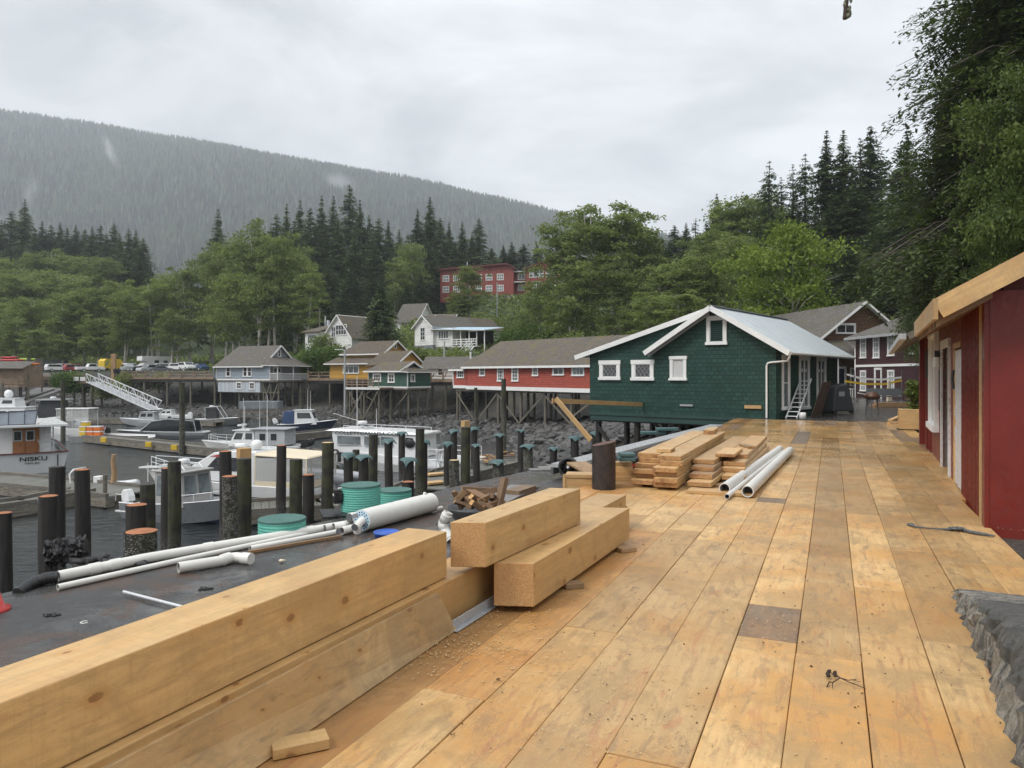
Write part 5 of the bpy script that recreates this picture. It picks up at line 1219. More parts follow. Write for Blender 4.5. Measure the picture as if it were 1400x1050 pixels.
# ---------------------------------------------------------------- house with the ridge along the front and a gable at the right
def porch_cover(r,gx,L,o,ze,Wd,zq,roofm,fas):
    m=MB(); a=(gx+.04,-o-.03,ze-.12); b=(L+o,-o-.03,ze-.22); c=(L+o,Wd+o,ze-.22); d_=(gx+.04,Wd+o,ze-.12); t1=(gx+.04,.6,zq); t2=(gx+.04,Wd-.6,zq)
    vs=[a,b,c,d_,t2,t1]; low=[(p[0],p[1],p[2]-.09) for p in (a,b,c,d_)]
    m.add(vs+low,[(0,1,5),(1,2,4,5),(2,3,4),(9,8,7,6)],[0,0,0,1]); m.add([a,b,low[1],low[0]],[(3,2,1,0)],1); m.add([b,c,low[2],low[1]],[(3,2,1,0)],1); m.build('porch_roof',[roofm,fas],r)
def porch_house(name,A,ang,L,Wd,z0,ze,zr_,gx,siding,label,roofm='roof_grey',skirt=None,wins=(),gwin=True,porch=True,group=None,stil=(4,3),endw=(),fas='white_paint',leftporch=False,zs=None):
    r=tag(empty(name,A,ang),label,'house',group); th=.1; o=.45
    mid=Wd/2; es=(zr_-ze)/mid
    # main wall block (up to gable) and porch block
    wallpoly(r,[(mid*.5,0,z0),(mid*.5,Wd,z0),(mid*.5,Wd,ze),(mid*.5,mid,zr_-.1),(mid*.5,0,ze)],(gx-mid*.5,0,0),siding)
    bx=MB(); bx.box(0,mid*.5-.002,0,Wd,z0,ze-.02); bx.build('wall',siding,r)
    bx=MB(); xp=L if not porch else gx+(L-gx)*.48
    bx.box(gx+.002,xp,0.0,Wd,z0,ze-.02); bx.build('wall',siding,r)
    hipx=-o+ (zr_-ze)/es*.55
    slab(r,(-o,-o,ze-es*o+.1),(gx+o,-o,ze-es*o+.1),(gx+o,mid,zr_+.05),(mid*.35,mid,zr_+.05),th,roofm)
    slab(r,(mid*.35,mid,zr_+.05),(gx+o,mid,zr_+.05),(gx+o,Wd+o,ze-es*o+.1),(-o,Wd+o,ze-es*o+.1),th,roofm)
    m=MB(); m.add([(-o,-o,ze-es*o+.1),(mid*.35,mid,zr_+.05),(-o,Wd+o,ze-es*o+.1),(-o,-o,ze-es*o),(-o,Wd+o,ze-es*o)],[(0,1,2),(0,2,4,3)]); m.build('roof_hip',roofm,r)
    trimbar(r,[((gx+o+.02,-o,ze-es*o+.02),(gx+o+.02,mid,zr_-.03)),((gx+o+.02,mid,zr_-.03),(gx+o+.02,Wd+o,ze-es*o+.02))],.22,.06,fas); trimbar(r,[((-o,-o-.02,ze-es*o+.03),(gx+o,-o-.02,ze-es*o+.03))],.16,.05,fas)
    # porch roof
    zp=ze+.05; zq=ze+(zr_-ze)*.42
    slab(r,(gx,-o,ze-es*o*.6),(L+o,-o,ze-.25),(L+o,mid,ze-.25),(gx+.01,mid,zq),.08,roofm,'porch_roof') if False else None
    if gx<L-.5: porch_cover(r,gx,L,o,ze,Wd,zq,roofm,fas)
    if False: m=MB(); a=(gx+.04,-o-.03,ze-.12); b=(L+o,-o-.03,ze-.22); c=(L+o,Wd+o,ze-.22); d_=(gx+.04,Wd+o,ze-.12); t1=(gx+.04,.6,zq); t2=(gx+.04,Wd-.6,zq); 
    if False:
      vs=[a,b,c,d_,t2,t1]; low=[(p[0],p[1],p[2]-.09) for p in (a,b,c,d_)]
      m.add(vs+low,[(0,1,5),(1,2,4,5),(2,3,4),(9,8,7,6)],[0,0,0,1]); m.add([a,b,low[1],low[0]],[(3,2,1,0)],1); m.add([b,c,low[2],low[1]],[(3,2,1,0)],1); m.build('porch_roof',[roofm,fas],r)
    if gwin: window(r,mid,(ze+zr_)/2+.25,.5*min(1.2,Wd/8),.85,gx,'r',1,2,.1,mt=.05)
    for (x,z,w,h,nx,ny) in wins: window(r,x,z,w,h,0,'f',nx,ny,.13,mt=.05)
    for (y,z,w,h,nx,ny) in endw: window(r,y,z,w,h,xp,'r',nx,ny,.12,mt=.05)
    for x,y in ((0,-.02),(xp,-.02)):
        trimbar(r,[((x,y,z0),(x,y,ze-.15))],.14,.06,fas,'corner_board')
    trimbar(r,[((-.05,-.03,z0),(xp,-.03,z0))],.18,.06,fas,'base_board'); trimbar(r,[((xp+.03,0,z0),(xp+.03,Wd,z0))],.18,.06,fas,'base_board')
    m=MB(); m.box(-.1,L+.05,-.05,Wd+.05,z0-.28,z0-.09); m.build('floor_frame','old_timber',r)
    if porch:
        for y in (.08,mid,Wd-.08): m=MB(); m.box(L-.12,L,y-.06,y+.06,z0,ze-.2); m.build('porch_post',fas,r)
        m=MB(); m.box(L-.09,L-.04,0,Wd,z0+.85,z0+.93); m.box(xp,L-.04,.0,.06,z0+.85,z0+.93)
        for y in np.arange(.15,Wd,.16 if Wd<9 else .2): m.box(L-.085,L-.045,y-.015,y+.015,z0,z0+.85)
        for x in np.arange(xp+.12,L,.16): m.box(x-.015,x+.015,.01,.05,z0,z0+.85)
        m.build('railing',fas,r)
    if zs:
        m=MB(); m.box(.1,zs[1],.05,Wd*.6,zs[0],z0-.29); m.build('lower_wall',skirt,r)
        for x in zs[2]: window(r,x,(zs[0]+z0-.2)/2+.12,.85,.85,.05,'f',2,2,.14,mt=.05,pane='glass_dark')
        stilts(r,.3,L-.2,.4,Wd-.4,zs[0]-.1,stil[0]+1,stil[1],ang,A,False)
    stilts(r,(.3 if not zs else zs[1]+.4),L-.2,.4,Wd-.4,z0-.45,stil[0],stil[1],ang,A,True)
    if leftporch:
        m=MB(); m.box(-1.25,-.003,.3,3.5,z0,z0+1.0); m.box(-1.25,-1.13,.3,.42,z0+1,ze-.3); m.build('side_porch',siding,r)
    return r
def at_corner(px,Y): return V(((px-700)/1000*Y,Y,0))
# grey-blue house
def cornerbox(pxL,pxB,pxR,Y,a):
    """nearest corner at pxB; front wall seen to pxL, end wall seen to pxR; a = turn"""
    B=at_corner(pxB,Y); c,s_=math.cos(a),math.sin(a); t=(pxL-700)/1000; L=(B.x-t*B.y)/(c+t*s_); t=(pxR-700)/1000; W=(t*B.y-B.x)/(s_-t*c)
    return V((B.x-L*c,B.y+L*s_,0)),-a,L,W
A,ang,L0,W0=cornerbox(297,376,419,105,R(28))
porch_house('grey_house',A,ang,L0+.5,W0,1.0,3.25,6.05,L0-2.4,'siding_bluegrey','grey-blue clapboard house on stilts with a shake roof and porch',wins=((2.4,2.2,.75,1.35,1,2),(5.95,2.2,.65,1.35,1,2),(6.85,2.2,.65,1.35,1,2)),skirt='skirt_bluegrey',zs=(-.85,8.9,(4.6,7.3)),endw=((1.4,2.35,1.3,.6,2,1),),leftporch=True,stil=(3,3))
# small dark green house
A,ang,L0,W0=cornerbox(504,557,588,84,R(30))
porch_house('green_cottage',A,ang,L0+.05,W0,.25,2.25,3.25,L0-1.2,'siding_green','small dark green cottage with a mossy roof on stilts above the beach',roofm='roof_mossy',wins=((1.3,1.35,1.0,.75,3,2),(3.45,1.3,.75,.85,2,2)),gwin=False,porch=False,endw=((.9,1.3,.6,.7,2,1),),stil=(3,3))
def cottage_deck():
    r=tag(empty('cottage_deck',A-V((2.3,1.6,0)),ang),'weathered wooden deck with a railing in front of the green cottage','deck')
    m=MB(); m.box(0,5.0,0,2.6,.05,.25); m.build('floor','brown_rail',r)
    m=MB()
    for x in np.arange(0,4.9,.8): m.box(x,x+.09,0,.09,.25,1.2)
    for z_ in (.5,.8,1.1): m.box(0,4.2,-.03,.0,z_,z_+.13)
    m.build('railing','brown_rail',r); m=MB(); m.box(-.05,5.05,-.06,-.035,.0,.26); m.build('edge_board','white_worn',r)
    stilts(r,.3,4.7,.3,2.3,.0,3,2,ang,(A.x-2.3,A.y-1.6,0),True)
cottage_deck()
# yellow house
A,ang,L0,W0=cornerbox(470,524,556,97,R(30))
yh=porch_house('yellow_house',A,ang,L0,W0,1.2,4.7,6.3,L0,'siding_yellow','yellow clapboard house with brown roofs behind the green cottage',roofm='roof_brown',porch=False,wins=((1.6,2.3,1.5,1.0,2,1),),gwin=True,stil=(2,2))
def yellow_front(A=A,ang=ang):
    A2,_,L2,W2=cornerbox(522,541,577,92.5,R(30)); dx,dy=A2.x-A.x,A2.y-A.y; ca,sa=math.cos(ang),math.sin(ang); ox,oy=dx*ca+dy*sa,-dx*sa+dy*ca; L2+=2; ox-=2
    def q(x,y,z): return (ox+x,oy+y,z)
    wallpoly(yh,[q(0,0,1.2),q(0,W2,1.2),q(0,W2,3.15),q(0,W2/2,4.75),q(0,0,3.15)],(L2,0,0),'siding_yellow')
    e=.5; sl=1.6/(W2/2)
    slab(yh,q(-.3,-e,3.2-sl*e),q(L2+.4,-e,3.2-sl*e),q(L2+.4,W2/2,4.85),q(-.3,W2/2,4.85),.1,'roof_brown'); slab(yh,q(-.3,W2/2,4.85),q(L2+.4,W2/2,4.85),q(L2+.4,W2+e,3.2-sl*e),q(-.3,W2+e,3.2-sl*e),.1,'roof_brown')
    trimbar(yh,[(q(L2+.43,-e,3.1-sl*e),q(L2+.43,W2/2,4.76)),(q(L2+.43,W2/2,4.76),q(L2+.43,W2+e,3.1-sl*e))],.2,.06)
    x1=ox+.2
    m=MB(); m.box(-1.2,x1,-1.4,-.02,1.2,3.3); m.build('wall','siding_yellow',yh); window(yh,2.6,2.4,2.6,.9,-1.4,'f',3,1,.12,mt=.08)
    slab(yh,(-1.8,-2.0,3.2),(x1,-2.0,3.2),(x1,-.02,4.1),(-1.2,-.02,4.1),.08,'roof_brown','lower_roof'); trimbar(yh,[((-1.8,-2.03,3.15),(x1,-2.03,3.15))],.14,.05)
yellow_front()
# generic gable-front house
def gable_front(name,cL,cR,zb,ze,zr_,px,depth,siding,roofm,label,wins=(),base=None,ang=None,roofun='white_paint',o=.4,shiftback=0):
    """cL, cR: plan points of the front wall ends; px fraction of the peak"""
    e=(V(cR)-V(cL)); e.z=0; W=e.length; ang=math.atan2(e.y,e.x); r=tag(empty(name,(cL[0],cL[1],0),ang),label,'house')
    p=W*px; wallpoly(r,[(0,0,zb),(W,0,zb),(W,0,ze),(p,0,zr_-.1),(0,0,ze)],(0,depth,0),siding)
    sl=(zr_-ze)/p; sr=(zr_-ze)/(W-p)
    slab(r,(-o,-o,ze-sl*o),(p,-o,zr_),(p,depth+o,zr_),(-o,depth+o,ze-sl*o),.1,roofm,under=roofun); slab(r,(p,-o,zr_),(W+o,-o,ze-sr*o),(W+o,depth+o,ze-sr*o),(p,depth+o,zr_),.1,roofm,under=roofun)
    trimbar(r,[((-o,-o-.02,ze-sl*o-.08),(p,-o-.02,zr_-.08)),((p,-o-.02,zr_-.08),(W+o,-o-.02,ze-sr*o-.08))],.16,.05)
    if base: m=MB(); m.box(0.02,W-.02,.02,depth,zb-base[0],zb-.002); m.build('foundation',base[1],r)
    for (x,z,w,h,nx,ny) in wins: window(r,x*W,z,w,h,0,'f',nx,ny,.12,mt=.06)
    return r,W,ang
c=at_corner
r,W,an=gable_front('white_house',c(443,126),c(481,122),5.0,8.2,11.9,.52,11,'siding_white','roof_mossy','weathered white house with a mossy roof up left on the slope',wins=((.35,9.0,1.0,1.7,2,2),(.62,9.3,2.6,1.6,4,2),(.62,6.0,2.4,.7,3,1)),base=(3,'siding_white'))
def wh_wing():
    m=MB(); m.box(-4.0,-.01,-.8,5,5.3,9.2); m.build('wall','siding_white',r)
    slab(r,(-4.6,-1.4,9.15),(.3,-1.4,9.15),(.3,2.1,10.3),(-3.2,2.1,10.3),.1,'roof_mossy'); slab(r,(-3.2,2.1,10.3),(.3,2.1,10.3),(.3,5.4,9.15),(-4.6,5.4,9.15),.1,'roof_mossy')
    window(r,-2.2,7.9,2.0,1.4,-.8,'f',4,2,.13,mt=.06); m=MB(); m.cyl((-3.2,3,10),(-3.2,3,12.2),.1,n=8); m.cyl((-2.4,3,10),(-2.4,3,11.4),.28,n=8); m.build('chimney','galv',r)
wh_wing()
r2,W2,an2=gable_front('white_cottage',c(567,116),c(592,112),6.3,9.3,11.0,.5,8,'siding_white','roof_grey','small white cottage with a grey gable roof beside the blue-roofed porch',wins=((.45,8.1,1.2,1.9,2,3),),base=(3.5,'grey_base'))
def balcony_wing():
    A=c(594,112.5); B_=c(619,110.5); e=(B_-A); e.z=0; an=math.atan2(e.y,e.x); W=e.length
    r=tag(empty('porch_annex',(A.x,A.y,0),an),'white annex with a pale blue metal roof, balcony and outside stairs','annex')
    m=MB(); m.box(.02,W,0,6,6.0,8.8); m.build('wall','siding_white',r); window(r,W*.5,7.85,1.9,1.2,0,'f',4,1,.13,mt=.1)
    m=MB(); m.box(.05,W,.03,6,3.0,5.99); m.build('foundation','grey_base',r)
    X2=W+4.7
    slab(r,(-.5,-.9,8.75),(X2+1.8,-.9,8.25),(X2+1.8,4.2,8.9),(-.5,4.2,9.3),.1,'roof_blue','roof',under='white_paint')
    m=MB(); m.box(W,X2,-.3,4,5.85,6.0); m.build('balcony_floor','white_worn',r)
    m=MB(); 
    for z_ in (6.25,6.6,6.95): m.box(W,X2,-.33,-.28,z_,z_+.12)
    for x in np.linspace(W+.05,X2-.05,6): m.box(x-.05,x+.05,-.35,-.25,6.0,7.1)
    m.build('railing','white_paint',r)
    for x in (W+1.7,W+3.3,X2,X2+1.4): m=MB(); m.box(x-.06,x+.06,-.3,-.18,6.0 if x<X2+1 else 5.0,8.5); m.build('porch_post','white_paint',r)
    m=MB(); m.box(W+.8,W+.95,-.25,-.1,2.8,5.85); m.box(X2-.9,X2-.75,-.25,-.1,2.8,5.85); m.build('support_post','white_paint',r)
    m=MB(); m.box(W,X2,3.3,4,6,8.4); m.build('back_wall','dark_interior',r)  # wall behind the balcony coloured near-black as painted shade
    m=MB()
    for s in (-.4,-1.5):
        m.bar((X2-.4,s,6.9),(X2-3.9,s,3.6),.07,.12); m.bar((X2-.4,s,6.4),(X2-3.9,s,3.1),.07,.1); m.bar((X2-.4,s,5.95),(X2-3.9,s,2.6),.07,.25)
    m.build('stairs','white_paint',r)
plain('roof_blue',(.36,.52,.64),.4,.08,3,.3)
balcony_wing()
r3,_,_=gable_front('white_house',c(590,124),c(611,121),8.5,9.8,11.7,.35,12,'siding_white','roof_brown','white house with a broad brown mossy roof behind the balcony annex',wins=((.42,10.3,.5,.9,1,2),),base=(3,'siding_white'))
slab(r3,(1.0,-.3,11.65),(8.5,1.8,9.0),(8.5,7,9.0),(1.5,7,11.65),.1,'roof_brown') if False else None
def side_gable(name,A,ang,L,Wd,z0,ze,zr_,siding,roofm,label,wins=(),post=False,o=.4,endwins=(),chim=None,cat='house'):
    r=tag(empty(name,(A.x,A.y,0),ang),label,cat); mid=Wd/2; es=(zr_-ze)/mid
    wallpoly(r,[(0,0,z0),(0,Wd,z0),(0,Wd,ze),(0,mid,zr_-.1),(0,0,ze)],(L,0,0),siding)
    slab(r,(-o,-o,ze-es*o),(L+o,-o,ze-es*o),(L+o,mid,zr_),(-o,mid,zr_),.1,roofm,under='white_worn'); slab(r,(-o,mid,zr_),(L+o,mid,zr_),(L+o,Wd+o,ze-es*o),(-o,Wd+o,ze-es*o),.1,roofm,under='white_worn')
    trimbar(r,[((L+o+.02,-o,ze-es*o-.08),(L+o+.02,mid,zr_-.08)),((L+o+.02,mid,zr_-.08),(L+o+.02,Wd+o,ze-es*o-.08))],.15,.05)
    for (x,z,w,h,nx,ny) in wins: window(r,x,z,w,h,0,'f',nx,ny,.1,mt=.05)
    for (x,z,w,h,nx,ny) in endwins: window(r,x,z,w,h,L,'r',nx,ny,.1,mt=.05)
    if chim: m=MB(); m.cyl((chim[0],chim[1],ze),(chim[0],chim[1],chim[2]),.12,n=8); m.build('chimney','white_worn',r)
    return r
side_gable('grey_roofed_house',c(541,147),-R(20),4.8,7.5,9.5,12.6,16.3,'siding_white','roof_grey','white house with a steep grey roof high behind the dark spruce',wins=((2.5,11.9,2.5,.9,3,1),),endwins=((2.2,11.4,.8,1.2,1,2),(5.0,11.4,.8,1.2,1,2)))
gh=side_gable('green_house',c(584,140),-R(3),5.0,6,9.0,12.4,13.6,'siding_green','roof_mossy','dark green house with a flat mossy roof below the red hotel',wins=((1.8,11.4,1.0,.8,2,1),))
m=MB(); m.box(-1.0,5.6,-1.8,-.02,9.6,10.1); m.build('porch_roof','white_worn',gh); m=MB(); m.box(-.9,5.5,-.3,-.05,8.9,9.55); m.build('painted_porch_shade','dark_interior',gh)  # near-black box painted in as the shade under the porch roof
for x in (-.8,.6,2.2,3.8,5.4): m=MB(); m.box(x-.07,x+.07,-1.7,-1.56,8.7,9.6); m.build('porch_post','white_paint',gh)
side_gable('white_shed',c(579,92),-R(10),8.5,5,1.0,2.75,4.05,'siding_white','roof_grey','low white cottage with a grey roof between the green cottage and red building',wins=((2.2,2.05,.6,.8,1,2),(4.2,2.05,.6,.8,1,2),(6.0,2.05,.6,.8,1,2)),chim=(5.8,1.2,4.6))
# ---------------------------------------------------------------- red hotel
def hotel():
    A=P(602,0,190); B_=P(703,0,186); e=V((B_.x-A.x,B_.y-A.y,0)).normalized(); ang=math.atan2(e.y,e.x); L=19.4; zb=20.5
    r=tag(empty('red_hotel',(A.x,A.y,0),ang),'two-storey red hotel with white windows above the stone wall','hotel')
    zt=lambda py:H-(py-513)/1000*190
    wallpoly(r,[(0,0,zb),(L,0,zb),(L,0,zt(371)),(L-1.2,0,zt(364)),(0,0,zt(369))],(0,12,0),'hotel_red')
    m=MB(); m.hexa([(-.5,-.8,zt(370)),(L-1.4,-.8,zt(365)),(L-1.4,13,zt(365)),(-.5,13,zt(370)),(-.5,-.8,zt(368)),(L-1.4,-.8,zt(363)),(L-1.4,13,zt(363)),(-.5,13,zt(368))],0,None,None,False); m.hexa([(L-1.4,-.8,zt(364.7)),(L+.9,-.8,zt(373)),(L+.9,13,zt(373)),(L-1.4,13,zt(364.7)),(L-1.4,-.8,zt(363)),(L+.9,-.8,zt(371.3)),(L+.9,13,zt(371.3)),(L-1.4,13,zt(363))],0,None,None,False); m.build('roof','maroon_trim',r)
    for px in (610,625,640,656,670.5,686): 
        for py in (381,396): window(r,(px-602)*.19,zt(py),1.5,1.4,0,'f',3,2,.12,mt=.12,pane='glass_grey',sill=False)
    # recessed link with balcony
    m=MB(); m.box(L+.003,L+3.2,2.0,12,zb,zt(374)); m.build('link_wall','hotel_red',r)
    for py in (380,395): window(r,L+1.7,zt(py),1.6,1.3,2.0,'f',2,1,.15,mt=.12,pane='glass_grey',sill=False)
    for py in (388,374): m=MB(); m.box(L-.1,L+3.2,.2,2.0,zt(py)-.1,zt(py)+.1); m.build('balcony','white_worn',r)
    x0=L+3.2; zz=zt(376)
    wallpoly(r,[(x0,-.5,zb),(x0+19,-.5,zb),(x0+19,-.5,zt(371)),(x0+5.5,-.5,zt(362)),(x0,-.5,zt(371))],(0,12,0),'hotel_red')
    m=MB(); m.hexa([(x0-.7,-1.2,zt(373)),(x0+5.5,-1.2,zt(362.5)),(x0+5.5,12,zt(362.5)),(x0-.7,12,zt(373)),(x0-.7,-1.2,zt(371.3)),(x0+5.5,-1.2,zt(361)),(x0+5.5,12,zt(361)),(x0-.7,12,zt(371.3))],0,None,None,False); m.hexa([(x0+5.5,-1.2,zt(362.5)),(x0+20,-1.2,zt(372)),(x0+20,12,zt(372)),(x0+5.5,12,zt(362.5)),(x0+5.5,-1.2,zt(361)),(x0+20,-1.2,zt(370.5)),(x0+20,12,zt(370.5)),(x0+5.5,12,zt(361))],0,None,None,False); m.build('roof','maroon_trim',r)
    for i,(dx,w) in enumerate(((2.8,3.4),(6.6,2.6),(10.5,2.2),(14.5,2.2))):
        for py in (378.5,393.5): window(r,x0+dx,zt(py),w if py<385 else min(w,1.9),1.6,-.5,'f',4 if w>2.5 else 3,2,.12,mt=.12,pane='glass_grey',sill=False)
    m=MB(); m.cyl((5.6,6,zt(366)),(5.6,6,zt(354)),.12,n=6); m.build('vent_pipe','galv',r)
hotel()
def stonewall():
    r=MB(); a=P(665,0,184); b=P(760,0,180); zt_=H-(405-513)/1000*184; zb=zt_-4.5
    r.hexa([(a.x-8,a.y,zb),(b.x,b.y,zb),(b.x,b.y+1,zb),(a.x-8,a.y+1,zb),(a.x-8,a.y+.3,zt_),(b.x,b.y+.3,zt_),(b.x,b.y+1,zt_),(a.x-8,a.y+1,zt_)],0,None,None,False); tag(r.build('stone_wall','stone_wall'),'rough stone retaining wall below the red hotel','wall')
stonewall()
# ---------------------------------------------------------------- brown shingled building
def brown_house():
    cL=P(1121,0,58); cR=P(1236,0,59.2); zb=-.3; ze=4.75; zr_=7.55
    r,W,an=gable_front('brown_house',(cL.x,cL.y,0),(cR.x,cR.y,0),zb,ze,zr_,.5,15,'shake_brown','roof_grey','brown shingled house with a grey shake roof behind the green shop',wins=((.30,5.35,1.5,.62,2,1),),o=.5)
    slab(r,(-.3,-2.0,3.1),(4.6,-2.0,3.1),(4.6,-.02,4.4),(-.3,-.02,4.4),.1,'roof_grey','porch_roof'); trimbar(r,[((-.3,-2.02,3.05),(4.6,-2.02,3.05))],.16,.05)
    for x in (.3,2.2): m=MB(); m.box(x-.09,x+.09,-1.9,-1.72,zb,3.0); m.build('porch_post','white_paint',r)
    m=MB(); m.box(0,4.4,-1.95,-1.88,.55,.65); m.box(0,4.4,-1.95,-1.88,-.1,0)
    for x in np.arange(.1,4.4,.16): m.box(x-.02,x+.02,-1.94,-1.89,-.1,.6)
    m.build('porch_railing','white_paint',r)
    window(r,3.2,1.5,1.0,1.3,0,'f',2,1,.1,pane='glass_grey'); window(r,1.8,1.4,.7,1.6,0,'f',1,1,.12,pane='navy',name='door')
    m=MB(); x0=-1.9; m.cyl((-1.0,9,4.2),(-1.0,9,6.4),.12,n=8); m.build('chimney','galv',r)
    # left roof plane carries on lower (long slope)
brown_house()
# ---------------------------------------------------------------- maroon building
def maroon():
    A=P(1170,0,56); B_=P(1241,0,49); e=V((B_.x-A.x,B_.y-A.y,0)).normalized(); ang=math.atan2(e.y,e.x); L=11.0; zb=-.3; ze=4.62; Wd=9
    r=tag(empty('maroon_building',(A.x,A.y,0),ang),'two-storey maroon building with tall white windows at the end of the walk','building')
    def loc(px,py):
        t=(px-700)/1000; x=(t*A.y-A.x)/(e.x-t*e.y); Y=A.y+e.y*x; return x,H-(py-513)/1000*Y
    m=MB(); m.box(0,L,0,Wd,2.35,ze); m.build('upper_wall','siding_maroon',r); m=MB(); m.box(0.01,L,.01,Wd,zb,2.345); m.build('lower_wall','boards_maroon',r)
    trimbar(r,[((-.02,-.03,2.35),(L,-.03,2.35))],.17,.06,name='band'); 
    zr_=ze+2.2; o=.6
    slab(r,(-o,-o,ze-.1),(L+o,-o,ze-.1),(L-2.5,Wd/2,zr_),(2.5,Wd/2,zr_),.1,'roof_grey',under='white_worn'); slab(r,(2.5,Wd/2,zr_),(L-2.5,Wd/2,zr_),(L+o,Wd+o,ze-.1),(-o,Wd+o,ze-.1),.1,'roof_grey',under='white_worn')
    m=MB(); m.add([(-o,-o,ze-.1),(2.5,Wd/2,zr_),(-o,Wd+o,ze-.1)],[(0,1,2)]); m.add([(L+o,-o,ze-.1),(L-2.5,Wd/2,zr_),(L+o,Wd+o,ze-.1)],[(0,2,1)]); m.build('roof_hip','roof_grey',r)
    trimbar(r,[((-o,-o-.02,ze-.2),(L+o,-o-.02,ze-.2))],.16,.06,'galv2','gutter'); m=MB(); m.tube([(-.5,-.55,ze-.25),(-.3,-.3,ze-.55),(.06,-.08,ze-.8),(.06,-.08,zb)],.05,8); m.build('downpipe','white_paint',r)
    for cx,cy,w,h in ((1180.5,476,6,25),(1198.5,475,6.5,27),(1218.5,472,7,27),(1248,474,7,18)):
        x,z=loc(cx,cy); Y=A.y+e.y*x; x0,_=loc(cx-w/2,cy); x1,_=loc(cx+w/2,cy); window(r,x,z,x1-x0,h/1000*Y,0,'f',3,4,.1,mt=.05,pane='glass_grey')
    for cx,cy,w,h in ((1180.5,521,6,25),(1218.5,521,7,26)):
        x,z=loc(cx,cy); Y=A.y+e.y*x; x0,_=loc(cx-w/2,cy); x1,_=loc(cx+w/2,cy); window(r,x,z,x1-x0,h/1000*Y,0,'f',3,4,.1,mt=.05,pane='glass_grey')
    x,z=loc(1201,524); window(r,x,.95,.75,2.2,0,'f',1,1,.12,pane='boards_maroon',name='door',sill=False)
maroon()
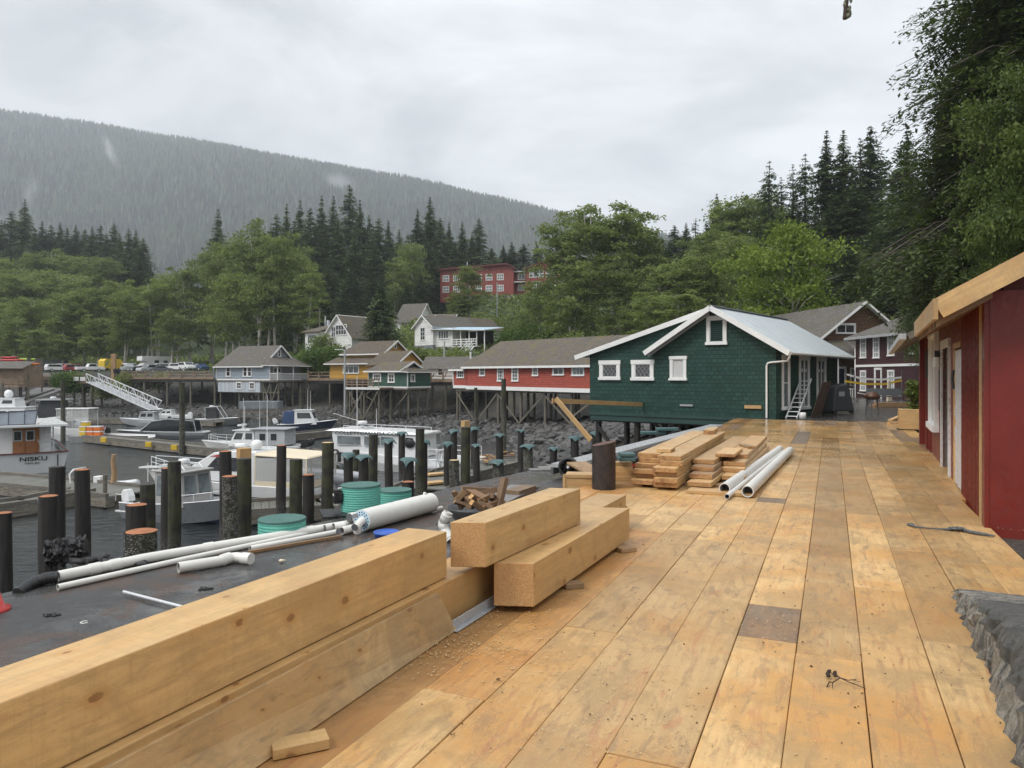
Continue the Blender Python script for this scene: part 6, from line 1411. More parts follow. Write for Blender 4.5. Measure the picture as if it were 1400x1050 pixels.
# ---------------------------------------------------------------- red shed at the right
def red_shed():
    C1=G(1353,721,0); C2=G(1265,607,0); d_=(C2-C1); d_.z=0; Lw=d_.length; e=d_.normalized(); ang=math.atan2(-e.y,-e.x)  # local x from far to near corner
    r=tag(empty('red_shed',(C2.x,C2.y,0),ang),'red wooden shed with new fascia boards at the right edge','shed')
    X=Lw; D_=3.4   # wall along x 0..X at y=0 (facing deck, -y), depth +y
    def loc(px,py):
        t=(px-700)/1000; f=-e; x=(t*C2.y-C2.x)/(f.x-t*f.y); Y=C2.y+f.y*x; return x,H-(py-513)/1000*Y
    hw=2.56; sl=.56
    rz=lambda y: hw+sl*y
    # wall with openings, the door one filled near-black: build wall in strips
    xd0,_=loc(1289,500); xd1,_=loc(1299,500); xo0,_=loc(1307,500); xo1,_=loc(1316.5,500); xw0,_=loc(1275,500); xw1,_=loc(1283.5,500)
    xb0,_=loc(1317,500); xb1,_=loc(1344.5,500); xn,_=loc(1349.5,500)
    m=MB(); T_=.12
    def st(a,b,z0,z1,mi=0): m.box(a,b,0,T_,z0,z1,mi)
    st(0,xd0,-.1,hw); st(xd1,xo0,-.1,hw); st(xo1,xn,-.1,hw); st(xd0,xd1,2.12,hw); st(xo0,xo1,2.05,hw); st(xn,X,-.1,hw)
    m.build('front_wall','shed_red',r)
    # battens
    x=xb0+.05
    while x<xb1-.02: m=MB(); m.box(x,x+.05,-.03,-.001,-.1,hw); m.build('batten','shed_red',r); x+=.135
    x=.25
    while x<xw0-.2: m=MB(); m.box(x,x+.05,-.025,-.001,-.1,hw); m.build('batten','shed_red',r); x+=.3
    m=MB(); m.box(xb1+.01,xn-.01,-.045,-.001,-.1,hw,0,.1,None,'x',False); m.build('raw_trim','lumber_new',r)
    m=MB(); m.box(xn,X+.02,-.05,-.001,-.1,hw); m.build('corner_post','shed_red',r)
    m=MB(); m.box(-.25,.12,-.12,-.002,-.1,hw); m.box(xw0-1.15,xw0-1.0,-.06,-.001,-.1,hw); m.build('corner_post','shed_red',r)
    # end wall facing camera with panels
    wallpoly(r,[(X-.11,.121,-.1),(X-.11,D_*2,-.1),(X-.11,D_*2,rz(0)),(X-.11,D_,rz(D_)),(X-.11,.121,rz(.12)-.02)],(.11,0,0),'shed_red_shaded','end_wall')
    m=MB(); m.box(X+.001,X+.03,.0,.42,-.1,rz(0)); m.box(X+.001,X+.02,.9,1.0,-.1,rz(.9)); m.build('end_board','shed_red',r)
    m=MB(); m.box(X+.002,X+.03,.72,.78,1.5,2.0); m.build('raw_strip','lumber_new',r)
    # back and far end
    m=MB(); m.box(0,.1,.13,D_*2,-.1,hw); m.box(.1,X-.12,D_*2-.1,D_*2,-.1,hw); m.build('back_wall','shed_red_shaded',r)
    # door opening frame
    m=MB(); 
    for a,b in ((xd0-.09,xd0),(xd1,xd1+.10)): m.box(a,b,-.035,T_,-.0,2.2)
    m.box(xd0-.09,xd1+.10,-.04,T_,2.12,2.26); f=m.build('door_frame','white_worn',r); m=MB(); m.box(xd0,xd1,.1,1.6,0,2.1); m.build('door_dark_fill','dark_interior',f)  # near-black block fills the opening, painting the unlit inside of the shed
    m=MB(); m.box(xo0-.07,xo0,-.03,T_,0,2.12,0,.2,None,'x',False); m.box(xo0-.07,xo1,-.035,T_,2.05,2.13); f=m.build('jamb','lumber_new',r)
    m=MB(); vs=[];n=14
    for i in range(n):
        for j in range(5): vs.append((xo0+(xo1-xo0)*j/4,-.012+.02*mnoise.noise(V((j*.7,i*.9,0))),.02+2.0*i/(n-1)))
    m.add(vs,[(i*5+j,i*5+j+1,(i+1)*5+j+1,(i+1)*5+j) for i in range(n-1) for j in range(4)],0,None,None,True); w_=m.build('plastic_wrap','wrap_white',f)
    m=MB(); m.tube([(xo0+.2,-.05,1.72),(xo0+.25,-.07,1.6),(xo0+.32,-.06,1.45)],.02,8); m.build('door_handle','black_plastic',f)
    # white window with sill
    _,zt=loc(1279,447); window(r,(xw0+xw1)/2,1.55,(xw1-xw0)-.1,1.75,0,'f',1,1,.14,pane='blind_white',depth=.08)
    # lantern, sign, dark screen
    xl,_=loc(1288,0); m=MB(); m.box(xl-.05,xl+.05,-.12,-.002,1.98,2.1); ln=m.build('lantern','black_plastic',r); m=MB(); m.cyl((xl,-.09,1.8),(xl,-.09,1.98),.06,n=12); m.build('lantern_glass','white_paint',ln)
    xs,_=loc(1286,0); m=MB(); m.box(xs-.09,xs+.09,-.03,-.003,1.0,1.75); m.build('notice_board','steel_grey',r)
    xs,_=loc(1270,0); m=MB(); m.box(xs-.3,xs+.3,-.06,-.03,1.6,2.2); m.build('dark_panel','dark_interior',r)
    # roof: new section x from xr..X+over ; old part beyond
    ov=.52; oe=.48; zE=rz(-ov)+.0; xr=X-3.4
    slab(r,(xr,-ov,rz(-ov)+.18),(X+oe,-ov,rz(-ov)+.18),(X+oe,D_,rz(D_)+.18),(xr,D_,rz(D_)+.18),.14,'roof_tar','roof',under='lumber_new')
    slab(r,(-.9,-ov-.15,rz(-ov)+.02),(xr-.004,-ov-.15,rz(-ov)+.02),(xr-.004,D_,rz(D_)+.12),(-.9,D_,rz(D_)+.12),.1,'roof_grey','old_roof',under='old_timber')
    slab(r,(-.9,D_,rz(D_)+.12),(X+oe,D_,rz(D_)+.12),(X+oe,2*D_+.5,hw-.1),(-.9,2*D_+.5,hw-.1),.1,'roof_grey','back_roof',under='old_timber')
    # fascias: eave and rake, new timber 0.2 deep
    m=MB(); zt_=rz(-ov)+.19; m.box(xr,X+oe+.045,-ov-.045,-ov,zt_-.22,zt_,0,.15,None,'x',True); m.build('eave_fascia','lumber_new',r)
    a=V((X+oe+.022,-ov-.003,rz(-ov)+.19-.11)); b=V((X+oe+.022,D_,rz(D_)+.19-.11)); m=MB(); m.bar(a,b,.045,.215,0,.2); m.build('rake_fascia','lumber_new',r)
    m=MB(); m.bar((xr,-ov-.2,rz(-ov)-.02),(-.9,-ov-.2,rz(-ov)-.04),.1,.09); m.build('gutter','galv2',r)
    m=MB(); m.bar(a+V((-.05,1.0,.28+.56*.5)),V((a.x-.05,D_,b.z+.16)),.02,.12); m.bar(a+V((-.06,.55,.14+.56*.5)),V((a.x-.05,1.1,a.z+.34+.56*1.05)),.03,.03); m.build('flashing','tar_grey',r)
    for i in range(9): m=MB(); xx=xr+.3+i*.42; m.box(xx,xx+.05,-ov,.0,rz(-ov)-.04,rz(-ov)+.05) if False else m.hexa([(xx,-ov,rz(-ov)-.1),(xx+.05,-ov,rz(-ov)-.1),(xx+.05,-.01,rz(0)-.1),(xx,-.01,rz(0)-.1),(xx,-ov,rz(-ov)+.02),(xx+.05,-ov,rz(-ov)+.02),(xx+.05,-.01,rz(0)+.02),(xx,-.01,rz(0)+.02)],0,None,None,False); m.build('rafter_tail','lumber_old',r)
    return C1,e
plain('wrap_white',(.62,.62,.64),.3,.08,8,.2,bmp=.6); plain('roof_tar',(.10,.105,.11),.6,.1,3,.3); plain('tar_grey',(.16,.19,.23),.5,.1,3,.3)
C1,e1=red_shed()
# gravel beside the shed
m,k,b=newmat('dark_gravel',.6); v=coords(k,'Object',False); n=k.noise(v,9,6,.7); f=k.noise(v,55,4,.7)
c_=k.mix(k.ramp(f,.35,.68),(.018,.016,.014),(.10,.09,.075)); c_=k.mix(k.ramp(n,.55,.7,0,.6),c_,(.20,.15,.08)); k.put(b.inputs['Base Color'],c_); k.put(b.inputs['Normal'],k.bump(k.math('ADD',n,f),.8,.02)); MT['dark_gravel']=m
m=MB(); q=[D(2,1.62),D(11.3,1.62),D(11.3,7),D(2,7)]; m.add([(p.x,p.y,-.1) for p in q],[(0,3,2,1)]); tag(m.build('gravel_ground','dark_gravel'),kind='structure')
# planter with shrub and wood scraps beside the shed's far end are added with the plants
def scraps():
    base=G(1232,578,0)
    for i,(dx,dy,L,a,t) in enumerate(((0,0,1.3,15,3),(.2,.35,1.0,-12,5),(-.15,.3,.9,40,8),(.4,.1,1.1,2,2))):
        m=MB(); m.box(-L/2,L/2,-.07,.07,0,.05,0,None,1,'x',True); o=m.build('wood_scrap',['lumber_new','end_grain']); o.location=(base.x+dx,base.y+dy-.2,.03+.05*i); o.rotation_euler=(0,R(-t),R(a)); tag(o,'yellow board scrap in the little heap beside the planter','board','board scraps beside the planter')
scraps()
# ================================================================ floats (docks)
def totext(cu):
    t=bpy.data.objects.new('tmp',cu); C.objects.link(t); dg=bpy.context.evaluated_depsgraph_get(); me=bpy.data.meshes.new_from_object(t.evaluated_get(dg)); bpy.data.objects.remove(t)
    o=bpy.data.objects.new('lettering',me); C.objects.link(o); return o
def dock(pts,w,label,zt=-3.52,th=.42,edge='brown_rail',posts=True):
    pts=[V((p.x,p.y,0)) for p in pts]; r=tag(empty('float_dock',(pts[0].x,pts[0].y,zt)),label,'dock'); o=V((pts[0].x,pts[0].y,0))
    m=MB(); m2=MB(); m3=MB()
    for a,b in zip(pts,pts[1:]):
        a=a-o; b=b-o; d_=(b-a); L=d_.length; d_.normalize(); q=V((d_.y,-d_.x,0)); s=0
        while s<L:
            e_=min(L,s+.30); c=a+d_*((s+e_)/2); m.bar(c-q*w/2,c+q*w/2,(e_-s)-.02,.06); s+=.30
        for sd in (-1,1):
            m2.bar(a+q*sd*(w/2-.08)+V((0,0,.1)),b+q*sd*(w/2-.08)+V((0,0,.1)),.14,.13)
            m3.bar(a+q*sd*(w/2-.2)+V((0,0,-.22)),b+q*sd*(w/2-.2)+V((0,0,-.22)),.4,.38)
    m.build('decking','dock_plank',r); m2.build('bull_rail','old_timber',r); m3.build('float_log','dock_side',r)
    return r
weathered('dock_side',(.07,.06,.045),(.26,.235,.19),.8)
ZD=-3.5
def gd(px,py): return G(px,py,ZD)
dock([gd(-60,650),gd(95,664),gd(183,674)],2.6,'near grey dock running past the stern of the white trawler')
dock([gd(-30,694),gd(40,685),gd(112,671)],1.5,'narrow grey finger dock closest to the camera at left')
dock([gd(126,596),gd(244,608),gd(350,619),gd(420,617)],1.7,'middle dock with yellow bumpers along its edge')
dock([gd(95,573),gd(200,574),gd(300,577)],1.8,'farthest dock below the aluminium gangway')
dock([gd(205,570),gd(300,566)],2.4,'short far dock beside the gangway foot') if False else None
dock([gd(386,596),gd(462,588),gd(520,584)],2.0,'dock in front of the blue and white cabin boat')
dock([gd(412,617),gd(458,625)],1.9,'short dock behind the grey inflatable')
dock([gd(335,694),gd(440,688),gd(520,676)],2.6,'dock beside the beige-canopied cruiser')
dock([gd(575,668),gd(625,646),gd(700,628)],2.8,'dock with yellow planks at the foot of the aluminium ramp')
for i,(px,py) in enumerate(((150,598),(211,604),(246,608))):
    p=gd(px,py+2); m=MB(); m.box(-.22,.22,-.08,.10,-.2,.18); o=m.build('dock_bumper','yellow_paint',bev=.03); o.location=(p.x,p.y-.9,ZD); tag(o,f'yellow bumper on the middle dock, {ORD[i]} from the left','bumper')
# ================================================================ boats
def hull(par,L,B,fs,fb,draft=.35,mat='gelcoat',mat2=None,bowp=2.2,deckz=-.12,flare=.72,name='hull',stern=.85,rail='gelcoat',rake=.12,band=0):
    """bow at +x; fs, fb freeboard at stern / bow; returns sheer function"""
    N=15; rows=[]
    def hb(t): return B/2*(stern+(1-stern)*min(1,t*2.2))*(1-max(0,(t-.42)/.58)**bowp)
    def sh(t): return fs+(fb-fs)*t**1.8
    m=MB(); vs=[]
    for i in range(N):
        t=i/(N-1); x=-L/2+L*t; b=max(.01,hb(t)); z=sh(t); k_=flare+(0 if t<.5 else -(t-.5)*.55)
        xr=x+ (rake*L*(t**3))*1.0
        kz=-draft*(1-t**5) if t<1 else fb*.15
        pts=[(x,0,kz),(x,b*k_,-draft*.2*(1-t**3)+ (fb*.25*t**4)),(x+(xr-x)*.5,b*(k_+.14),z*.5),(xr,b,z),(xr,b-.05,z+.03),(xr,b-.08 if b>.1 else 0,z+deckz)]
        vs.append(pts)
    n=len(vs[0]); P_=[]
    for pts in vs:
        for (x,y,z) in pts: P_.append((x,y,z))
        for (x,y,z) in pts: P_.append((x,-y,z))
    fs_=[];ms=[]
    for i in range(N-1):
        for j in range(n-1):
            a=i*2*n+j; fs_.append((a,a+2*n,a+2*n+1,a+1)); ms.append(1 if j<=band else (2 if j>=3 else 0))
            a=i*2*n+n+j; fs_.append((a+1,a+2*n+1,a+2*n,a)); ms.append(1 if j<=band else (2 if j>=3 else 0))
        # deck
        a=i*2*n+n-1; b_=i*2*n+2*n-1; fs_.append((a,a+2*n,b_+2*n,b_)); ms.append(3)
    fs_.append(tuple(range(0,n))+tuple(reversed(range(n+1,2*n)))); ms.append(0)
    m.add(P_,fs_,ms,None,None,False)
    m.build(name,[mat,mat2 or mat,rail,'deck_nonskid'],par)
    return hb,sh
plain('deck_nonskid',(.42,.43,.42),.7,.08,4,.3)
def boat(name,px,Y,heading,label,cat='boat',z=ZW,group=None):
    X=(px-700)/1000*Y; return tag(empty(name,(X,Y,z),heading),label,cat,group)
def cabin(par,x0,x1,w,z0,z1,mat='gelcoat',front=.5,back=.1,taper=.86,roofo=.15,roofm=None,win=None,winm='glass_dark',name='cabin',nwin=2,wz=(.45,.85),frontwin=True):
    """cabin block with raked front (towards +x) and recessed side windows"""
    m=MB(); w2=w*taper; a,b=w/2,w2/2
    p=[(x0,-a,z0),(x1,-a,z0),(x1,a,z0),(x0,a,z0),(x0+back,-b,z1),(x1-front,-b,z1),(x1-front,b,z1),(x0+back,b,z1)]
    m.hexa(p,0,None,None,False); c=m.build(name,mat,par,bev=.03)
    m=MB(); m.box(x0+back-roofo*1.5,x1-front+roofo*1.4,-b-roofo*.6,b+roofo*.6,z1,z1+.07); m.build('cabin_roof',roofm or mat,par,bev=.02)
    H_=z1-z0
    for sd in (-1,1):
        for i in range(nwin):
            u0=(i+.12)/nwin; u1=(i+.9)/nwin
            def pt(u,v):
                yb=a+(b-a)*v; xa=x0+back*v; xb=x1-front*v; return (xa+(xb-xa)*u,sd*(yb+.012),z0+H_*v)
            m=MB(); q=[pt(u0*.92+.04,wz[0]),pt(u1*.92+.04,wz[0]),pt(u1*.92+.04,wz[1]),pt(u0*.92+.04,wz[1])]; m.add(q,[(0,1,2,3) if sd<0 else (3,2,1,0)]); m.build('window',winm,par)
    if frontwin:
        for i in range(2):
            y0=-.42+.46*i; y1=y0+.38
            def pf(u,v): yb=(a+(b-a)*v)*2; return (x1-front*v+.012,yb*u,z0+H_*v+.004)
            m=MB(); m.add([pf(y0,wz[0]),pf(y1,wz[0]),pf(y1,wz[1]),pf(y0,wz[1])],[(0,1,2,3)]); m.build('windscreen',winm,par)
    return c
def outboard(par,x,y,z,s=1,mat='black_plastic',leg=True,tilt=0):
    m=MB(); 
    pr=[(-.16,.0),(.17,.02),(.2,.14),(.14,.42),(.02,.50),(-.12,.46),(-.18,.2)]
    M=Matrix.Translation((x,y,z))@Matrix.Rotation(R(tilt),4,'Y')@Matrix.Scale(s,4)
    m.poly([M@V((-p[0],-.14,p[1])) for p in pr],(0,.28*s,0)); o=m.build('outboard_motor',mat,par,bev=.03)
    m=MB(); 
    q=[M@V(p) for p in ((.0,-.05,-.75),(.12,-.05,-.75),(.12,.05,-.75),(0,.05,-.75),(-.06,-.07,.02),(.12,-.07,.02),(.12,.07,.02),(-.06,.07,.02))]; m.hexa(q,0,None,None,False); m.build('motor_leg','black_plastic' if mat=='black_plastic' else 'gelcoat_grey',o)
def rails(par,pts,h,r=.018,mat='aluminium_bright',inner=True,name='railing',lean=0):
    m=MB(); top=[V(p)+V((0,0,h)) for p in pts]; m.tube(top,r,6)
    if inner: m.tube([V(p)+V((0,0,h*.5)) for p in pts],r*.8,6)
    for p in pts: m.cyl(V(p),V(p)+V((0,0,h)),r,n=6)
    m.build(name,mat,par)
def mast(par,x,y,z,h,r=.02,mat='white_paint',name='antenna'):
    m=MB(); m.cyl((x,y,z),(x,y,z+h),r,r*.6,6); m.build(name,mat,par)
def radar(par,x,y,z,r=.3,mat='gelcoat',dome=False):
    m=MB()
    if dome: m.ring([(0,-.0),(r*.6,0),(r*.98,r*.5),(r,r),(r*.8,r*1.6),(r*.4,r*1.92),(0,r*2)],(x,y,z),16)
    else: m.ring([(0,0),(r*.9,0),(r,.05),(r,.14),(r*.9,.2),(0,.22)],(x,y,z),16)
    m.build('radar_dome',mat,par)
# --- trawler, stern to the camera
def trawler():
    Y=39.5; sx=P(5,650,Y); ex=P(92,650,Y-1.2); zc=ZW
    r=boat('trawler',44,42.0,R(37),'white trawler seen from astern with varnished double doors, moored at the left edge'); r.scale=(1.02,1,.82)
    # local: +y away (bow), transom at y=0, x to the right
    W=3.45; 
    m=MB(); N=9; vs=[]
    for i in range(N):
        t=i/(N-1); y=t*9; b=W/2*(1+.04*math.sin(t*PI*.7))*(1-max(0,(t-.55)/.45)**2.2)*(.98); b=max(b,.02); z=1.45+.7*t**2-.1*math.sin(t*PI)
        for (x_,zz) in ((-b,z),(-b*.93,.55),(-b*.7,-.3),(0,-.6),(b*.7,-.3),(b*.93,.55),(b,z)): vs.append((x_,y-(.25*(zz/1.4) if i==0 else 0),zz))
    fs=[(i*7+j,i*7+j+1,(i+1)*7+j+1,(i+1)*7+j) for i in range(N-1) for j in range(6)]; fs.append(tuple(reversed(range(7)))); m.add(vs,fs,0,None,None,False); m.build('hull','gelcoat',r)
    m=MB(); m.add([(v[0]*.97,v[1]+(.1 if k_<7 else 0),v[2]-.35) for k_,v in enumerate(vs) if k_%7 in (0,6)],[(2*i,2*i+1,2*i+3,2*i+2) for i in range(N-1)],0); m.build('deck','deck_nonskid',r)
    m=MB(); 
    cap=[(vs[0][0],vs[0][1]-.02,vs[0][2]+.03),(0,vs[0][1]-.1,vs[0][2]+.02),(vs[6][0],vs[6][1]-.02,vs[6][2]+.03)]
    m.bar(cap[0],cap[1],.14,.07); m.bar(cap[1],cap[2],.14,.07)
    for i in range(N-1):
        for j in (0,6): m.bar(V(vs[i*7+j])+V((0,0,.03)),V(vs[(i+1)*7+j])+V((0,0,.03)),.12,.07)
    m.build('cap_rail','maroon_trim',r)
    # aft house
    m=MB(); m.box(-1.62,1.0,1.3,7,1.0,3.25); m.build('house','gelcoat',r)
    m=MB(); m.box(-1.75,1.75,-.1,7.4,3.25,3.42); m.build('boat_deck','gelcoat',r,bev=.02)
    m=MB(); m.box(-.85,.35,1.2,1.29,1.2,3.1); m.box(.35,.42,1.12,1.29,1.1,3.45); dr=m.build('door','teak',r)
    for x in (-.62,-.02):
        m=MB(); m.box(x-.22,x+.22,1.17,1.199,2.2,2.95); f=m.build('door_window','gelcoat_grey',dr); m=MB(); m.box(x-.16,x+.16,1.15,1.169,2.27,2.88); m.build('pane','glass_dark',f)
    m=MB(); m.box(-.26,-.24,1.185,1.2,1.25,3.05); m.build('door_seam','maroon_trim',dr)
    # ladder
    m=MB(); 
    for x in (.62,1.08): m.cyl((x,.5,1.35),(x,1.0,3.3),.03,n=6)
    for i in range(6): t=(i+.4)/6; m.cyl((.62,.5+.5*t,1.35+1.95*t),(1.08,.5+.5*t,1.35+1.95*t),.022,n=6)
    m.cyl((.3,.5,2.3),(.62,.4,1.3),.02,n=6); m.build('ladder','gelcoat_grey',r)
    # flybridge canvas
    m=MB(); m.hexa([(-1.7,.2,3.43),(.15,.2,3.43),(.15,.6,3.43),(-1.7,.6,3.43),(-1.5,.5,4.3),(.3,.5,4.42),(.3,.8,4.42),(-1.5,.8,4.3)],0,None,None,False); cv=m.build('canvas','grey_canvas',r)
    m=MB(); 
    for x0,x1 in ((-1.68,-1.5),(-1.1,-1.08),(-.35,-.33)): m.bar((x0,.18,3.43),(x1 if abs(x0)>.9 or x0>.5 else x1,.47,4.4),.03,.03)
    m.bar((-1.5,.47,4.31),(.3,.47,4.43),.04,.04); m.bar((.15,.17,3.45),(.3,.47,4.43),.04,.04); m.bar((-1.7,.17,3.45),(.15,.17,3.45),.04,.04); m.build('canvas_seam','navy',cv)
        # writing on the transom
    def text(s,x,z,size,mat):
        cu=bpy.data.curves.new('lettering','FONT'); cu.body=s; cu.size=size; cu.align_x='CENTER'; cu.extrude=.004; cu.offset=.006 if size>.3 else .002; cu.materials.append(MT[mat])
        o=totext(cu); o.parent=r; yb=-.26*(z/1.4)-.03; o.location=(x,yb-.02,z); o.rotation_euler=(PI/2+R(10),0,0); o.scale=(1.18,1,1)
    text('NISKU',.05,.93,.40,'black_plastic'); text('VAN BC',.0,.70,.17,'black_plastic')
    m=MB(); m.cyl((1.2,-.3,.0),(1.2,-.33,1.3),.03,n=6); m.build('staff','black_plastic',r)
trawler()
# --- aluminium cabin boat, close
def alu_boat():
    r=boat('aluminium_boat',247,28.6,R(-22),'bare aluminium cabin boat with its bow to the right behind the barnacled piling',z=ZW-.0); r.scale=(.9,.9,.86)
    L=5.3; hull(r,L,2.1,.75,1.2,.3,'alu_hull','navy',2.0,-.15,.8,rail='aluminium_bright')
    c=cabin(r,-.65,1.05,1.75,.75,2.25,'aluminium_paint',.18,.05,.92,.12,win=None,winm='glass_pale',nwin=2,wz=(.3,.9))
    m=MB(); 
    for y in (-.55,.55): m.tube([(-.6,y,2.33),(-.45,y,2.55),(.55,y*.9,2.55),(.75,y*.9,2.33)],.025,6); m.tube([(-.1,y,2.33),(.1,y,2.55),(.3,y,2.33)],.018,6)
    m.cyl((-.45,-.55,2.55),(-.45,.55,2.55),.02,n=6); m.cyl((.5,-.5,2.55),(.5,.5,2.55),.02,n=6); m.build('roof_rack','aluminium_bright',r)
    radar(r,.2,0,2.58,.24); 
    rails(r,[(.9,-.93,1.0),(1.6,-.85,1.08),(2.3,-.6,1.18),(3.0,-.18,1.28)],.3,inner=False); rails(r,[(.9,.93,1.0),(1.6,.85,1.08),(2.3,.6,1.18),(3.0,.18,1.28)],.3,inner=False)
    m=MB(); m.bar((-2.6,-1.09,.42),(-.8,-1.12,.44),.03,.05); m.bar((.2,-1.10,.5),(1.0,-1.04,.53),.04,.05); m.build('side_strip','white_paint',r)
    outboard(r,-3.05,0,.6,1.25,'gelcoat',tilt=-15); m=MB(); m.bar((-2.85,-.7,.3),(-2.85,.7,.3),.5,.06); m.build('swim_step','aluminium',r); mast(r,-2.6,.6,1.5,.9)
    m=MB(); m.tube([(-2.75,-.95,.85),(-2.75,-.95,1.15),(-2.3,-1.0,1.15),(-2.3,-1.0,.85)],.02,6); m.build('stern_rail','aluminium_bright',r)
plain('alu_hull',(.24,.25,.26),.35,.05,1,.1,metal=.25,bmp=.02); plain('aluminium_paint',(.36,.355,.34),.45,.08,3,.2,metal=.2)
alu_boat()
# --- big white cruiser with canvas
def cruiser():
    r=boat('cabin_cruiser',333,32.6,R(166),'large white cabin cruiser with a beige canvas canopy, bow to the left'); r.scale=(1,1,.78)
    L=8.0; hull(r,L,2.9,1.15,1.75,.4,'gelcoat','navy',2.0,-.1,.8,rake=.14,band=1)
    # navy lower band
    m=MB(); 
    # superstructure: swept roof, side windows
    P0=[(-1.3,1.2),(3.0,1.55),(1.9,2.1),(.7,2.95),(-.6,3.1),(-1.4,3.05)]
    m.poly([(x,-1.15,z) for x,z in P0],(0,2.3,0)); m.build('superstructure','gelcoat',r,bev=.05)
    for sd in (-1,1):
        m=MB(); q=[(-.75,sd*1.165,1.95),(1.15,sd*1.165,1.95),(.55,sd*1.165,2.7),(-.45,sd*1.165,2.7)]; m.add(q,[(0,1,2,3) if sd<0 else (3,2,1,0)]); m.build('side_window','glass_dark',r)
        m=MB(); q=[(.9,sd*1.168,2.74),(.45,sd*1.168,2.85),(-.05,sd*1.168,2.82),(.3,sd*1.168,2.72)]; m.add(q,[(0,1,2,3) if sd<0 else (3,2,1,0)]); m.build('red_mark','red_plastic',r)
    m=MB(); m.add([(2.4,-.9,1.88),(2.4,.9,1.88),(.95,.9,2.82),(.95,-.9,2.82)],[(0,1,2,3)]); m.build('windscreen','glass_dark',r)
    # canvas enclosure aft
    m=MB(); m.hexa([(-3.9,-1.3,2.75),(-1.35,-1.25,2.85),(-1.35,1.25,2.85),(-3.9,1.3,2.75),(-3.8,-1.15,2.85),(-1.3,-1.15,3.0),(-1.3,1.15,3.0),(-3.8,1.15,2.85)],0,None,None,False); m.build('canopy_top','beige_canvas',r,bev=.05)
    for y in (-1.28,1.28):
        m=MB(); m.box(-3.85,-1.4,y-.01,y+.01,1.15,1.5); m.box(-3.86,-3.8,y-.012,y+.012,1.5,2.78); m.box(-2.65,-2.6,y-.012,y+.012,1.5,2.78); m.box(-1.45,-1.4,y-.012,y+.012,1.5,2.85); m.build('canopy_side','beige_canvas',r)
        m=MB(); m.box(-3.8,-1.45,y-.004,y+.004,1.5,2.76); m.build('clear_panel','clear_vinyl',r)
    m=MB(); m.box(-3.87,-3.85,-1.25,1.25,1.15,1.5); m.build('canopy_side','beige_canvas',r); m=MB(); m.box(-3.865,-3.855,-1.25,1.25,1.5,2.76); m.build('clear_panel','clear_vinyl',r)
    rails(r,[(1.6,-1.25,1.5),(2.6,-1.0,1.6),(3.6,-.65,1.72),(4.7,-.15,1.85)],.62,.02); rails(r,[(1.6,1.25,1.5),(2.6,1.0,1.6),(3.6,.65,1.72),(4.7,.15,1.85)],.62,.02)
    m=MB(); m.bar((4.2,0,1.85),(5.3,0,1.8),.5,.08); m.build('bow_pulpit','gelcoat',r)
    radar(r,.1,0,3.15,.3); mast(r,-.4,.5,3.1,2.4); mast(r,-.8,-.6,3.1,3.0); radar(r,-1.0,.5,3.15,.25,dome=True)
    m=MB(); m.bar((-4.0,-1.2,.2),(-4.9,-.9,.55),.06,.06); m.build('boarding_step','white_paint',r)
cruiser()
# --- workboat behind with twin black outboards
def workboat():
    r=boat('work_boat',352,52,R(180-4),'small white and grey work boat with twin black outboards and a grey wheelhouse'); r.scale=(1,1,.75)
    L=6.6; hull(r,L,2.5,.9,1.35,.3,'gelcoat','gelcoat_grey',2.0,-.1,.8)
    cabin(r,-.2,1.7,2.0,.9,2.35,'gelcoat',.5,.05,.9,.15,nwin=2,wz=(.45,.85)); 
    m=MB(); m.box(-2.4,-.25,-1.05,1.05,1.0,2.45); m.build('wheelhouse','gelcoat_grey',r,bev=.03); m=MB(); m.box(-2.6,.1,-1.15,1.15,2.46,2.56); m.build('cabin_roof','grey_tube',r,bev=.02)
    for x in (-1.6,-.8):
        for y in (-1.06,1.06): m=MB(); m.box(x-.2,x+.2,y-.01,y+.01,1.5,2.1); m.build('window','glass_dark',r)
    rails(r,[(1.8,-1.0,1.15),(2.6,-.7,1.25),(3.5,-.15,1.38)],.55,.02); rails(r,[(1.8,1.0,1.15),(2.6,.7,1.25),(3.5,.15,1.38)],.55,.02)
    for y in (-.35,.35): outboard(r,-3.5,y,.9,1.5,'black_plastic',tilt=-35)
    mast(r,.8,.5,2.4,3.0); mast(r,.0,-.4,2.5,2.6); m=MB(); m.box(1.0,1.25,-.5,.5,2.75,2.9); m.cyl((1.1,0,2.4),(1.1,0,2.8),.05); m.build('radar_bar','gelcoat',r)
    p=MB(); p.box(-.6,-.2,-1.35,-1.3,.9,1.6); fl_=p.build('flag','red_plastic',r)
workboat()
# --- grey inflatable 
def rib():
    r=boat('inflatable_boat',425,33.5,R(172),'grey inflatable boat half hidden between two mossy pilings')
    m=MB(); 
    for y in (-.75,.75): m.tube([(-2.2,y,.35),(-1,y,.42),(.6,y,.5),(1.6,y*.75,.65),(2.3,y*.2,.85)],[.24,.3,.3,.28,.24],12)
    for y in (-.7,.7): m.tube([(-2.2,y,.95),(-1,y,1.02),(.6,y,1.05),(1.5,y*.75,1.1),(2.2,y*.2,1.2)],[.2,.25,.25,.24,.2],12)
    m.build('tube','grey_tube2',r); m=MB(); m.hexa([(-2.1,-.5,.0),(1.6,-.3,.1),(1.6,.3,.1),(-2.1,.5,0),(-2.1,-.7,.5),(1.6,-.5,.6),(1.6,.5,.6),(-2.1,.7,.5)],0,None,None,False); m.build('floor','rubber',r); outboard(r,-2.5,0,.6,1.1,'black_plastic')
plain('grey_tube2',(.33,.34,.36),.45,.05,2,.15)
rib()
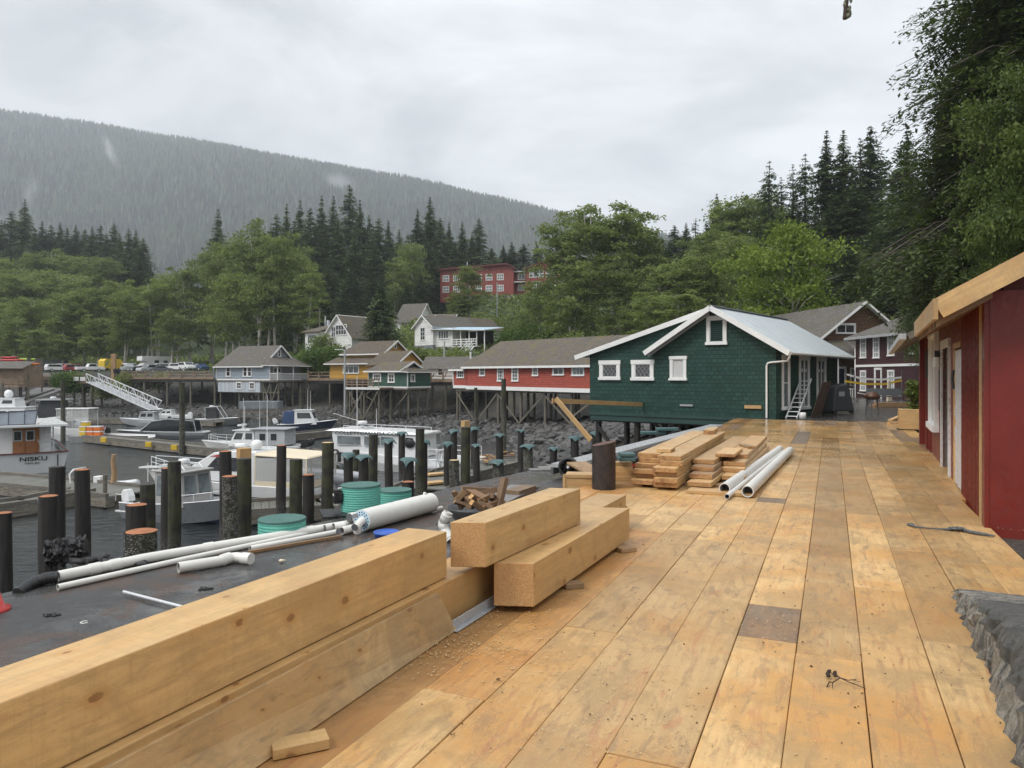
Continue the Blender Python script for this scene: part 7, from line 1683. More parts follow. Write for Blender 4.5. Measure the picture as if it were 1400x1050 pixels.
# --- white passenger boat
def water_taxi():
    r=boat('passenger_boat',552,44,R(162),'long white passenger boat with a row of side windows beyond the teal-capped pilings'); r.scale=(1,1,.77)
    L=9.6; hull(r,L,3.0,1.0,1.7,.35,'gelcoat','gelcoat_grey',2.4,-.1,.88,rake=.06)
    m=MB(); a=1.2
    m.hexa([(-1.6,-a,1.05),(4.1,-a*.9,1.3),(4.1,a*.9,1.3),(-1.6,a,1.05),(-1.6,-a,2.8),(4.3,-a*.9,2.95),(4.3,a*.9,2.95),(-1.6,a,2.8)],0,None,None,False); m.build('cabin','gelcoat',r,bev=.04)
    m=MB(); m.hexa([(-1.9,-a-.1,2.82),(4.75,-a,2.97),(4.75,a,2.97),(-1.9,a+.1,2.82),(-1.9,-a+.05,2.97),(4.2,-a+.1,3.15),(4.2,a-.1,3.15),(-1.9,a-.05,2.97)],0,None,None,False); m.build('cabin_roof','gelcoat',r,bev=.03)
    for sd in (-1,1):
        for x0,x1 in ((2.3,3.85),(1.0,2.0),(.1,.9),(-1.2,-.7)):
            m=MB(); ya=a*(.95 if x1>2 else .985)+.02; q=[(x0,sd*ya,1.95),(x1,sd*ya,1.98),(x1,sd*ya,2.62),(x0,sd*ya,2.58)]; m.add(q,[(0,1,2,3) if sd<0 else (3,2,1,0)]); m.build('side_window','glass_pale' if x1>0 else 'glass_dark',r)
            m=MB(); m.bar((x0-.05,sd*ya,1.92),(x1+.05,sd*ya,1.93),.02,.05); m.build('window_sill','gelcoat_grey',r)
        m=MB(); m.bar((-4.6,sd*1.42,.9),(3.4,sd*1.25,1.25),.05,.07); m.bar((-4.6,sd*1.38,.45),(3.6,sd*1.2,.75),.05,.05); m.build('rub_rail','gelcoat_grey',r)
    m=MB(); m.add([(4.22,-.9,2.0),(4.22,.9,2.0),(4.31,.9,2.75),(4.31,-.9,2.75)],[(0,1,2,3)]); m.build('windscreen','glass_grey',r)
    # roof gear
    rails(r,[(-1.4,-.9,2.98),(.3,-.9,3.03),(2.0,-.9,3.08),(3.6,-.85,3.13)],.25,.018,inner=False); rails(r,[(-1.4,.9,2.98),(.3,.9,3.03),(2.0,.9,3.08),(3.6,.85,3.13)],.25,.018,inner=False)
    radar(r,2.8,0,3.5,.3); m=MB(); m.cyl((2.8,0,3.1),(2.8,0,3.5),.12); m.cyl((2.4,-.3,3.1),(2.4,-.3,3.3),.2); m.build('roof_gear','gelcoat_grey',r); mast(r,3.0,.3,3.1,4.2,.025); mast(r,2.0,-.3,3.1,1.6)
    m=MB(); m.bar((3.1,0,3.7),(4.6,.4,4.3),.03,.03); m.build('boom','white_paint',r)
    rails(r,[(-4.5,-1.3,1.1),(-3.4,-1.33,1.1),(-2.2,-1.33,1.12)],.7,.02,'white_paint'); rails(r,[(-4.5,1.3,1.1),(-3.4,1.33,1.1),(-2.2,1.33,1.12)],.7,.02,'white_paint')
    m=MB(); m.ring([(.16,-.05),(.24,0),(.16,.05),(.1,0),(.16,-.05)],(0,0,0),16); o=m.build('fender','rubber',r); o.location=(3.9,1.28,1.35); o.rotation_euler=(PI/2,0,0); o.scale=(1,1,1.4)
    m=MB(); m.cyl((3.6,-1.35,.6),(3.6,-1.35,1.35),.11,n=10); m.cyl((3.6,1.35,.6),(3.6,1.35,1.35),.11,n=10); m.build('fender','rubber',r)
    m=MB(); m.ring([(.25,-.05),(.36,0),(.25,.06),(.0,.06)],(0,0,0),18); o=m.build('life_ring','black_plastic',r); o.location=(-1.0,1.28,2.2); o.rotation_euler=(-PI/2,0,0)
    # name lettering band on the roof edge
    cu=bpy.data.curves.new('lettering','FONT'); cu.body='COLLETTCANADA.COM'; cu.size=.40; cu.offset=.008; cu.extrude=.004; cu.materials.append(MT['steel_grey']); o=totext(cu); o.parent=r; o.location=(3.9,a+.14,2.72); o.rotation_euler=(PI/2,0,PI)
water_taxi()
# --- blue and white little cabin boat
r=boat('cabin_boat',417,74,R(6),'small white cabin boat with a blue canvas back, moored near the beach')
hull(r,5.2,2.0,.7,1.15,.25,'navy','navy',2.0,-.1,.8); cabin(r,-.9,1.3,1.7,.7,2.1,'gelcoat',.6,.0,.9,.1,nwin=1,wz=(.45,.85)); m=MB(); m.hexa([(-2.2,-.85,.8),(-.92,-.85,.8),(-.92,.85,.8),(-2.2,.85,.8),(-1.9,-.75,2.0),(-.92,-.77,2.1),(-.92,.77,2.1),(-1.9,.75,2.0)],0,None,None,False); m.build('canvas_back','blue_canvas',r,bev=.04)
mast(r,.2,.3,2.1,2.2); mast(r,.6,-.3,2.1,2.0); outboard(r,-2.8,0,.8,1.2,'gelcoat',tilt=-30)
# --- dinghy by the near dock
r=boat('dinghy',139,35.2,R(-6),'small white inflatable dinghy with an arched frame, tied to the near dock'); r.scale=(.85,.85,.85)
m=MB(); 
for y in (-.6,.6): m.tube([(-1.3,y,.3),(0,y,.34),(1.0,y*.95,.4),(1.8,y*.5,.55),(2.1,0,.62)],[.19,.22,.22,.2,.18],10)
m.build('tube','gelcoat',r); m=MB(); m.hexa([(-1.2,-.45,.05),(1.5,-.3,.1),(1.5,.3,.1),(-1.2,.45,.05),(-1.2,-.5,.35),(1.5,-.35,.4),(1.5,.35,.4),(-1.2,.5,.35)],0,None,None,False); m.build('floor','gelcoat_grey',r)
m=MB(); m.tube([(-1.4,-.6,.4),(-1.5,-.6,1.1),(-1.35,-.5,1.35),(-1.35,.5,1.35),(-1.5,.6,1.1),(-1.4,.6,.4)],.045,8); m.tube([(-1.35,-.5,1.3),(-.6,-.55,.9),(-.3,-.55,.5)],.03,8); m.build('arch','gelcoat',r); m=MB(); m.box(-.35,.1,-.25,.25,.4,.95); m.build('console','gelcoat',r,bev=.04); outboard(r,-1.5,0,.45,.8,'black_plastic')
m=MB(); p=gd(155,662); m.tube([V((0,0,0)),V((.05,0,.5)),V((-.03,0,1.0)),V((.02,0,1.35))],[.14,.12,.1,.1],8); o=m.build('wood_stump','lumber_old'); o.location=(p.x,p.y,ZD+.05); tag(o,'weathered brown wooden stump standing on the near dock','stump')
m=MB(); p=gd(143.5,676); m.cyl((0,0,-.8),(0,0,.85),.09,n=10); o=m.build('dock_post','old_timber_v'); o.location=(p.x,p.y,ZD); tag(o,'short grey post at the front edge of the near dock','post')
# --- left background boats
r=boat('fishing_boat',92,64,R(186),'white fishing boat with a canvas-topped helm and black outboard, behind the trawler')
r.scale=(.85,.85,.88); hull(r,7.2,2.7,1.1,1.6,.35,'gelcoat','gelcoat',2.0,-.1,.85); cabin(r,-.2,2.4,2.2,1.15,2.2,'gelcoat',1.0,.0,.85,.05,nwin=2,wz=(.4,.85)); m=MB(); m.box(-2.6,.6,-1.15,1.15,3.05,3.16); m.build('hardtop','gelcoat',r,bev=.03)
for x in (-2.5,-1.0,.5):
    for y in (-1.1,1.1): m=MB(); m.cyl((x,y,1.2),(x,y,3.05),.03,n=6); m.build('top_post','gelcoat',r)
for y in (-1.1,1.1): m=MB(); m.box(-2.45,.45,y-.005,y+.005,1.9,3.0); m.build('clear_panel','clear_vinyl',r)
m=MB(); m.ring([(.18,-.06),(.26,0),(.18,.06),(.12,0),(.18,-.06)],(0,0,0),16); o=m.build('life_ring','red_plastic',r); o.location=(-3.65,.3,1.15); o.rotation_euler=(0,PI/2,0); outboard(r,-3.9,-.2,.6,1.3,'black_plastic')
r=boat('sport_boat',64,74,R(190),'white boat with a tall dark tinted helm and blue stripe in the far left row')
hull(r,7,2.6,1.2,1.7,.35,'gelcoat','gelcoat',2.0,-.1,.85); m=MB(); m.hexa([(-1.6,-1,1.2),(.8,-1,1.2),(.8,1,1.2),(-1.6,1,1.2),(-1.6,-.9,3.1),(.2,-.9,3.1),(.2,.9,3.1),(-1.6,.9,3.1)],0,None,None,False); m.build('helm_tent','dark_canvas',r,bev=.03); m=MB(); m.box(-2.1,.6,-1.1,1.1,3.11,3.25); m.build('hardtop','galv2',r,bev=.03); radar(r,-.6,0,3.27,.28); m=MB(); m.bar((-3.2,1.33,1.05),(2.2,1.1,1.35),.04,.18); m.bar((-3.2,-1.33,1.05),(2.2,-1.1,1.35),.04,.18); m.build('stripe','blue_canvas',r)
r=boat('motor_yacht',2,67,R(190),'white flybridge boat cut by the left edge with a round white radome')
hull(r,9,3.2,1.3,2.0,.35,'gelcoat','gelcoat',2.0,-.1,.85); cabin(r,-2.6,2.6,2.6,1.3,2.7,'gelcoat',1.3,.2,.85,.1,nwin=3,wz=(.4,.8)); cabin(r,-1.6,1.2,2.1,2.75,3.5,'gelcoat',.7,.1,.85,.05,nwin=2,name='flybridge',frontwin=False); radar(r,-.6,0,3.6,.36,dome=True)
r=boat('crate_float',129,62,0,'low grey skiff carrying stacked crates beside the fishing boat'); m=MB(); m.hexa([(-1.6,-.7,-.1),(1.5,-.7,-.1),(1.5,.7,-.1),(-1.6,.7,-.1),(-1.8,-.85,.55),(1.8,-.85,.5),(1.8,.85,.5),(-1.8,.85,.55)],0,None,None,False); m.build('hull','aluminium',r)
for i in range(7):
    p=P(129,0,62); m=MB(); m.box(-.27,.27,-.27,.27,0,.3); m.box(-.28,.28,-.28,.28,.3,.4,1); o=m.build('fish_crate',['orange_plastic' if i%3 else 'yellow_paint','gelcoat'],bev=.02); x=-.75+.6*(i%3); o.location=(p.x+x+(0.15 if i>5 else 0),p.y-.2,ZW+.55+.41*(i//3)); tag(o,f'orange and white fish crate on the grey skiff, {"bottom" if i<3 else "middle" if i<6 else "top"} layer'+(f', {["left","centre","right"][i%3]}' if i<6 else ''),'crate','fish crates on the skiff')
r=boat('glass_cabin_boat',228,66,R(186),'low grey speedboat with a curved glass cabin, bow to the left')
hull(r,7,2.2,.55,.75,.25,'alu_hull','navy',2.2,-.06,.85); m=MB(); pr=[(2.0,.7),(1.0,1.55),(-.4,1.75),(-2.6,1.55),(-2.8,.6)]; m.poly([(x,-.85,z) for x,z in pr],(0,1.7,0)); m.build('glass_cabin','glass_dark',r,bev=.03); m=MB()
for (a,b) in zip(pr,pr[1:]):
    for y in (-.87,.87): m.bar((a[0],y,a[1]),(b[0],y,b[1]),.05,.07)
m.bar((-1.0,-.87,.7),(-.8,-.87,1.68),.04,.06); m.bar((1.0,-.87,.7),(1.0,-.87,1.5),.04,.06); m.build('cabin_frame','gelcoat_grey',r)
r=boat('patrol_boat',200,82,R(182),'small white boat with a round radar on a stub mast near the gangway foot')
r.scale=(.85,.85,.8); hull(r,5.6,2.1,.8,1.1,.25,'gelcoat_grey','navy',2.2,-.06,.85); cabin(r,-1.4,.8,1.6,.8,1.9,'gelcoat_grey',.4,.1,.9,.1,nwin=2); m=MB(); m.cyl((-1.8,0,.8),(-1.8,0,2.2),.07); m.build('stub_mast','gelcoat',r); radar(r,-1.8,0,2.2,.4); outboard(r,-3,0,.7,1.2,'black_plastic')
r=boat('day_boat',232,90,R(184),'small white boat with a low windscreen just right of the gangway foot')
r.scale=(.8,.8,.8); hull(r,6,2.2,.9,1.3,.25,'gelcoat','navy',2.2,-.06,.85); cabin(r,-.6,1.6,1.8,.9,1.7,'gelcoat',.9,.1,.85,.05,nwin=2)
r=boat('open_skiff',172,64,R(178),'dark low open skiff beside the middle dock')
hull(r,4.6,1.6,.4,.6,.2,'steel_grey','steel_grey',2.2,-.2,.8)
r=boat('grey_workboat',300,83,R(4),'grey open work boat with a black framed helm and white outboard')
r.scale=(.85,.85,.85); hull(r,7,2.3,.8,1.1,.25,'alu_hull','navy',2.2,-.1,.85); m=MB(); m.box(-1.5,-.2,-.7,.7,.8,2.3); m.build('helm_frame','dark_canvas',r,bev=.04); m=MB(); m.tube([(-1.6,-.8,.8),(-1.6,-.8,2.4),(-.1,-.8,2.5),(.9,-.8,.9)],.04,6); m.tube([(-1.6,.8,.8),(-1.6,.8,2.4),(-.1,.8,2.5),(.9,.8,.9)],.04,6); m.build('roll_frame','galv',r); radar(r,-1,0,2.4,.3); outboard(r,-3.8,0,.9,1.7,'gelcoat')
m=MB(); m.blob((0,0,.15),.28,.28,.28,0,12); o=m.build('mooring_buoy','red_plastic'); p=G(306,580,ZW); o.location=p; tag(o,'red round mooring buoy on the water by the grey work boat','buoy')
# far float with shed on the beach edge
p=gd(357,575); r=tag(empty('dock_shed',(p.x,p.y,ZD)),'low grey slatted shelter on a float at the beach edge','shelter'); m=MB(); m.box(-2.2,2.2,-1,1,1.4,2.2); m.build('roof','galv2' if False else 'grey_base',r); m=MB()
for x in (-2.1,-.7,.7,2.1): m.box(x-.07,x+.07,-1,-.86,0,1.4)
for z_ in (.4,.9): m.box(-2.2,2.2,-1.05,-.98,z_,z_+.15)
m.build('frame','old_timber',r)
# ================================================================ gangways
def truss(a,b,w,h,label,mat='aluminium_bright',bays=14,name='gangway'):
    a=V(a);b=V(b); r=tag(empty(name,a),label,'gangway'); d_=b-a; up=V((0,0,1)); q=d_.cross(up).normalized()*(w/2)
    m=MB(); m.bar(V((0,0,0)),d_,w,.06); m.build('walkway','aluminium',r)
    for s in (-1,1):
        m=MB(); m.bar(q*s,d_+q*s,.08,.12); m.bar(q*s+up*h,d_+q*s+up*h,.08,.12)
        for i in range(bays):
            p0=d_*(i/bays)+q*s; p1=d_*((i+1)/bays)+q*s; m.bar(p0+up*(0 if i%2 else h),p1+up*(h if i%2 else 0),.05,.07); m.bar(p0,p0+up*h,.05,.06)
        m.build('side_truss',mat,r)
    return r
truss(P(126,522,112),P(213,560.5,103),1.8,1.25,'long white aluminium truss gangway sloping down to the floats')
truss(P(583,641,40),P(612,626,52),1.1,.9,'short aluminium ramp with handrails among the capped pilings',bays=7,name='ramp')
for i,(px0,py0,px1,py1) in enumerate(((584,652,608,650),(583,664,606,662),(640,620,646,633))):
    a,b=gd(px0,py0),gd(px1,py1); m=MB(); m.bar(a+V((0,0,.12)),b+V((0,0,.12)),.6,.08); o=m.build('yellow_plank','lumber_new'); tag(o,f'yellow plank on the dock at the ramp foot, {ORD[i]} from the left','plank')
for i in range(14):
    p=gd(rng.uniform(652,700),rng.uniform(622,636)); L=rng.uniform(.7,1.8); m=MB(); m.box(-L/2,L/2,-.12,.12,0,.08,0,None,1,'x',True); o=m.build('scrap_board',['lumber_fire' if i%2 else 'lumber_old','end_grain']); o.location=(p.x,p.y,ZD+.1+.05*(i%4)); o.rotation_euler=(R(rng.uniform(-8,8)),R(rng.uniform(-10,10)),rng.uniform(0,PI)); tag(o,'broken scrap board in the heap on the dock behind the capped pilings','board','scrap boards heaped on the dock')
m=MB()
a,b=gd(628,660),gd(660,640)
# ================================================================ boardwalk behind the houses
def bwalk(pa,pb,z,w,label,rail=True,post=True,h=1.05,railmat='brown_rail'):
    a=V((pa[0],pa[1],0)); b=V((pb[0],pb[1],0)); d_=b-a; L=d_.length; ang=math.atan2(d_.y,d_.x); r=tag(empty('raised_walkway',(a.x,a.y,0),ang),label,'walkway')
    m=MB(); m.box(0,L,0,w,z-.12,z,0,.3,None,'x',False); m.build('decking','brown_rail',r); m=MB(); m.box(0,L,.1,.4,z-.55,z-.13); m.box(0,L,w-.4,w-.1,z-.55,z-.13); m.box(0,L,1.5,1.8,z-.5,z-.13); m.build('stringer','creosote',r)
    if rail:
        m=MB(); n=int(L/2.4)
        for i in range(n+1): x=min(L-.1,i*2.4); m.box(x,x+.14,.0,.14,z,z+h); m.bar((x+.07,-.02,z+.05),(x+.07,-.5,z-.3),.1,.1) if False else None
        m.box(0,L,-.03,.16,z+h,z+h+.1); m.box(0,L,.04,.10,z+h*.5,z+h*.5+.14)
        for i in range(0,n): x=i*2.4+.1; m.bar((x,-.03,z+.1),(x+.9,-.03,z+h),.07,.1)
        m.box(0,L,.0,.12,z+.02,z+.28); m.build('railing',railmat,r)
    n=max(2,int(L/4)); 
    for i in range(n+1):
        for y in (.3,w-.3):
            x=L*i/n; wx=a.x+x*math.cos(ang)-y*math.sin(ang); wy=a.y+x*math.sin(ang)+y*math.cos(ang); g=T(wx,wy)-.4
            m=MB(); m.cyl((x,y,g),(x,y,z-.14),.17,n=8); m.build('post','old_timber_v',r)
    return r
a=P(165,0,117); b=P(292,0,111); bwalk((a.x,a.y),(b.x,b.y),1.15,8,'raised boardwalk with a brown railing left of the grey house')
a=P(420,0,108); b=P(512,0,100); bwalk((a.x,a.y),(b.x,b.y),1.0,9,'raised boardwalk with a brown railing between the grey house and the green cottage')
a=P(588,0,90); b=P(626,0,86); bwalk((a.x,a.y),(b.x,b.y),.95,7,'short boardwalk with a railing between the green cottage and the red building')
a=P(99,0,113); b=P(123,0,112); bwalk((a.x,a.y),(b.x,b.y),.5,2.5,'small landing stage with white signs at the head of the gangway',h=1.2)
for i,(px) in enumerate((104,113)):
    p=P(px,518,112.3); m=MB(); m.box(-.4,.4,-.03,.03,-.3,.3); o=m.build('notice_sign','white_paint'); o.location=(p.x,p.y,p.z); tag(o,f'{["left","right"][i]} white notice on the landing at the head of the gangway','sign')
# ramp at the far left and the brown kiosk
def leftramp():
    r=tag(empty('boat_ramp',P(0,553,95)),'grey plank ramp sloping down at the left edge to the floats','ramp'); o=P(0,553,95); m=MB(); m.bar(P(-20,563,92)-o,P(72,531,112)-o,4.2,.25); m.build('surface','grey_plank',r); m=MB(); m.bar(P(-20,566,90)-o,P(74,534,110)-o,.3,.5); m.build('side_beam','creosote',r)
    for px,py,Y in ((3,545,93),(38,532,101)):
        q=P(px,py,Y)-o; m=MB(); m.cyl(q+V((0,0,-3.5)),q+V((0,0,2.0)),.2,n=8); m.build('post','old_timber_v',r)
    p=P(-30,0,100); r=tag(empty('brown_kiosk',(p.x,p.y,0)),'low weathered brown building on posts with kayaks stored above, far left','building')
    m=MB(); m.box(0,6.2,0,4,.4,2.9); m.build('wall','brown_rail',r); slab(r,(-.4,-.8,2.6),(6.6,-.8,2.6),(6.6,2,3.6),(-.4,2,3.6),.1,'roof_grey'); m=MB(); m.box(0,6.2,-1.0,4,.0,.35); m.box(0,6.2,-1.05,-.95,.9,1.05); 
    for x in np.arange(.1,6.2,1): m.box(x,x+.1,-1.05,-.95,.35,1.0)
    m.build('porch','brown_rail',r)
    for x in (.4,3,5.8): m=MB(); m.cyl((x,0,-4),(x,0,0),.2,n=8); m.build('post','creosote',r)
    p=P(22,0,104); rr=tag(empty('kayak_shelter',(p.x,p.y,0)),'small open shelter with a white gable frame beside the brown building','shelter'); m=MB(); m.bar((-1.4,0,2.7),(0,0,3.6),.1,.15); m.bar((0,0,3.6),(1.5,0,2.7),.1,.15); m.build('gable_frame','white_paint',rr); slab(rr,(-1.4,.05,2.7),(0,.05,3.6),(0,4,3.6),(-1.4,4,2.7),.08,'roof_grey') ; slab(rr,(0,.05,3.6),(1.5,.05,2.7),(1.5,4,2.7),(0,4,3.6),.08,'roof_grey')
    m=MB()
    for x in (-1.2,1.3):
        for y in (.3,3.7): m.box(x-.08,x+.08,y-.08,y+.08,-1.2,2.65)
    m.build('post','old_timber_v',rr)
leftramp()
def kayak(px,py,Y,L,mat,lab,ang=0):
    p=P(px,py,Y); m=MB(); n=10; vs=[]
    for i in range(9):
        t=i/8; x=-L/2+L*t; w=.3*math.sin(PI*t)**.6+.01; h=.16*math.sin(PI*t)**.5+.02
        for j in range(n): u=2*PI*j/n; vs.append((x,w*math.cos(u),h*math.sin(u)+.18*(2*t-1)**2))
    m.add(vs,[(i*n+j,(i+1)*n+j,(i+1)*n+(j+1)%n,i*n+(j+1)%n) for i in range(8) for j in range(n)],0,None,None,True); o=m.build('kayak',mat); o.location=p; o.rotation_euler=(R(-25),0,ang); tag(o,lab,'kayak','kayaks by the shelter')
kayak(14,493,106,4.2,'red_plastic','red kayak above the brown building roof at far left'); kayak(12,489.5,107,2.6,'red_plastic','short red kayak at the top of the rack at far left'); kayak(39,492,108,3.2,'lime_plastic','lime green kayak right of the red ones'); kayak(41,498.5,106,3.0,'orange_plastic','orange-red kayak below the lime green kayak')
rk=tag(empty('kayak_rack',P(26,500,108)),'wooden rack holding the kayaks','rack'); m=MB()
for x in (-1.8,0,1.8,3): m.box(x,x+.1,-1.0,.6,-2,1.1)
for z_ in (-.2,.55): m.box(-2.4,3.2,-.9,-.8,z_,z_+.08)
m.build('frame','old_timber',rk)
fence=tag(empty('lot_fence',(0,0,0)),'low yellowish rail fence between the ramp and the green bush','fence'); a=P(28,519,110); b=P(66,518,112); m=MB()
for z_ in (0,.35,.7): m.bar(a+V((0,0,z_-.5)),b+V((0,0,z_-.5)),.05,.1)
m.build('rails','brown_rail',fence); m=MB()
for t in np.linspace(0,1,7): q=a.lerp(b,t); m.cyl(q+V((0,0,-1.2)),q+V((0,0,.35)),.06,n=6)
m.build('fence_posts','brown_rail',fence)
# ================================================================ cars
def car(kind,mat,px,py,Y,ang,label,scale=1):
    ang+=R(rng.choice([38,-42,50,30,-55]))
    p=P(px,py,Y); p.z=T(p.x,Y)+.0; r=tag(empty('parked_'+kind,p,ang),label,'car' if kind!='pickup' else 'pickup','vehicles in the far parking lot'); r.scale=(.88,.88,.88)
    L,W=4.6,1.85
    if kind=='pickup': body=[(-2.7,.45),(-2.7,1.05),(-.7,1.08),(-.6,1.1),(-.35,1.75),(.9,1.75),(1.35,1.15),(2.55,1.05),(2.7,.85),(2.7,.45)]; gl=[(-.5,1.15),(-.28,1.66),(.82,1.66),(1.15,1.15)]
    elif kind=='suv': body=[(-2.3,.4),(-2.35,1.1),(-2.1,1.72),(.4,1.75),(1.1,1.15),(2.2,1.0),(2.3,.7),(2.3,.4)]; gl=[(-2.05,1.15),(-1.9,1.64),(.35,1.66),(.88,1.15)]
    else: body=[(-2.2,.35),(-2.25,.9),(-1.5,1.0),(-.9,1.42),(.5,1.44),(1.2,.98),(2.1,.85),(2.2,.6),(2.2,.35)]; gl=[(-1.3,1.0),(-.82,1.36),(.44,1.37),(.98,1.0)]
    m=MB(); m.poly([(x,-W/2,z) for x,z in body],(0,W,0)); m.build('body',mat,r,bev=.06)
    for y in (-W/2-.005,W/2-.015): m=MB(); m.poly([(x,y,z) for x,z in gl],(0,.02,0)); m.build('side_window','glass_dark',r)
    f=body; m=MB(); i0=[i for i,b_ in enumerate(body) if b_[1]>=1.4]; a=body[i0[-1]]; b_=body[i0[-1]+1]
    q0=(a[0]+.06,a[1]-.06); q1=(b_[0]-.02,b_[1]+.05); n=V((q0[1]-q1[1],0,q1[0]-q0[0])).normalized()*.03
    m.add([(q1[0]+n.x,-W*.42,q1[1]+n.z),(q1[0]+n.x,W*.42,q1[1]+n.z),(q0[0]+n.x,W*.4,q0[1]+n.z),(q0[0]+n.x,-W*.4,q0[1]+n.z)],[(0,1,2,3)]); m.build('windscreen','glass_dark',r)
    for x in (-1.4,1.45):
        for y in (-W/2-.01,W/2+.01):
            m=MB(); m.cyl((x,y-.1,.34),(x,y+.1,.34),.34,n=14); w_=m.build('wheel','rubber',r); m=MB(); m.cyl((x,y-.105,.34),(x,y+.105,.34),.19,n=10); m.build('rim','galv',w_)
    for y in (-.65,.65): m=MB(); m.box(body[-1][0]-.03,body[-1][0]+.02,y-.18,y+.18,.62,.8); m.build('headlight','gelcoat',r)
for nm,c in (('car_white',(.72,.72,.72)),('car_silver',(.40,.42,.44)),('car_red',(.28,.03,.035)),('car_black',(.015,.016,.018)),('car_tan',(.17,.14,.10)),('car_grey',(.12,.13,.14)),('car_blue',(.04,.07,.15))): plain(nm,c,.25,.04,1,.1,bmp=.02,spec=.8)
cars=[('suv','car_tan',57,508,130,R(200),'tan pickup-like suv, nearest at the left of the lot'),('car','car_silver',37,509,134,R(195),'silver car left of the tan one'),('suv','car_white',78,503,146,R(20),'white suv behind the tan one'),
('suv','car_white',92,503,148,R(15),'white suv left of the red car'),('suv','car_red',104,504,140,R(10),'red suv parked in the lot'),('pickup','car_white',123,504,138,R(8),'white pickup right of the red suv'),
('suv','car_silver',173,503,142,R(100),'pale suv seen end on below the alders'),('suv','car_white',180,500,150,R(20),'white suv in the second row'),('car','car_black',191,505,138,R(200),'black car behind the boardwalk railing'),
('suv','car_silver',203,505,137,R(190),'light grey suv behind the railing'),('car','car_grey',218,505,137,R(185),'grey car behind the railing'),('suv','car_white',228,502,146,R(60),'white suv beside the camper'),('suv','car_white',256,503,134,R(12),'white suv nearest the grey house'),('suv','car_white',247,504,139,R(30),'white car half behind the suv by the grey house'),('car','car_blue',272,505,134,R(190),'dark blue car just left of the grey house')]
for c_ in cars: car(*c_)
p=P(211,0,152); r=tag(empty('camper_van',(p.x,p.y,T(p.x,152)),R(232)),'white camper with a cab-over bunk in the far parking lot','camper'); m=MB(); m.poly([(x,-1.15,z) for x,z in ((-3.2,.5),(-3.2,3.1),(3.0,3.1),(3.1,2.2),(1.9,2.0),(1.9,.5))],(0,2.3,0)); m.build('camper_body','car_white',r,bev=.05)
m=MB(); m.poly([(x,-1.0,z) for x,z in ((1.91,.5),(1.91,1.9),(2.3,1.9),(2.9,1.3),(3.7,1.1),(3.8,.5))],(0,2,0)); m.build('cab','car_white',r,bev=.05)
for x in (-2,2.8):
    for y in (-1.1,1.1): m=MB(); m.cyl((x,y-.1,.4),(x,y+.1,.4),.4,n=14); m.build('wheel','rubber',r)
for x,w_ in ((-2.2,.8),(-.4,.9)): m=MB(); m.box(x,x+w_,-1.17,-1.155,1.7,2.3); m.box(x,x+w_,1.155,1.17,1.7,2.3); m.build('side_window','glass_dark',r)
p=P(151,0,146); r=tag(empty('yellow_truck',(p.x,p.y,T(p.x,146)),R(68)),'yellow box van with a dark stripe in the far lot','van'); r.scale=(.8,.8,.72); m=MB(); m.poly([(x,-1.1,z) for x,z in ((-2.6,.6),(-2.6,2.7),(-2.0,3.3),(2.0,3.3),(2.6,2.6),(2.6,.6))],(0,2.2,0)); m.build('van_body','yellow_paint',r,bev=.05)
m=MB(); m.poly([(x,-1.115,z) for x,z in ((-2.4,1.5),(-1.6,2.8),(-1.2,2.8),(-1.9,1.5))],(0,.012,0)); m.build('stripe','kelp_green',r)
for x in (-1.8,1.8):
    for y in (-1.05,1.05): m=MB(); m.cyl((x,y-.1,.4),(x,y+.1,.4),.4,n=14); m.build('wheel','rubber',r)
p=P(66,0,156); m=MB(); m.box(-3.4,3.4,-1.2,1.2,0,2.6); 
for i in range(34): m.box(-3.4+i*.2,-3.3+i*.2,-1.23,-1.2,.1,2.5)
o=m.build('shipping_container','steel_grey'); o.location=(p.x,p.y,T(p.x,156)); tag(o,'grey ribbed shipping container at the back of the far lot','container')
p=P(155.5,0,121); m=MB(); m.box(-.35,.35,-.2,.2,-1.5,4.6,0,.5,None,'x',False); o=m.build('timber_pillar','lumber_old'); o.location=(p.x,p.y,.6); tag(o,'reddish timber pillar standing beside the two people','pillar')
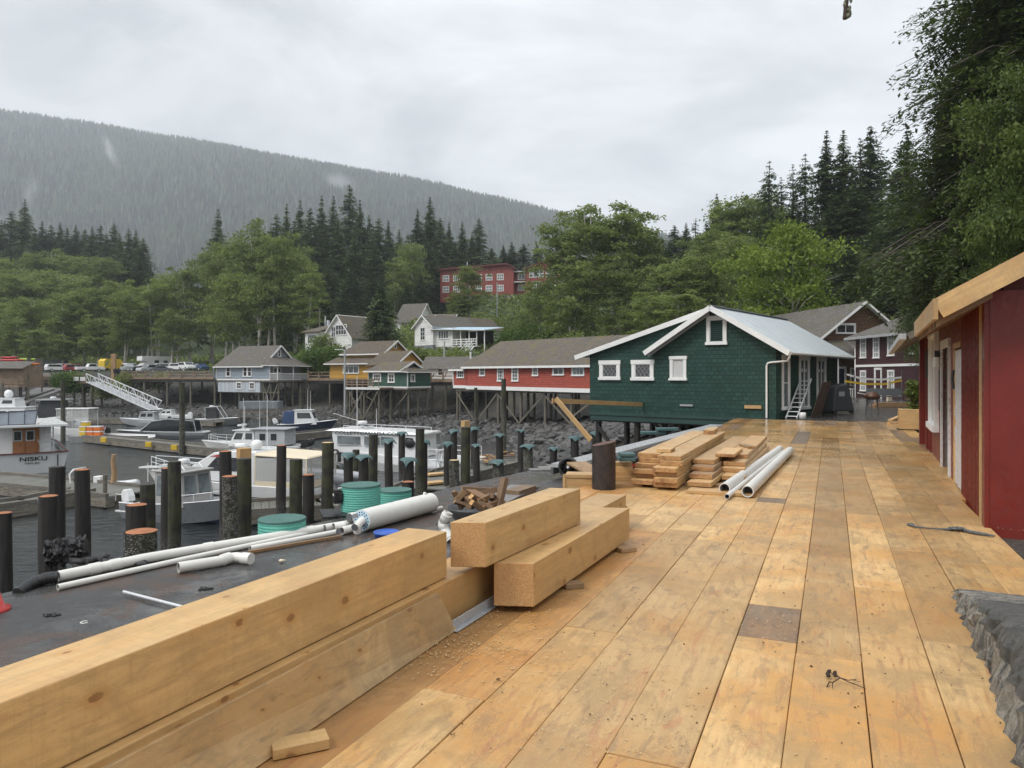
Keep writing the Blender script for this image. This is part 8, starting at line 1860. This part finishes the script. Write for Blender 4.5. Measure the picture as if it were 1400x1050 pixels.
# people
def person(px,Y,label,top,facing=0,h=1.75):
    p=P(px,0,Y); zt=H-(top-513)/1000*Y; z=zt-h; r=empty('person',(p.x,p.y,z),facing); tag(r,label,'person','people at the boardwalk end'); s=h/1.75
    J={'pel':(0,0,.95,.15),'sp':(0,0,1.2,.155),'ch':(0,0,1.4,.17),'nk':(0,.0,1.52,.06),'hd':(0,.02,1.62,.095),'tp':(0,.02,1.72,.07),
       'hl':(.1,0,.9,.095),'kl':(.11,-.02,.5,.065),'al':(.11,.02,.09,.045),'fl':(.12,-.14,.04,.04),'hr':(-.1,0,.9,.095),'kr':(-.11,-.02,.5,.065),'ar':(-.11,.02,.09,.045),'fr':(-.12,-.14,.04,.04),
       'sl':(.2,0,1.42,.065),'el':(.25,.02,1.14,.045),'wl':(.24,-.05,.9,.035),'sr':(-.2,0,1.42,.065),'er':(-.25,.02,1.14,.045),'wr':(-.24,-.05,.9,.035)}
    E=[('pel','sp'),('sp','ch'),('ch','nk'),('nk','hd'),('hd','tp'),('pel','hl'),('hl','kl'),('kl','al'),('al','fl'),('pel','hr'),('hr','kr'),('kr','ar'),('ar','fr'),('ch','sl'),('sl','el'),('el','wl'),('ch','sr'),('sr','er'),('er','wr')]
    for sd,w_ in ((1,'wl'),(-1,'wr')):
        x,y,z_,_=J[w_]
        for i,(dx,dy,dl) in enumerate(((-.03*sd,-.05,.05),(.0,-.025,.10),(.0,-.008,.108),(.0,.01,.10),(.0,.026,.085))):
            n=f'{w_}{i}'; J[n]=(x+dx,y+dy-.01,z_-dl-.03,.009); E.append((w_,n))
    ks=list(J); me=bpy.data.meshes.new('body'); me.from_pydata([tuple(v*s for v in J[k_][:3]) for k_ in ks],[(ks.index(a),ks.index(b_)) for a,b_ in E],[]); me.materials.append(MT['dark_cloth'])
    o=bpy.data.objects.new('body',me); C.objects.link(o); o.parent=r; sk=o.modifiers.new('skin','SKIN'); me.skin_vertices.new() if not me.skin_vertices else None
    for i,k_ in enumerate(ks): me.skin_vertices[0].data[i].radius=(J[k_][3]*s,)*2
    me.skin_vertices[0].data[0].use_root=True; ss=o.modifiers.new('sub','SUBSURF'); ss.levels=1; ss.render_levels=1
    m=MB(); m.blob((0,.0,1.63*s),.082*s,.092*s,.115*s,0,12); m.blob((0,-.095*s,1.62*s),.012,.014,.02,0,6); m.build('face','skin',r)
    m=MB(); m.blob((0,.03,1.67*s),.095*s,.095*s,.105*s,0,12); m.build('hair','black_plastic',r)
    m=MB(); m.tube([(0,0,.86*s),(0,0,1.05*s),(0,0,1.3*s),(0,0,1.48*s)],[.19*s,.185*s,.2*s,.09*s],14); o=m.build('jacket','dark_cloth',r); o.scale=(1.1,.75,1)
person(157.3,118,'person in dark clothes standing left of another by the timber pillar',502,R(10)); person(161.5,118.4,'person in a dark jacket standing right of the other by the timber pillar',503,R(200),1.7)
# lamp posts
def lamp(px,Y,top,zb,lab,arm=True):
    p=P(px,top,Y); r=tag(empty('street_lamp',(p.x,p.y,zb)),lab,'street lamp','lamp posts'); h=p.z-zb; m=MB(); m.cyl((0,0,0),(0,0,h),.16,.10,8); m.build('pole','galv2',r)
    if arm: m=MB(); m.tube([(0,0,h-.2),(-.3,0,h),(-.9,0,h+.02)],.05,6); m.build('arm','galv',r); m=MB(); m.box(-1.3,-.8,-.12,.12,h-.06,h+.05); m.build('lamp_head','galv',r,bev=.03)
lamp(471.5,93,478,-3.5,'tall grey lamp post on the beach between the grey house and the green cottage'); lamp(679.5,165,386,10,'tall lamp post in front of the red hotel',False); lamp(607.5,98,466,1.0,'grey pole beside the white annex',False)
def upole(px,Y,top,zb,lab): p=P(px,top,Y); m=MB(); m.cyl((0,0,0),(0,0,p.z-zb),.14,.1,8); m.bar((-.9,0,p.z-zb-.7),(.9,0,p.z-zb-.7),.1,.1); o=m.build('utility_pole','old_timber_v'); o.location=(p.x,p.y,zb); tag(o,lab,'utility pole')
upole(437,135,421,7,'utility pole behind the weathered white house')
# barricade tapes before the maroon building
def tape(pts,Y,mat,lab,w=.12):
    m=MB(); q=[P(x,y,Y) for x,y in pts]
    for a,b in zip(q,q[1:]): m.bar(a,b,.012,w)
    tag(m.build('barrier_tape',mat),lab,'barrier tape')
tape([(1158,512),(1180,518),(1205,519),(1233,516)],46,'white_paint','white tape stretched before the maroon building, highest strand'); tape([(1155,521),(1182,525),(1210,525),(1233,520)],45,'yellow_paint','yellow tape stretched before the maroon building'); tape([(1172,537),(1190,540),(1205,537),(1232,541)],45,'white_paint','white tape stretched before the maroon building, lowest strand',.06)
for i,px in enumerate((1168,1233)):
    a=P(px,508,46); m=MB(); m.cyl((0,0,-.1),(0,0,a.z+.1),.03,n=8); m.ring([(.22,0),(.22,.04),(0,.06)],(0,0,-.02),12); o=m.build('barrier_post','steel_grey'); o.location=(a.x,a.y,0); tag(o,f'{["left","right"][i]} post holding the barrier tapes','post')
p=G(1208,553,0); r=tag(empty('bench',p,Gang+R(10)),'dark bench with a pale jacket on it before the maroon building','bench'); m=MB(); m.box(-.9,.9,-.25,.25,.42,.48); m.build('seat','steel_grey',r); m=MB(); m.box(-.9,.9,.22,.27,.5,.9); m.build('backrest','steel_grey',r)
for x in (-.8,.75): m=MB(); m.box(x,x+.06,-.22,.22,0,.42); m.build('leg','steel_grey',r)
m=MB(); a=G(1216,552,0); m.hexa([(-.15,-.1,.0),(.15,-.1,.0),(.15,.1,.0),(-.15,.1,.0),(-.12,-.05,1.25),(.05,-.05,1.3),(.05,.05,1.3),(-.12,.05,1.25)],0,None,None,False); o=m.build('cloth','beige_canvas',bev=.05); o.location=(a.x,a.y,.1); tag(o,'pale cloth hanging beside the dark bench','cloth')
m=MB(); a=G(1226,556,0); m.box(-1.3,1.3,-.3,.3,0,.12); m.box(-1.1,1.0,-.25,.2,.12,.22); o=m.build('board_stack','lumber_old'); o.location=(a.x,a.y,0); tag(o,'low stack of boards lying in front of the maroon building','board stack')
plain('copper',(.10,.045,.022),.4,.2,5,.4); p=gw(GW+1.7,7.4,0); r=tag(empty('copper_fire_pit',p),'round copper-lidded fire pit behind the grey covered cart','fire pit'); m=MB(); m.ring([(0,.55),(.22,.57),(.33,.68),(.30,.78),(.18,.88),(0,.92)],(0,0,0),20); m.build('lid','copper',r); m=MB(); 
for t in range(3): m.cyl((.3*math.cos(t*2.1),.3*math.sin(t*2.1),0),(.2*math.cos(t*2.1),.2*math.sin(t*2.1),.7),.03,n=6)
m.build('stand','steel_grey',r)
# ================================================================ trees and plants
def leaves(pos,size,aspect=1.5,droop=0,nrm=None,spread=1.0):
    """quads around pos (N,3): random orientation; returns verts (N*4,3)"""
    N=len(pos); n=nr.randn(N,3); 
    n[:,2]=np.abs(n[:,2])+.3*spread
    if nrm is not None: n=n*.8+nrm
    n/=np.linalg.norm(n,axis=1)[:,None]+1e-9
    t=nr.randn(N,3); t[:,2]-=droop; t-=n*(t*n).sum(1)[:,None]; t/=np.linalg.norm(t,axis=1)[:,None]+1e-9
    b=np.cross(n,t); s=np.asarray(size)[:,None] if np.ndim(size) else size
    a=t*s*aspect*.5; c=b*s*.5
    v=np.stack([pos-a,pos-c*.95+a*.1,pos+a,pos+c*.95+a*.1],1); return v.reshape(-1,3)
def quads(n): return np.arange(n*4).reshape(n,4)
MESH={}
def alder_mesh(key,h,rad,nclump,nleaf,ls,mat,trunkmat='bark_pale',base=.28,multi=1,narrow=1,seed=1,crown_lo=.25):
    nr.seed(seed); rng.seed(seed); tm=MB(); tips=[]
    for s in range(multi):
        ox,oy=(rng.uniform(-1,1)*multi*.35,rng.uniform(-1,1)*multi*.35); lean=(rng.uniform(-.07,.07)*multi**.5,rng.uniform(-.07,.07))
        r0=.011*h+.05; pts=[];rd=[]
        for i in range(9):
            t=i/8; pts.append(V((ox+lean[0]*h*t+.15*math.sin(t*5+s),oy+lean[1]*h*t+.15*math.cos(t*4+s*2),h*.93*t))); rd.append(r0*(1-.85*t)+.015)
        tm.tube(pts,rd,7)
        for i in range(18):
            t=rng.uniform(base,.95); p=pts[int(t*8)].lerp(pts[min(8,int(t*8)+1)],t*8%1); a=rng.uniform(0,2*PI); L=rad*(1.05-.55*((t-base)/(1-base)))*rng.uniform(.55,1.0)*(1 if t>.4 else .8)
            d_=V((math.cos(a),math.sin(a),rng.uniform(.25,.75))); e=p+d_*L*.85; mid=p+d_*L*.45+V((0,0,.1*L)); tm.tube([p,mid,e],[r0*(1-t)*.5+.025,r0*(1-t)*.3+.018,.012],5,cap=False); tips+= [mid,e,p.lerp(mid,.6)]
    tips=np.array([tuple(t) for t in tips])
    # clump centres: mix of limb tips and points in an irregular crown volume
    nc=nclump; z=crown_lo+(1-crown_lo)*nr.rand(nc)**.85; prof=np.sin(np.clip((z-crown_lo)/(1.02-crown_lo),0,1)**.75*PI)**.55; a=nr.rand(nc)*2*PI; rr=rad*narrow*prof*(nr.rand(nc)**.45)*(1+.28*np.sin(a*3+seed)+.2*np.sin(a*5+z*9))
    cl=np.stack([rr*np.cos(a),rr*np.sin(a),z*h],1)
    K=9+2*multi; lz=crown_lo+.05+(.9-crown_lo)*((np.arange(K)+.5*nr.rand(K))/K); la=np.arange(K)*2.4+nr.rand(K); lr=rad*(.25+.5*nr.rand(K))*(1-.75*((lz-crown_lo)/(1-crown_lo))**2.5)
    lob=np.stack([lr*np.cos(la),lr*np.sin(la),lz*h],1); lob[-1]=[0,0,h*.93]; which=nr.randint(K,size=nc); sp=rad*(.30+.12*nr.rand(K)); loc_=lob[which]+nr.randn(nc,3)*np.array([1,1,.75])*sp[which][:,None]*.8
    mask=(nr.rand(nc)<.78)[:,None]; cl=np.where(mask,loc_,cl); cl[:,2]=np.minimum(cl[:,2],h*1.0)
    cl=np.concatenate([cl,tips[nr.randint(len(tips),size=nc//2)]])
    per=nleaf//len(cl); cs=(.5+.8*nr.rand(len(cl)))*rad*.135
    off=nr.randn(len(cl),per,3)*np.array([1,1,.42])*cs[:,None,None]; pos=(cl[:,None,:]+off).reshape(-1,3)
    pos[:,2]-= .25*np.abs(off[...,0].ravel()+off[...,1].ravel())*.6
    rnd=np.clip(np.repeat(nr.rand(len(cl)),per)*.5+nr.rand(len(pos))*.5,0,1)
    me=np_mesh('crown',leaves(pos,ls*(.5+.8*nr.rand(len(pos)))),quads(len(pos)),mat,rnd,link=False)
    tr=tm.build('trunk',trunkmat); MESH[key]=(tr.data,me,h); bpy.data.objects.remove(tr)
def conifer_mesh(key,h,rad,whorls,ls,mat,per=6,sprays=16,seed=1,droop=.35,bare=.1,tip=.9,ragged=.3,hang=.0,aspect=1.9):
    nr.seed(seed); rng.seed(seed); tm=MB(); r0=.011*h+.06; tm.tube([(0,0,-1.5),(0,0,h*.5),(0.05,0,h*.8),(0,0,h*.995)],[r0*1.15,r0*.65,r0*.3,.02],8)
    P_=[];N_=[];RN=[];SZ=[]; gap=nr.rand(12)
    for wv in range(whorls):
        t=bare+(1-bare)*(((wv+nr.rand()*.8)/whorls)**.9); t=min(t,.992)
        prof=(1-t)**tip*(1 if t>bare+.1 else .55+.45*(t-bare)/.1); prof*=.75+.5*gap[int(t*12)%12]
        for b_ in range(per):
            a=nr.rand()*2*PI; L=rad*prof*(1-ragged+ragged*1.6*nr.rand())+.12; up=.12+.45*t*t-.1*nr.rand(); n=max(2,int(sprays*L/rad)+2)
            s=np.linspace(.15,1,n)+nr.randn(n)*.03; x=s*L; z=x*up-droop*L*s**2*1.1
            da=nr.randn()*.12; zc=t*h+z; wdt=L*.27*np.sin(np.clip(s,0,1)*PI*.86+.25)+.03
            for sd in ((-1,0,1) if L>.6 else (0,1)):
                jit=nr.randn(n,3)*ls*.4*min(1,L); lat=sd*wdt*(.5+.7*nr.rand(n)); px=x*np.cos(a+da*s); py=x*np.sin(a+da*s)
                ps=np.stack([px-np.sin(a)*lat,py+np.cos(a)*lat,zc-np.abs(lat)*.3-hang*nr.rand(n)*L*.3],1)+jit
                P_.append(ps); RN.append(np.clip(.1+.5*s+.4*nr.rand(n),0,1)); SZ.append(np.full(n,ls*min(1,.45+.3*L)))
                N_.append(np.stack([np.cos(a)*.5+0*s,np.sin(a)*.5+0*s,np.full(n,1.1)],1))
            if L>1.2: tm.tube([(0,0,t*h),(L*.5*math.cos(a),L*.5*math.sin(a),t*h+L*.5*up-droop*L*.27),(L*.92*math.cos(a),L*.92*math.sin(a),t*h+L*.92*up-droop*L*.93)],[.010*L+.012,.007*L+.008,.006],4,cap=False)
    pos=np.concatenate(P_); nn=np.concatenate(N_); rn=np.concatenate(RN); sz=np.concatenate(SZ)
    me=np_mesh('crown',leaves(pos,sz*(.6+.8*nr.rand(len(pos))),aspect,droop=.9+hang*2,nrm=nn*1.3),quads(len(pos)),mat,rn,link=False)
    tr=tm.build('trunk','bark_dark'); MESH[key]=(tr.data,me,h); bpy.data.objects.remove(tr)
for i in range(4): alder_mesh(f'alder{i}',17,[4.3,4.9,5.2,4.5][i],110,15000,.25,'leaf_alder',seed=20+i,multi=[1,2,3,2][i],crown_lo=[.36,.3,.36,.22][i])
alder_mesh('bright0',14,7,90,24000,.26,'leaf_bright',seed=31,crown_lo=.05,multi=2); 
alder_mesh('tall0',24,5.0,80,15000,.30,'leaf_alder',seed=41,crown_lo=.35,multi=2,narrow=1.0); alder_mesh('tall1',24,5.5,75,13000,.30,'leaf_alder',seed=43,crown_lo=.42,multi=3)
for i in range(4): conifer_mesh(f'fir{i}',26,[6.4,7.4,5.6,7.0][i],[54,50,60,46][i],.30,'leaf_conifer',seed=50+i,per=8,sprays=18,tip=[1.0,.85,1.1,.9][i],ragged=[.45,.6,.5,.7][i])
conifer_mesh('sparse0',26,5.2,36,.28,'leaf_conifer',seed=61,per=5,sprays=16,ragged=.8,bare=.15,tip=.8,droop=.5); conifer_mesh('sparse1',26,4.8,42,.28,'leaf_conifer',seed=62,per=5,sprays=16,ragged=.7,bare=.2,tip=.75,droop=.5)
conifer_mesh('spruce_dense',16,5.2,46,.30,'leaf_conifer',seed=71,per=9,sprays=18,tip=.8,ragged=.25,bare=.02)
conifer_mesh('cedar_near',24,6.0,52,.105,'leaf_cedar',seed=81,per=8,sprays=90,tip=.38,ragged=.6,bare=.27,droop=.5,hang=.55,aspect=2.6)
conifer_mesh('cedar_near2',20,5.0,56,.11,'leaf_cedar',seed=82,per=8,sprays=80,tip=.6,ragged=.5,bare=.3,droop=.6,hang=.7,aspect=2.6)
alder_mesh('near_leafy',11,3.6,120,60000,.115,'leaf_alder2',seed=91,crown_lo=.05,multi=2) if 'leaf_alder2' in MT else None
leafmat('leaf_alder2',(.05,.085,.014),(.17,.22,.045),.4); alder_mesh('near_leafy',11,3.6,90,42000,.11,'leaf_alder2',trunkmat='bark_dark',seed=91,crown_lo=.04,multi=2)
rng.seed(5); nr.seed(5)
TREES=[]
def tree(key,px,top,Y,kind,group,wide=1.0,zb=None):
    wide=wide*(1.15 if key[:3] in ('fir','spa') else 1.0); me=MESH[key]; x=(px-700)/1000*Y; z0=T(x,Y) if zb is None else zb; h=H-(top-513)/1000*Y-z0; s=h/me[2]
    r=empty(kind,(x,Y,z0-.2),rng.uniform(0,6.28)); tr=bpy.data.objects.new('trunk',me[0]); cr=bpy.data.objects.new('crown',me[1])
    for o in (tr,cr): C.objects.link(o); o.parent=r
    w_=(s**.5)*wide if abs(s-1)>.3 else s*wide
    r.scale=(w_,w_,s); TREES.append((px,top,Y,r,kind,group)); return r
A4=['alder0','alder1','alder2','alder3']; F4=['fir0','fir1','fir2','fir3']
# alders along the far lot
for i,(px,top,Y) in enumerate(((-22,405,160),(10,398,166),(38,412,160),(64,400,168),(92,395,160),(118,388,166),(146,383,160),(168,400,150),(190,378,164),(214,366,160),(238,352,165),(262,344,158),(288,332,160),(312,325,150),(336,318,158),(356,312,150),(380,328,142),(402,345,150),(420,362,140),(15,440,150),(130,420,152),(236,410,148),(322,380,140),(50,430,152),(85,440,150))):
    tree(A4[i%4] if i%3 else ['tall0','tall1'][i%2],px,top+rng.uniform(-10,18),Y+rng.uniform(-4,4),'alder_tree','alders around the far parking lot',.95)
for i,(px,top,Y) in enumerate(((-10,352,205),(22,356,200),(52,340,215),(84,330,225),(112,338,225),(140,352,215),(160,372,200),(178,384,195),(-30,380,190),(70,372,195),(100,380,190),(200,392,190),(20,385,185))):
    tree((A4+['tall0'])[(i*3)%5],px,top+rng.uniform(-9,12),Y,'alder_tree','leafy trees on the left hillside',1.3)
for i,(px,top,Y) in enumerate(((34,271,262),(16,287,262),(2,300,262),(48,312,255),(58,301,258),(70,306,262),(82,303,260),(92,309,258),(104,306,262),(116,312,262),(126,308,255),(137,306,262),(146,318,250),(156,304,262),(164,318,250),(176,312,240),(186,314,240),(196,324,235),(46,340,235),(30,330,240),(62,350,225),(104,345,230),(128,350,228),(150,345,225),(170,346,220),(190,350,220),(206,362,215),(-12,306,262),(-30,300,262),(12,335,240))):
    tree(F4[i%4],px,top,Y,'conifer_tree','conifers along the left hill',1.15)
# centre conifers
for i,(px,top,Y) in enumerate(((298,284,205),(378,290,212),(392,277,210),(410,272,214),(424,282,205),(440,265,214),(456,266,218),(478,250,214),(492,272,210),(505,292,214),(518,296,206),(531,300,214),(546,312,206),(558,318,206),(571,284,216),(588,268,220),(602,296,216),(614,302,220),(632,302,220),(655,297,218),(645,318,216),(402,300,196),(432,305,196),(462,300,196),(485,315,192),(512,330,190),(540,345,188),(562,340,192),(586,330,196),(384,325,190),(420,345,182),(450,350,182),(480,360,180),(510,370,178),(592,352,198),(688,334,232),(700,330,234),(716,332,232),(734,330,236),(752,338,232),(672,338,228),(366,318,195),(352,330,195),(622,330,212),(575,372,178),(556,388,172),(398,372,176),(438,385,172),(470,392,170))):
    tree(F4[(i*5+i//3)%4] ,px,top,Y,'conifer_tree','conifers behind the village',1.0 if i<20 else 1.15)
tree('spruce_dense',521,381,119,'spruce_tree','spruce',.95)
tree('alder1',641,364,160,'alder_tree','leafy trees before the hotel',1.15); tree('alder0',628,398,158,'alder_tree','leafy trees before the hotel',1.0); tree('alder3',545,352,178,'alder_tree','leafy trees before the hotel',.9); tree('alder2',562,330,185,'alder_tree','leafy trees before the hotel',.8); tree('alder0',655,425,150,'alder_tree','leafy trees before the hotel',.9)
# tall alders right of centre
for key,px,top,Y,w_ in (('tall1',775,290,122,1.15),('tall0',812,279,118,1.05),('tall0',848,271,116,1.25),('tall1',875,302,120,1.0),('alder2',742,380,128,1.1),('alder3',790,350,112,1.1),('alder1',835,360,110,1.0),('alder0',880,360,112,1.1),('alder2',762,400,118,.9),('alder3',905,372,100,1.1),('alder1',940,352,98,1.15),('alder0',968,345,98,1.1),('alder2',900,400,92,1.0),('alder3',935,395,88,1.0),('alder3',1000,270,125,1.2),('alder2',1030,264,125,1.1),('alder1',965,320,128,1.0),('alder0',985,310,120,1.1),('alder1',1060,290,112,1.2),('alder2',1010,320,110,1.1),('alder3',1180,330,95,1.2),('alder0',1210,340,88,1.2),('alder1',722,420,140,.9),('alder2',860,420,105,.8)):
    tree(key,px,top,Y,'alder_tree','leafy trees on the right slope',w_)
tree('bright0',1078,309,76,'maple_tree','maple',.86)
for key,px,top,Y in (('fir0',905,322,170),('fir1',922,306,172),('fir2',938,303,176),('sparse0',951,297,170),('fir3',915,330,165),('fir2',980,263,140),('fir0',966,300,150),('fir1',888,318,175),('fir2',878,330,172),('fir3',897,312,178)):
    tree(key,px,top,Y,'conifer_tree','conifers beyond the tall alders',1.0)
for key,px,top,Y in (('sparse1',1052,217,112),('sparse0',1068,240,112),('sparse0',1084,222,110),('sparse1',1101,207,108),('fir2',1130,176,104),('fir0',1153,175,104),('sparse0',1176,186,100),('fir1',1190,169,102),('sparse1',1206,215,104),('fir3',1140,260,100),('fir1',1168,250,98),('fir0',1115,290,104),('fir2',1195,270,96),('fir1',1222,250,92),('fir3',1095,300,108),('fir0',1240,168,86),('sparse0',1232,200,90),('fir2',1215,310,84),('fir3',1160,330,88),('fir1',1250,240,80)):
    tree(key,px,top,Y,'conifer_tree','dark conifers above the roofs at right',1.0)
for key,px,top,Y,w_,zb in (('cedar_near',1372,-110,36,1.1,.5),('cedar_near',1425,-190,33,1.1,.5),('cedar_near2',1296,95,39,.62,.5),('cedar_near2',1262,300,45,.5,.5),('cedar_near',1400,-60,40,.9,1),('cedar_near2',1330,235,31,.62,0),('cedar_near2',1292,315,40,.55,0),('cedar_near2',1262,330,64,.7,0),('cedar_near2',1380,300,27,.6,0)):
    tree(key,px,top,Y,'cedar_tree','big cedars behind the red shed',w_,zb)
for px,top,Y,w_ in ((1402,75,27,.60),(1372,250,26,.45),(1330,300,33,.40)):
    tree('near_leafy',px,top,Y,'leafy_tree','leafy trees in front of the cedars',w_,-.2)
KL={'alders around the far parking lot':'leafy green alder by the far parking lot','leafy trees on the left hillside':'broad pale green tree on the left hillside','conifers along the left hill':'dark conifer on the left hill','conifers behind the village':'dark conifer in the wood behind the village','leafy trees before the hotel':'leafy green tree on the slope below the conifers','leafy trees on the right slope':'leafy alder with pale trunk right of the hotel','conifers beyond the tall alders':'conifer seen past the tall alders','dark conifers above the roofs at right':'dark ragged conifer standing above the roofs at right','big cedars behind the red shed':'big drooping cedar behind the red shed','leafy trees in front of the cedars':'bright leafy tree in front of the cedars'}
from collections import defaultdict
GR=defaultdict(list)
for t in TREES: GR[t[5]].append(t)
for g,l in GR.items():
    l.sort(key=lambda t:t[0])
    for i,t in enumerate(l):
        if g=='spruce': tag(t[3],'single dense dark spruce between the two white houses','spruce')
        elif g=='maple': tag(t[3],'broad bright green maple above the metal roof','maple')
        else: tag(t[3],f'{KL[g]}, {ordw(i)} from the left','tree',g)
# ---------------------------------------------------------------- bushes
def bush(px,top,Y,w,h,label,mat='leaf_shrub',n=2600,ls=.16,zb=None,d=None,cat='bush',name='bush'):
    X=(px-700)/1000*Y; ztop=H-(top-513)/1000*Y; z0=ztop-h; sd=rng.uniform(0,99)
    k_=10; a=nr.rand(k_)*2*PI; cx=(nr.rand(k_)-.5)*w*.75; cy=(nr.rand(k_)-.5)*(d or w*.6)*.7; cz=h*(.35+.35*nr.rand(k_)); rr=.22*min(w,h*1.6)*(.7+.6*nr.rand(k_)); rr=np.minimum(rr,h-cz)
    idx=nr.randint(k_,size=n); u=nr.randn(n,3); u/=np.linalg.norm(u,axis=1)[:,None]; q=nr.rand(n)**.25
    pos=np.stack([cx[idx]+u[:,0]*rr[idx]*q*1.3,cy[idx]+u[:,1]*rr[idx]*q*1.3,cz[idx]+u[:,2]*rr[idx]*q],1)
    # skirt to the ground
    m_=n//3; pos[:m_,2]*=nr.rand(m_); pos[:,2]=np.maximum(pos[:,2],0)
    rn=np.clip(.55*nr.rand(k_)[idx]+.45*nr.rand(n),0,1); r=tag(empty(name,(X,Y,z0)),label,cat)
    np_mesh('foliage',leaves(pos,ls*(.6+.8*nr.rand(n))),quads(n),mat,rn,parent=r)
    m=MB()
    for i in range(6): m.tube([(rng.uniform(-.2,.2)*w,rng.uniform(-.1,.1)*w,-.3),(float(cx[i]),float(cy[i]),float(cz[i]))],[.05,.02],5)
    m.build('stem','bark_dark',r)
bush(100,507,114,6.2,3.4,'bright green bush at the head of the gangway',n=6000,ls=.2)
bush(434,465,112,7.6,5.2,'rounded green bush between the grey house and the yellow house',n=7000,ls=.2); bush(470,470,118,6,4.5,'green bush below the weathered white house',n=4000,ls=.2); bush(407,478,116,5,4.0,'green bush right behind the grey house roof',n=3500,ls=.2)
bush(610,472,104,7.5,4.0,'green bush below the balcony annex',n=4500,ls=.2,mat='leaf_alder'); bush(575,468,108,5,4.5,'dark green bush left of the small white cottage',n=3500,ls=.2,mat='leaf_alder')
bush(440,452,123,3.6,3.2,'shrub with reddish twigs against the weathered white house',n=2500,ls=.16,mat='leaf_alder')
HM=['upper hedge mound left of the tall hotel lamp post','upper hedge mound right of the hotel lamp post','upper hedge mound farthest right below the stone wall','lower bright hedge mound nearest the balcony stairs','lower bright hedge mound in the middle above the red roof','lower hedge mound above the middle of the red roof','lower hedge mound beside the pale alder trunks','upper hedge mound beside the tree before the hotel','low green mound above the ridge of the red building','low green mound just left of the green shop roof']
for i,(px,top,Y,w_) in enumerate(((690,428,140,14),(735,425,145,14),(780,432,138,14),(700,448,118,10),(738,442,118,10),(770,450,112,12),(815,452,108,12),(665,440,135,8),(850,458,102,12),(890,455,98,12))):
    bush(px,top,Y,w_,6.0,f'{HM[i]}',n=6500,ls=.24,mat='leaf_shrub' if i in (3,4,1) else 'leaf_alder',d=w_*.5)
bush(150,522,113,5,2.6,'low shrubs beside the gangway head',n=2500,ls=.18,mat='leaf_alder'); bush(190,508,118,9,3.0,'dark shrubs under the left boardwalk',n=3000,ls=.2,mat='leaf_alder'); bush(225,512,121,10,3.2,'dark shrubs behind the left boardwalk',n=3000,ls=.2,mat='leaf_alder') if False else None
bush(505,470,122,6,5.0,'green bush at the foot of the dark spruce',n=4000,ls=.2,mat='leaf_alder'); bush(548,474,112,6,4.5,'green bush right of the dark spruce',n=4000,ls=.2,mat='leaf_alder')
bush(640,445,128,7,4.5,'bush behind the blue-roofed balcony',n=3500,ls=.22,mat='leaf_alder'); bush(540,445,128,7,5,'bush between the spruce and the grey-roofed house',n=3500,ls=.22,mat='leaf_alder')
# orange flowering shrub near the wall
bush(722,424,150,1.6,1.6,'small orange shrub below the stone wall',n=500,ls=.2,mat='leaf_orange') if 'leaf_orange' in MT else None
# planter beside the shed
p=G(1251,588,0); r=tag(empty('wooden_planter',(p.x,p.y+.3,0),-AD),'pale wooden planter box at the far end of the red shed','planter'); m=MB(); m.box(-.3,.3,-.3,.3,0,.62,0,.1,None,'x',True); 
m.build('box','lumber_new',r,bev=.01); m=MB(); m.box(-.33,.33,-.33,.33,-.0,.02); m.build('soil','dark_interior',r)
bush(1251,505,G(1251,588,0).y+.3,.55,1.35,'narrow green shrub growing in the wooden planter',n=1800,ls=.06,mat='leaf_alder2',name='potted_shrub')
# low ground plants under the far trees
def undergrowth():
    X=-115+160*nr.rand(26000); Y=120+70*nr.rand(26000); z=terr(X,Y); ok=(z>2.6); X,Y,z=X[ok],Y[ok],z[ok]
    pos=np.stack([X,Y,z+.9*nr.rand(len(X))],1); tag(np_mesh('undergrowth',leaves(pos,.55*(.6+.8*nr.rand(len(pos)))),quads(len(pos)),'leaf_alder',nr.rand(len(pos))),'low green undergrowth on the slope behind the village',kind='stuff')
    n=30000; X=-20+90*nr.rand(n); Y=70+120*nr.rand(n); z=terr(X,Y); ok=(z>3.0); X,Y,z=X[ok],Y[ok],z[ok]
    pos=np.stack([X,Y,z+.9*nr.rand(len(X))],1); tag(np_mesh('undergrowth',leaves(pos,.5*(.6+.8*nr.rand(len(pos)))),quads(len(pos)),'leaf_alder',nr.rand(len(pos))),'green undergrowth covering the right hillside',kind='stuff')
undergrowth()
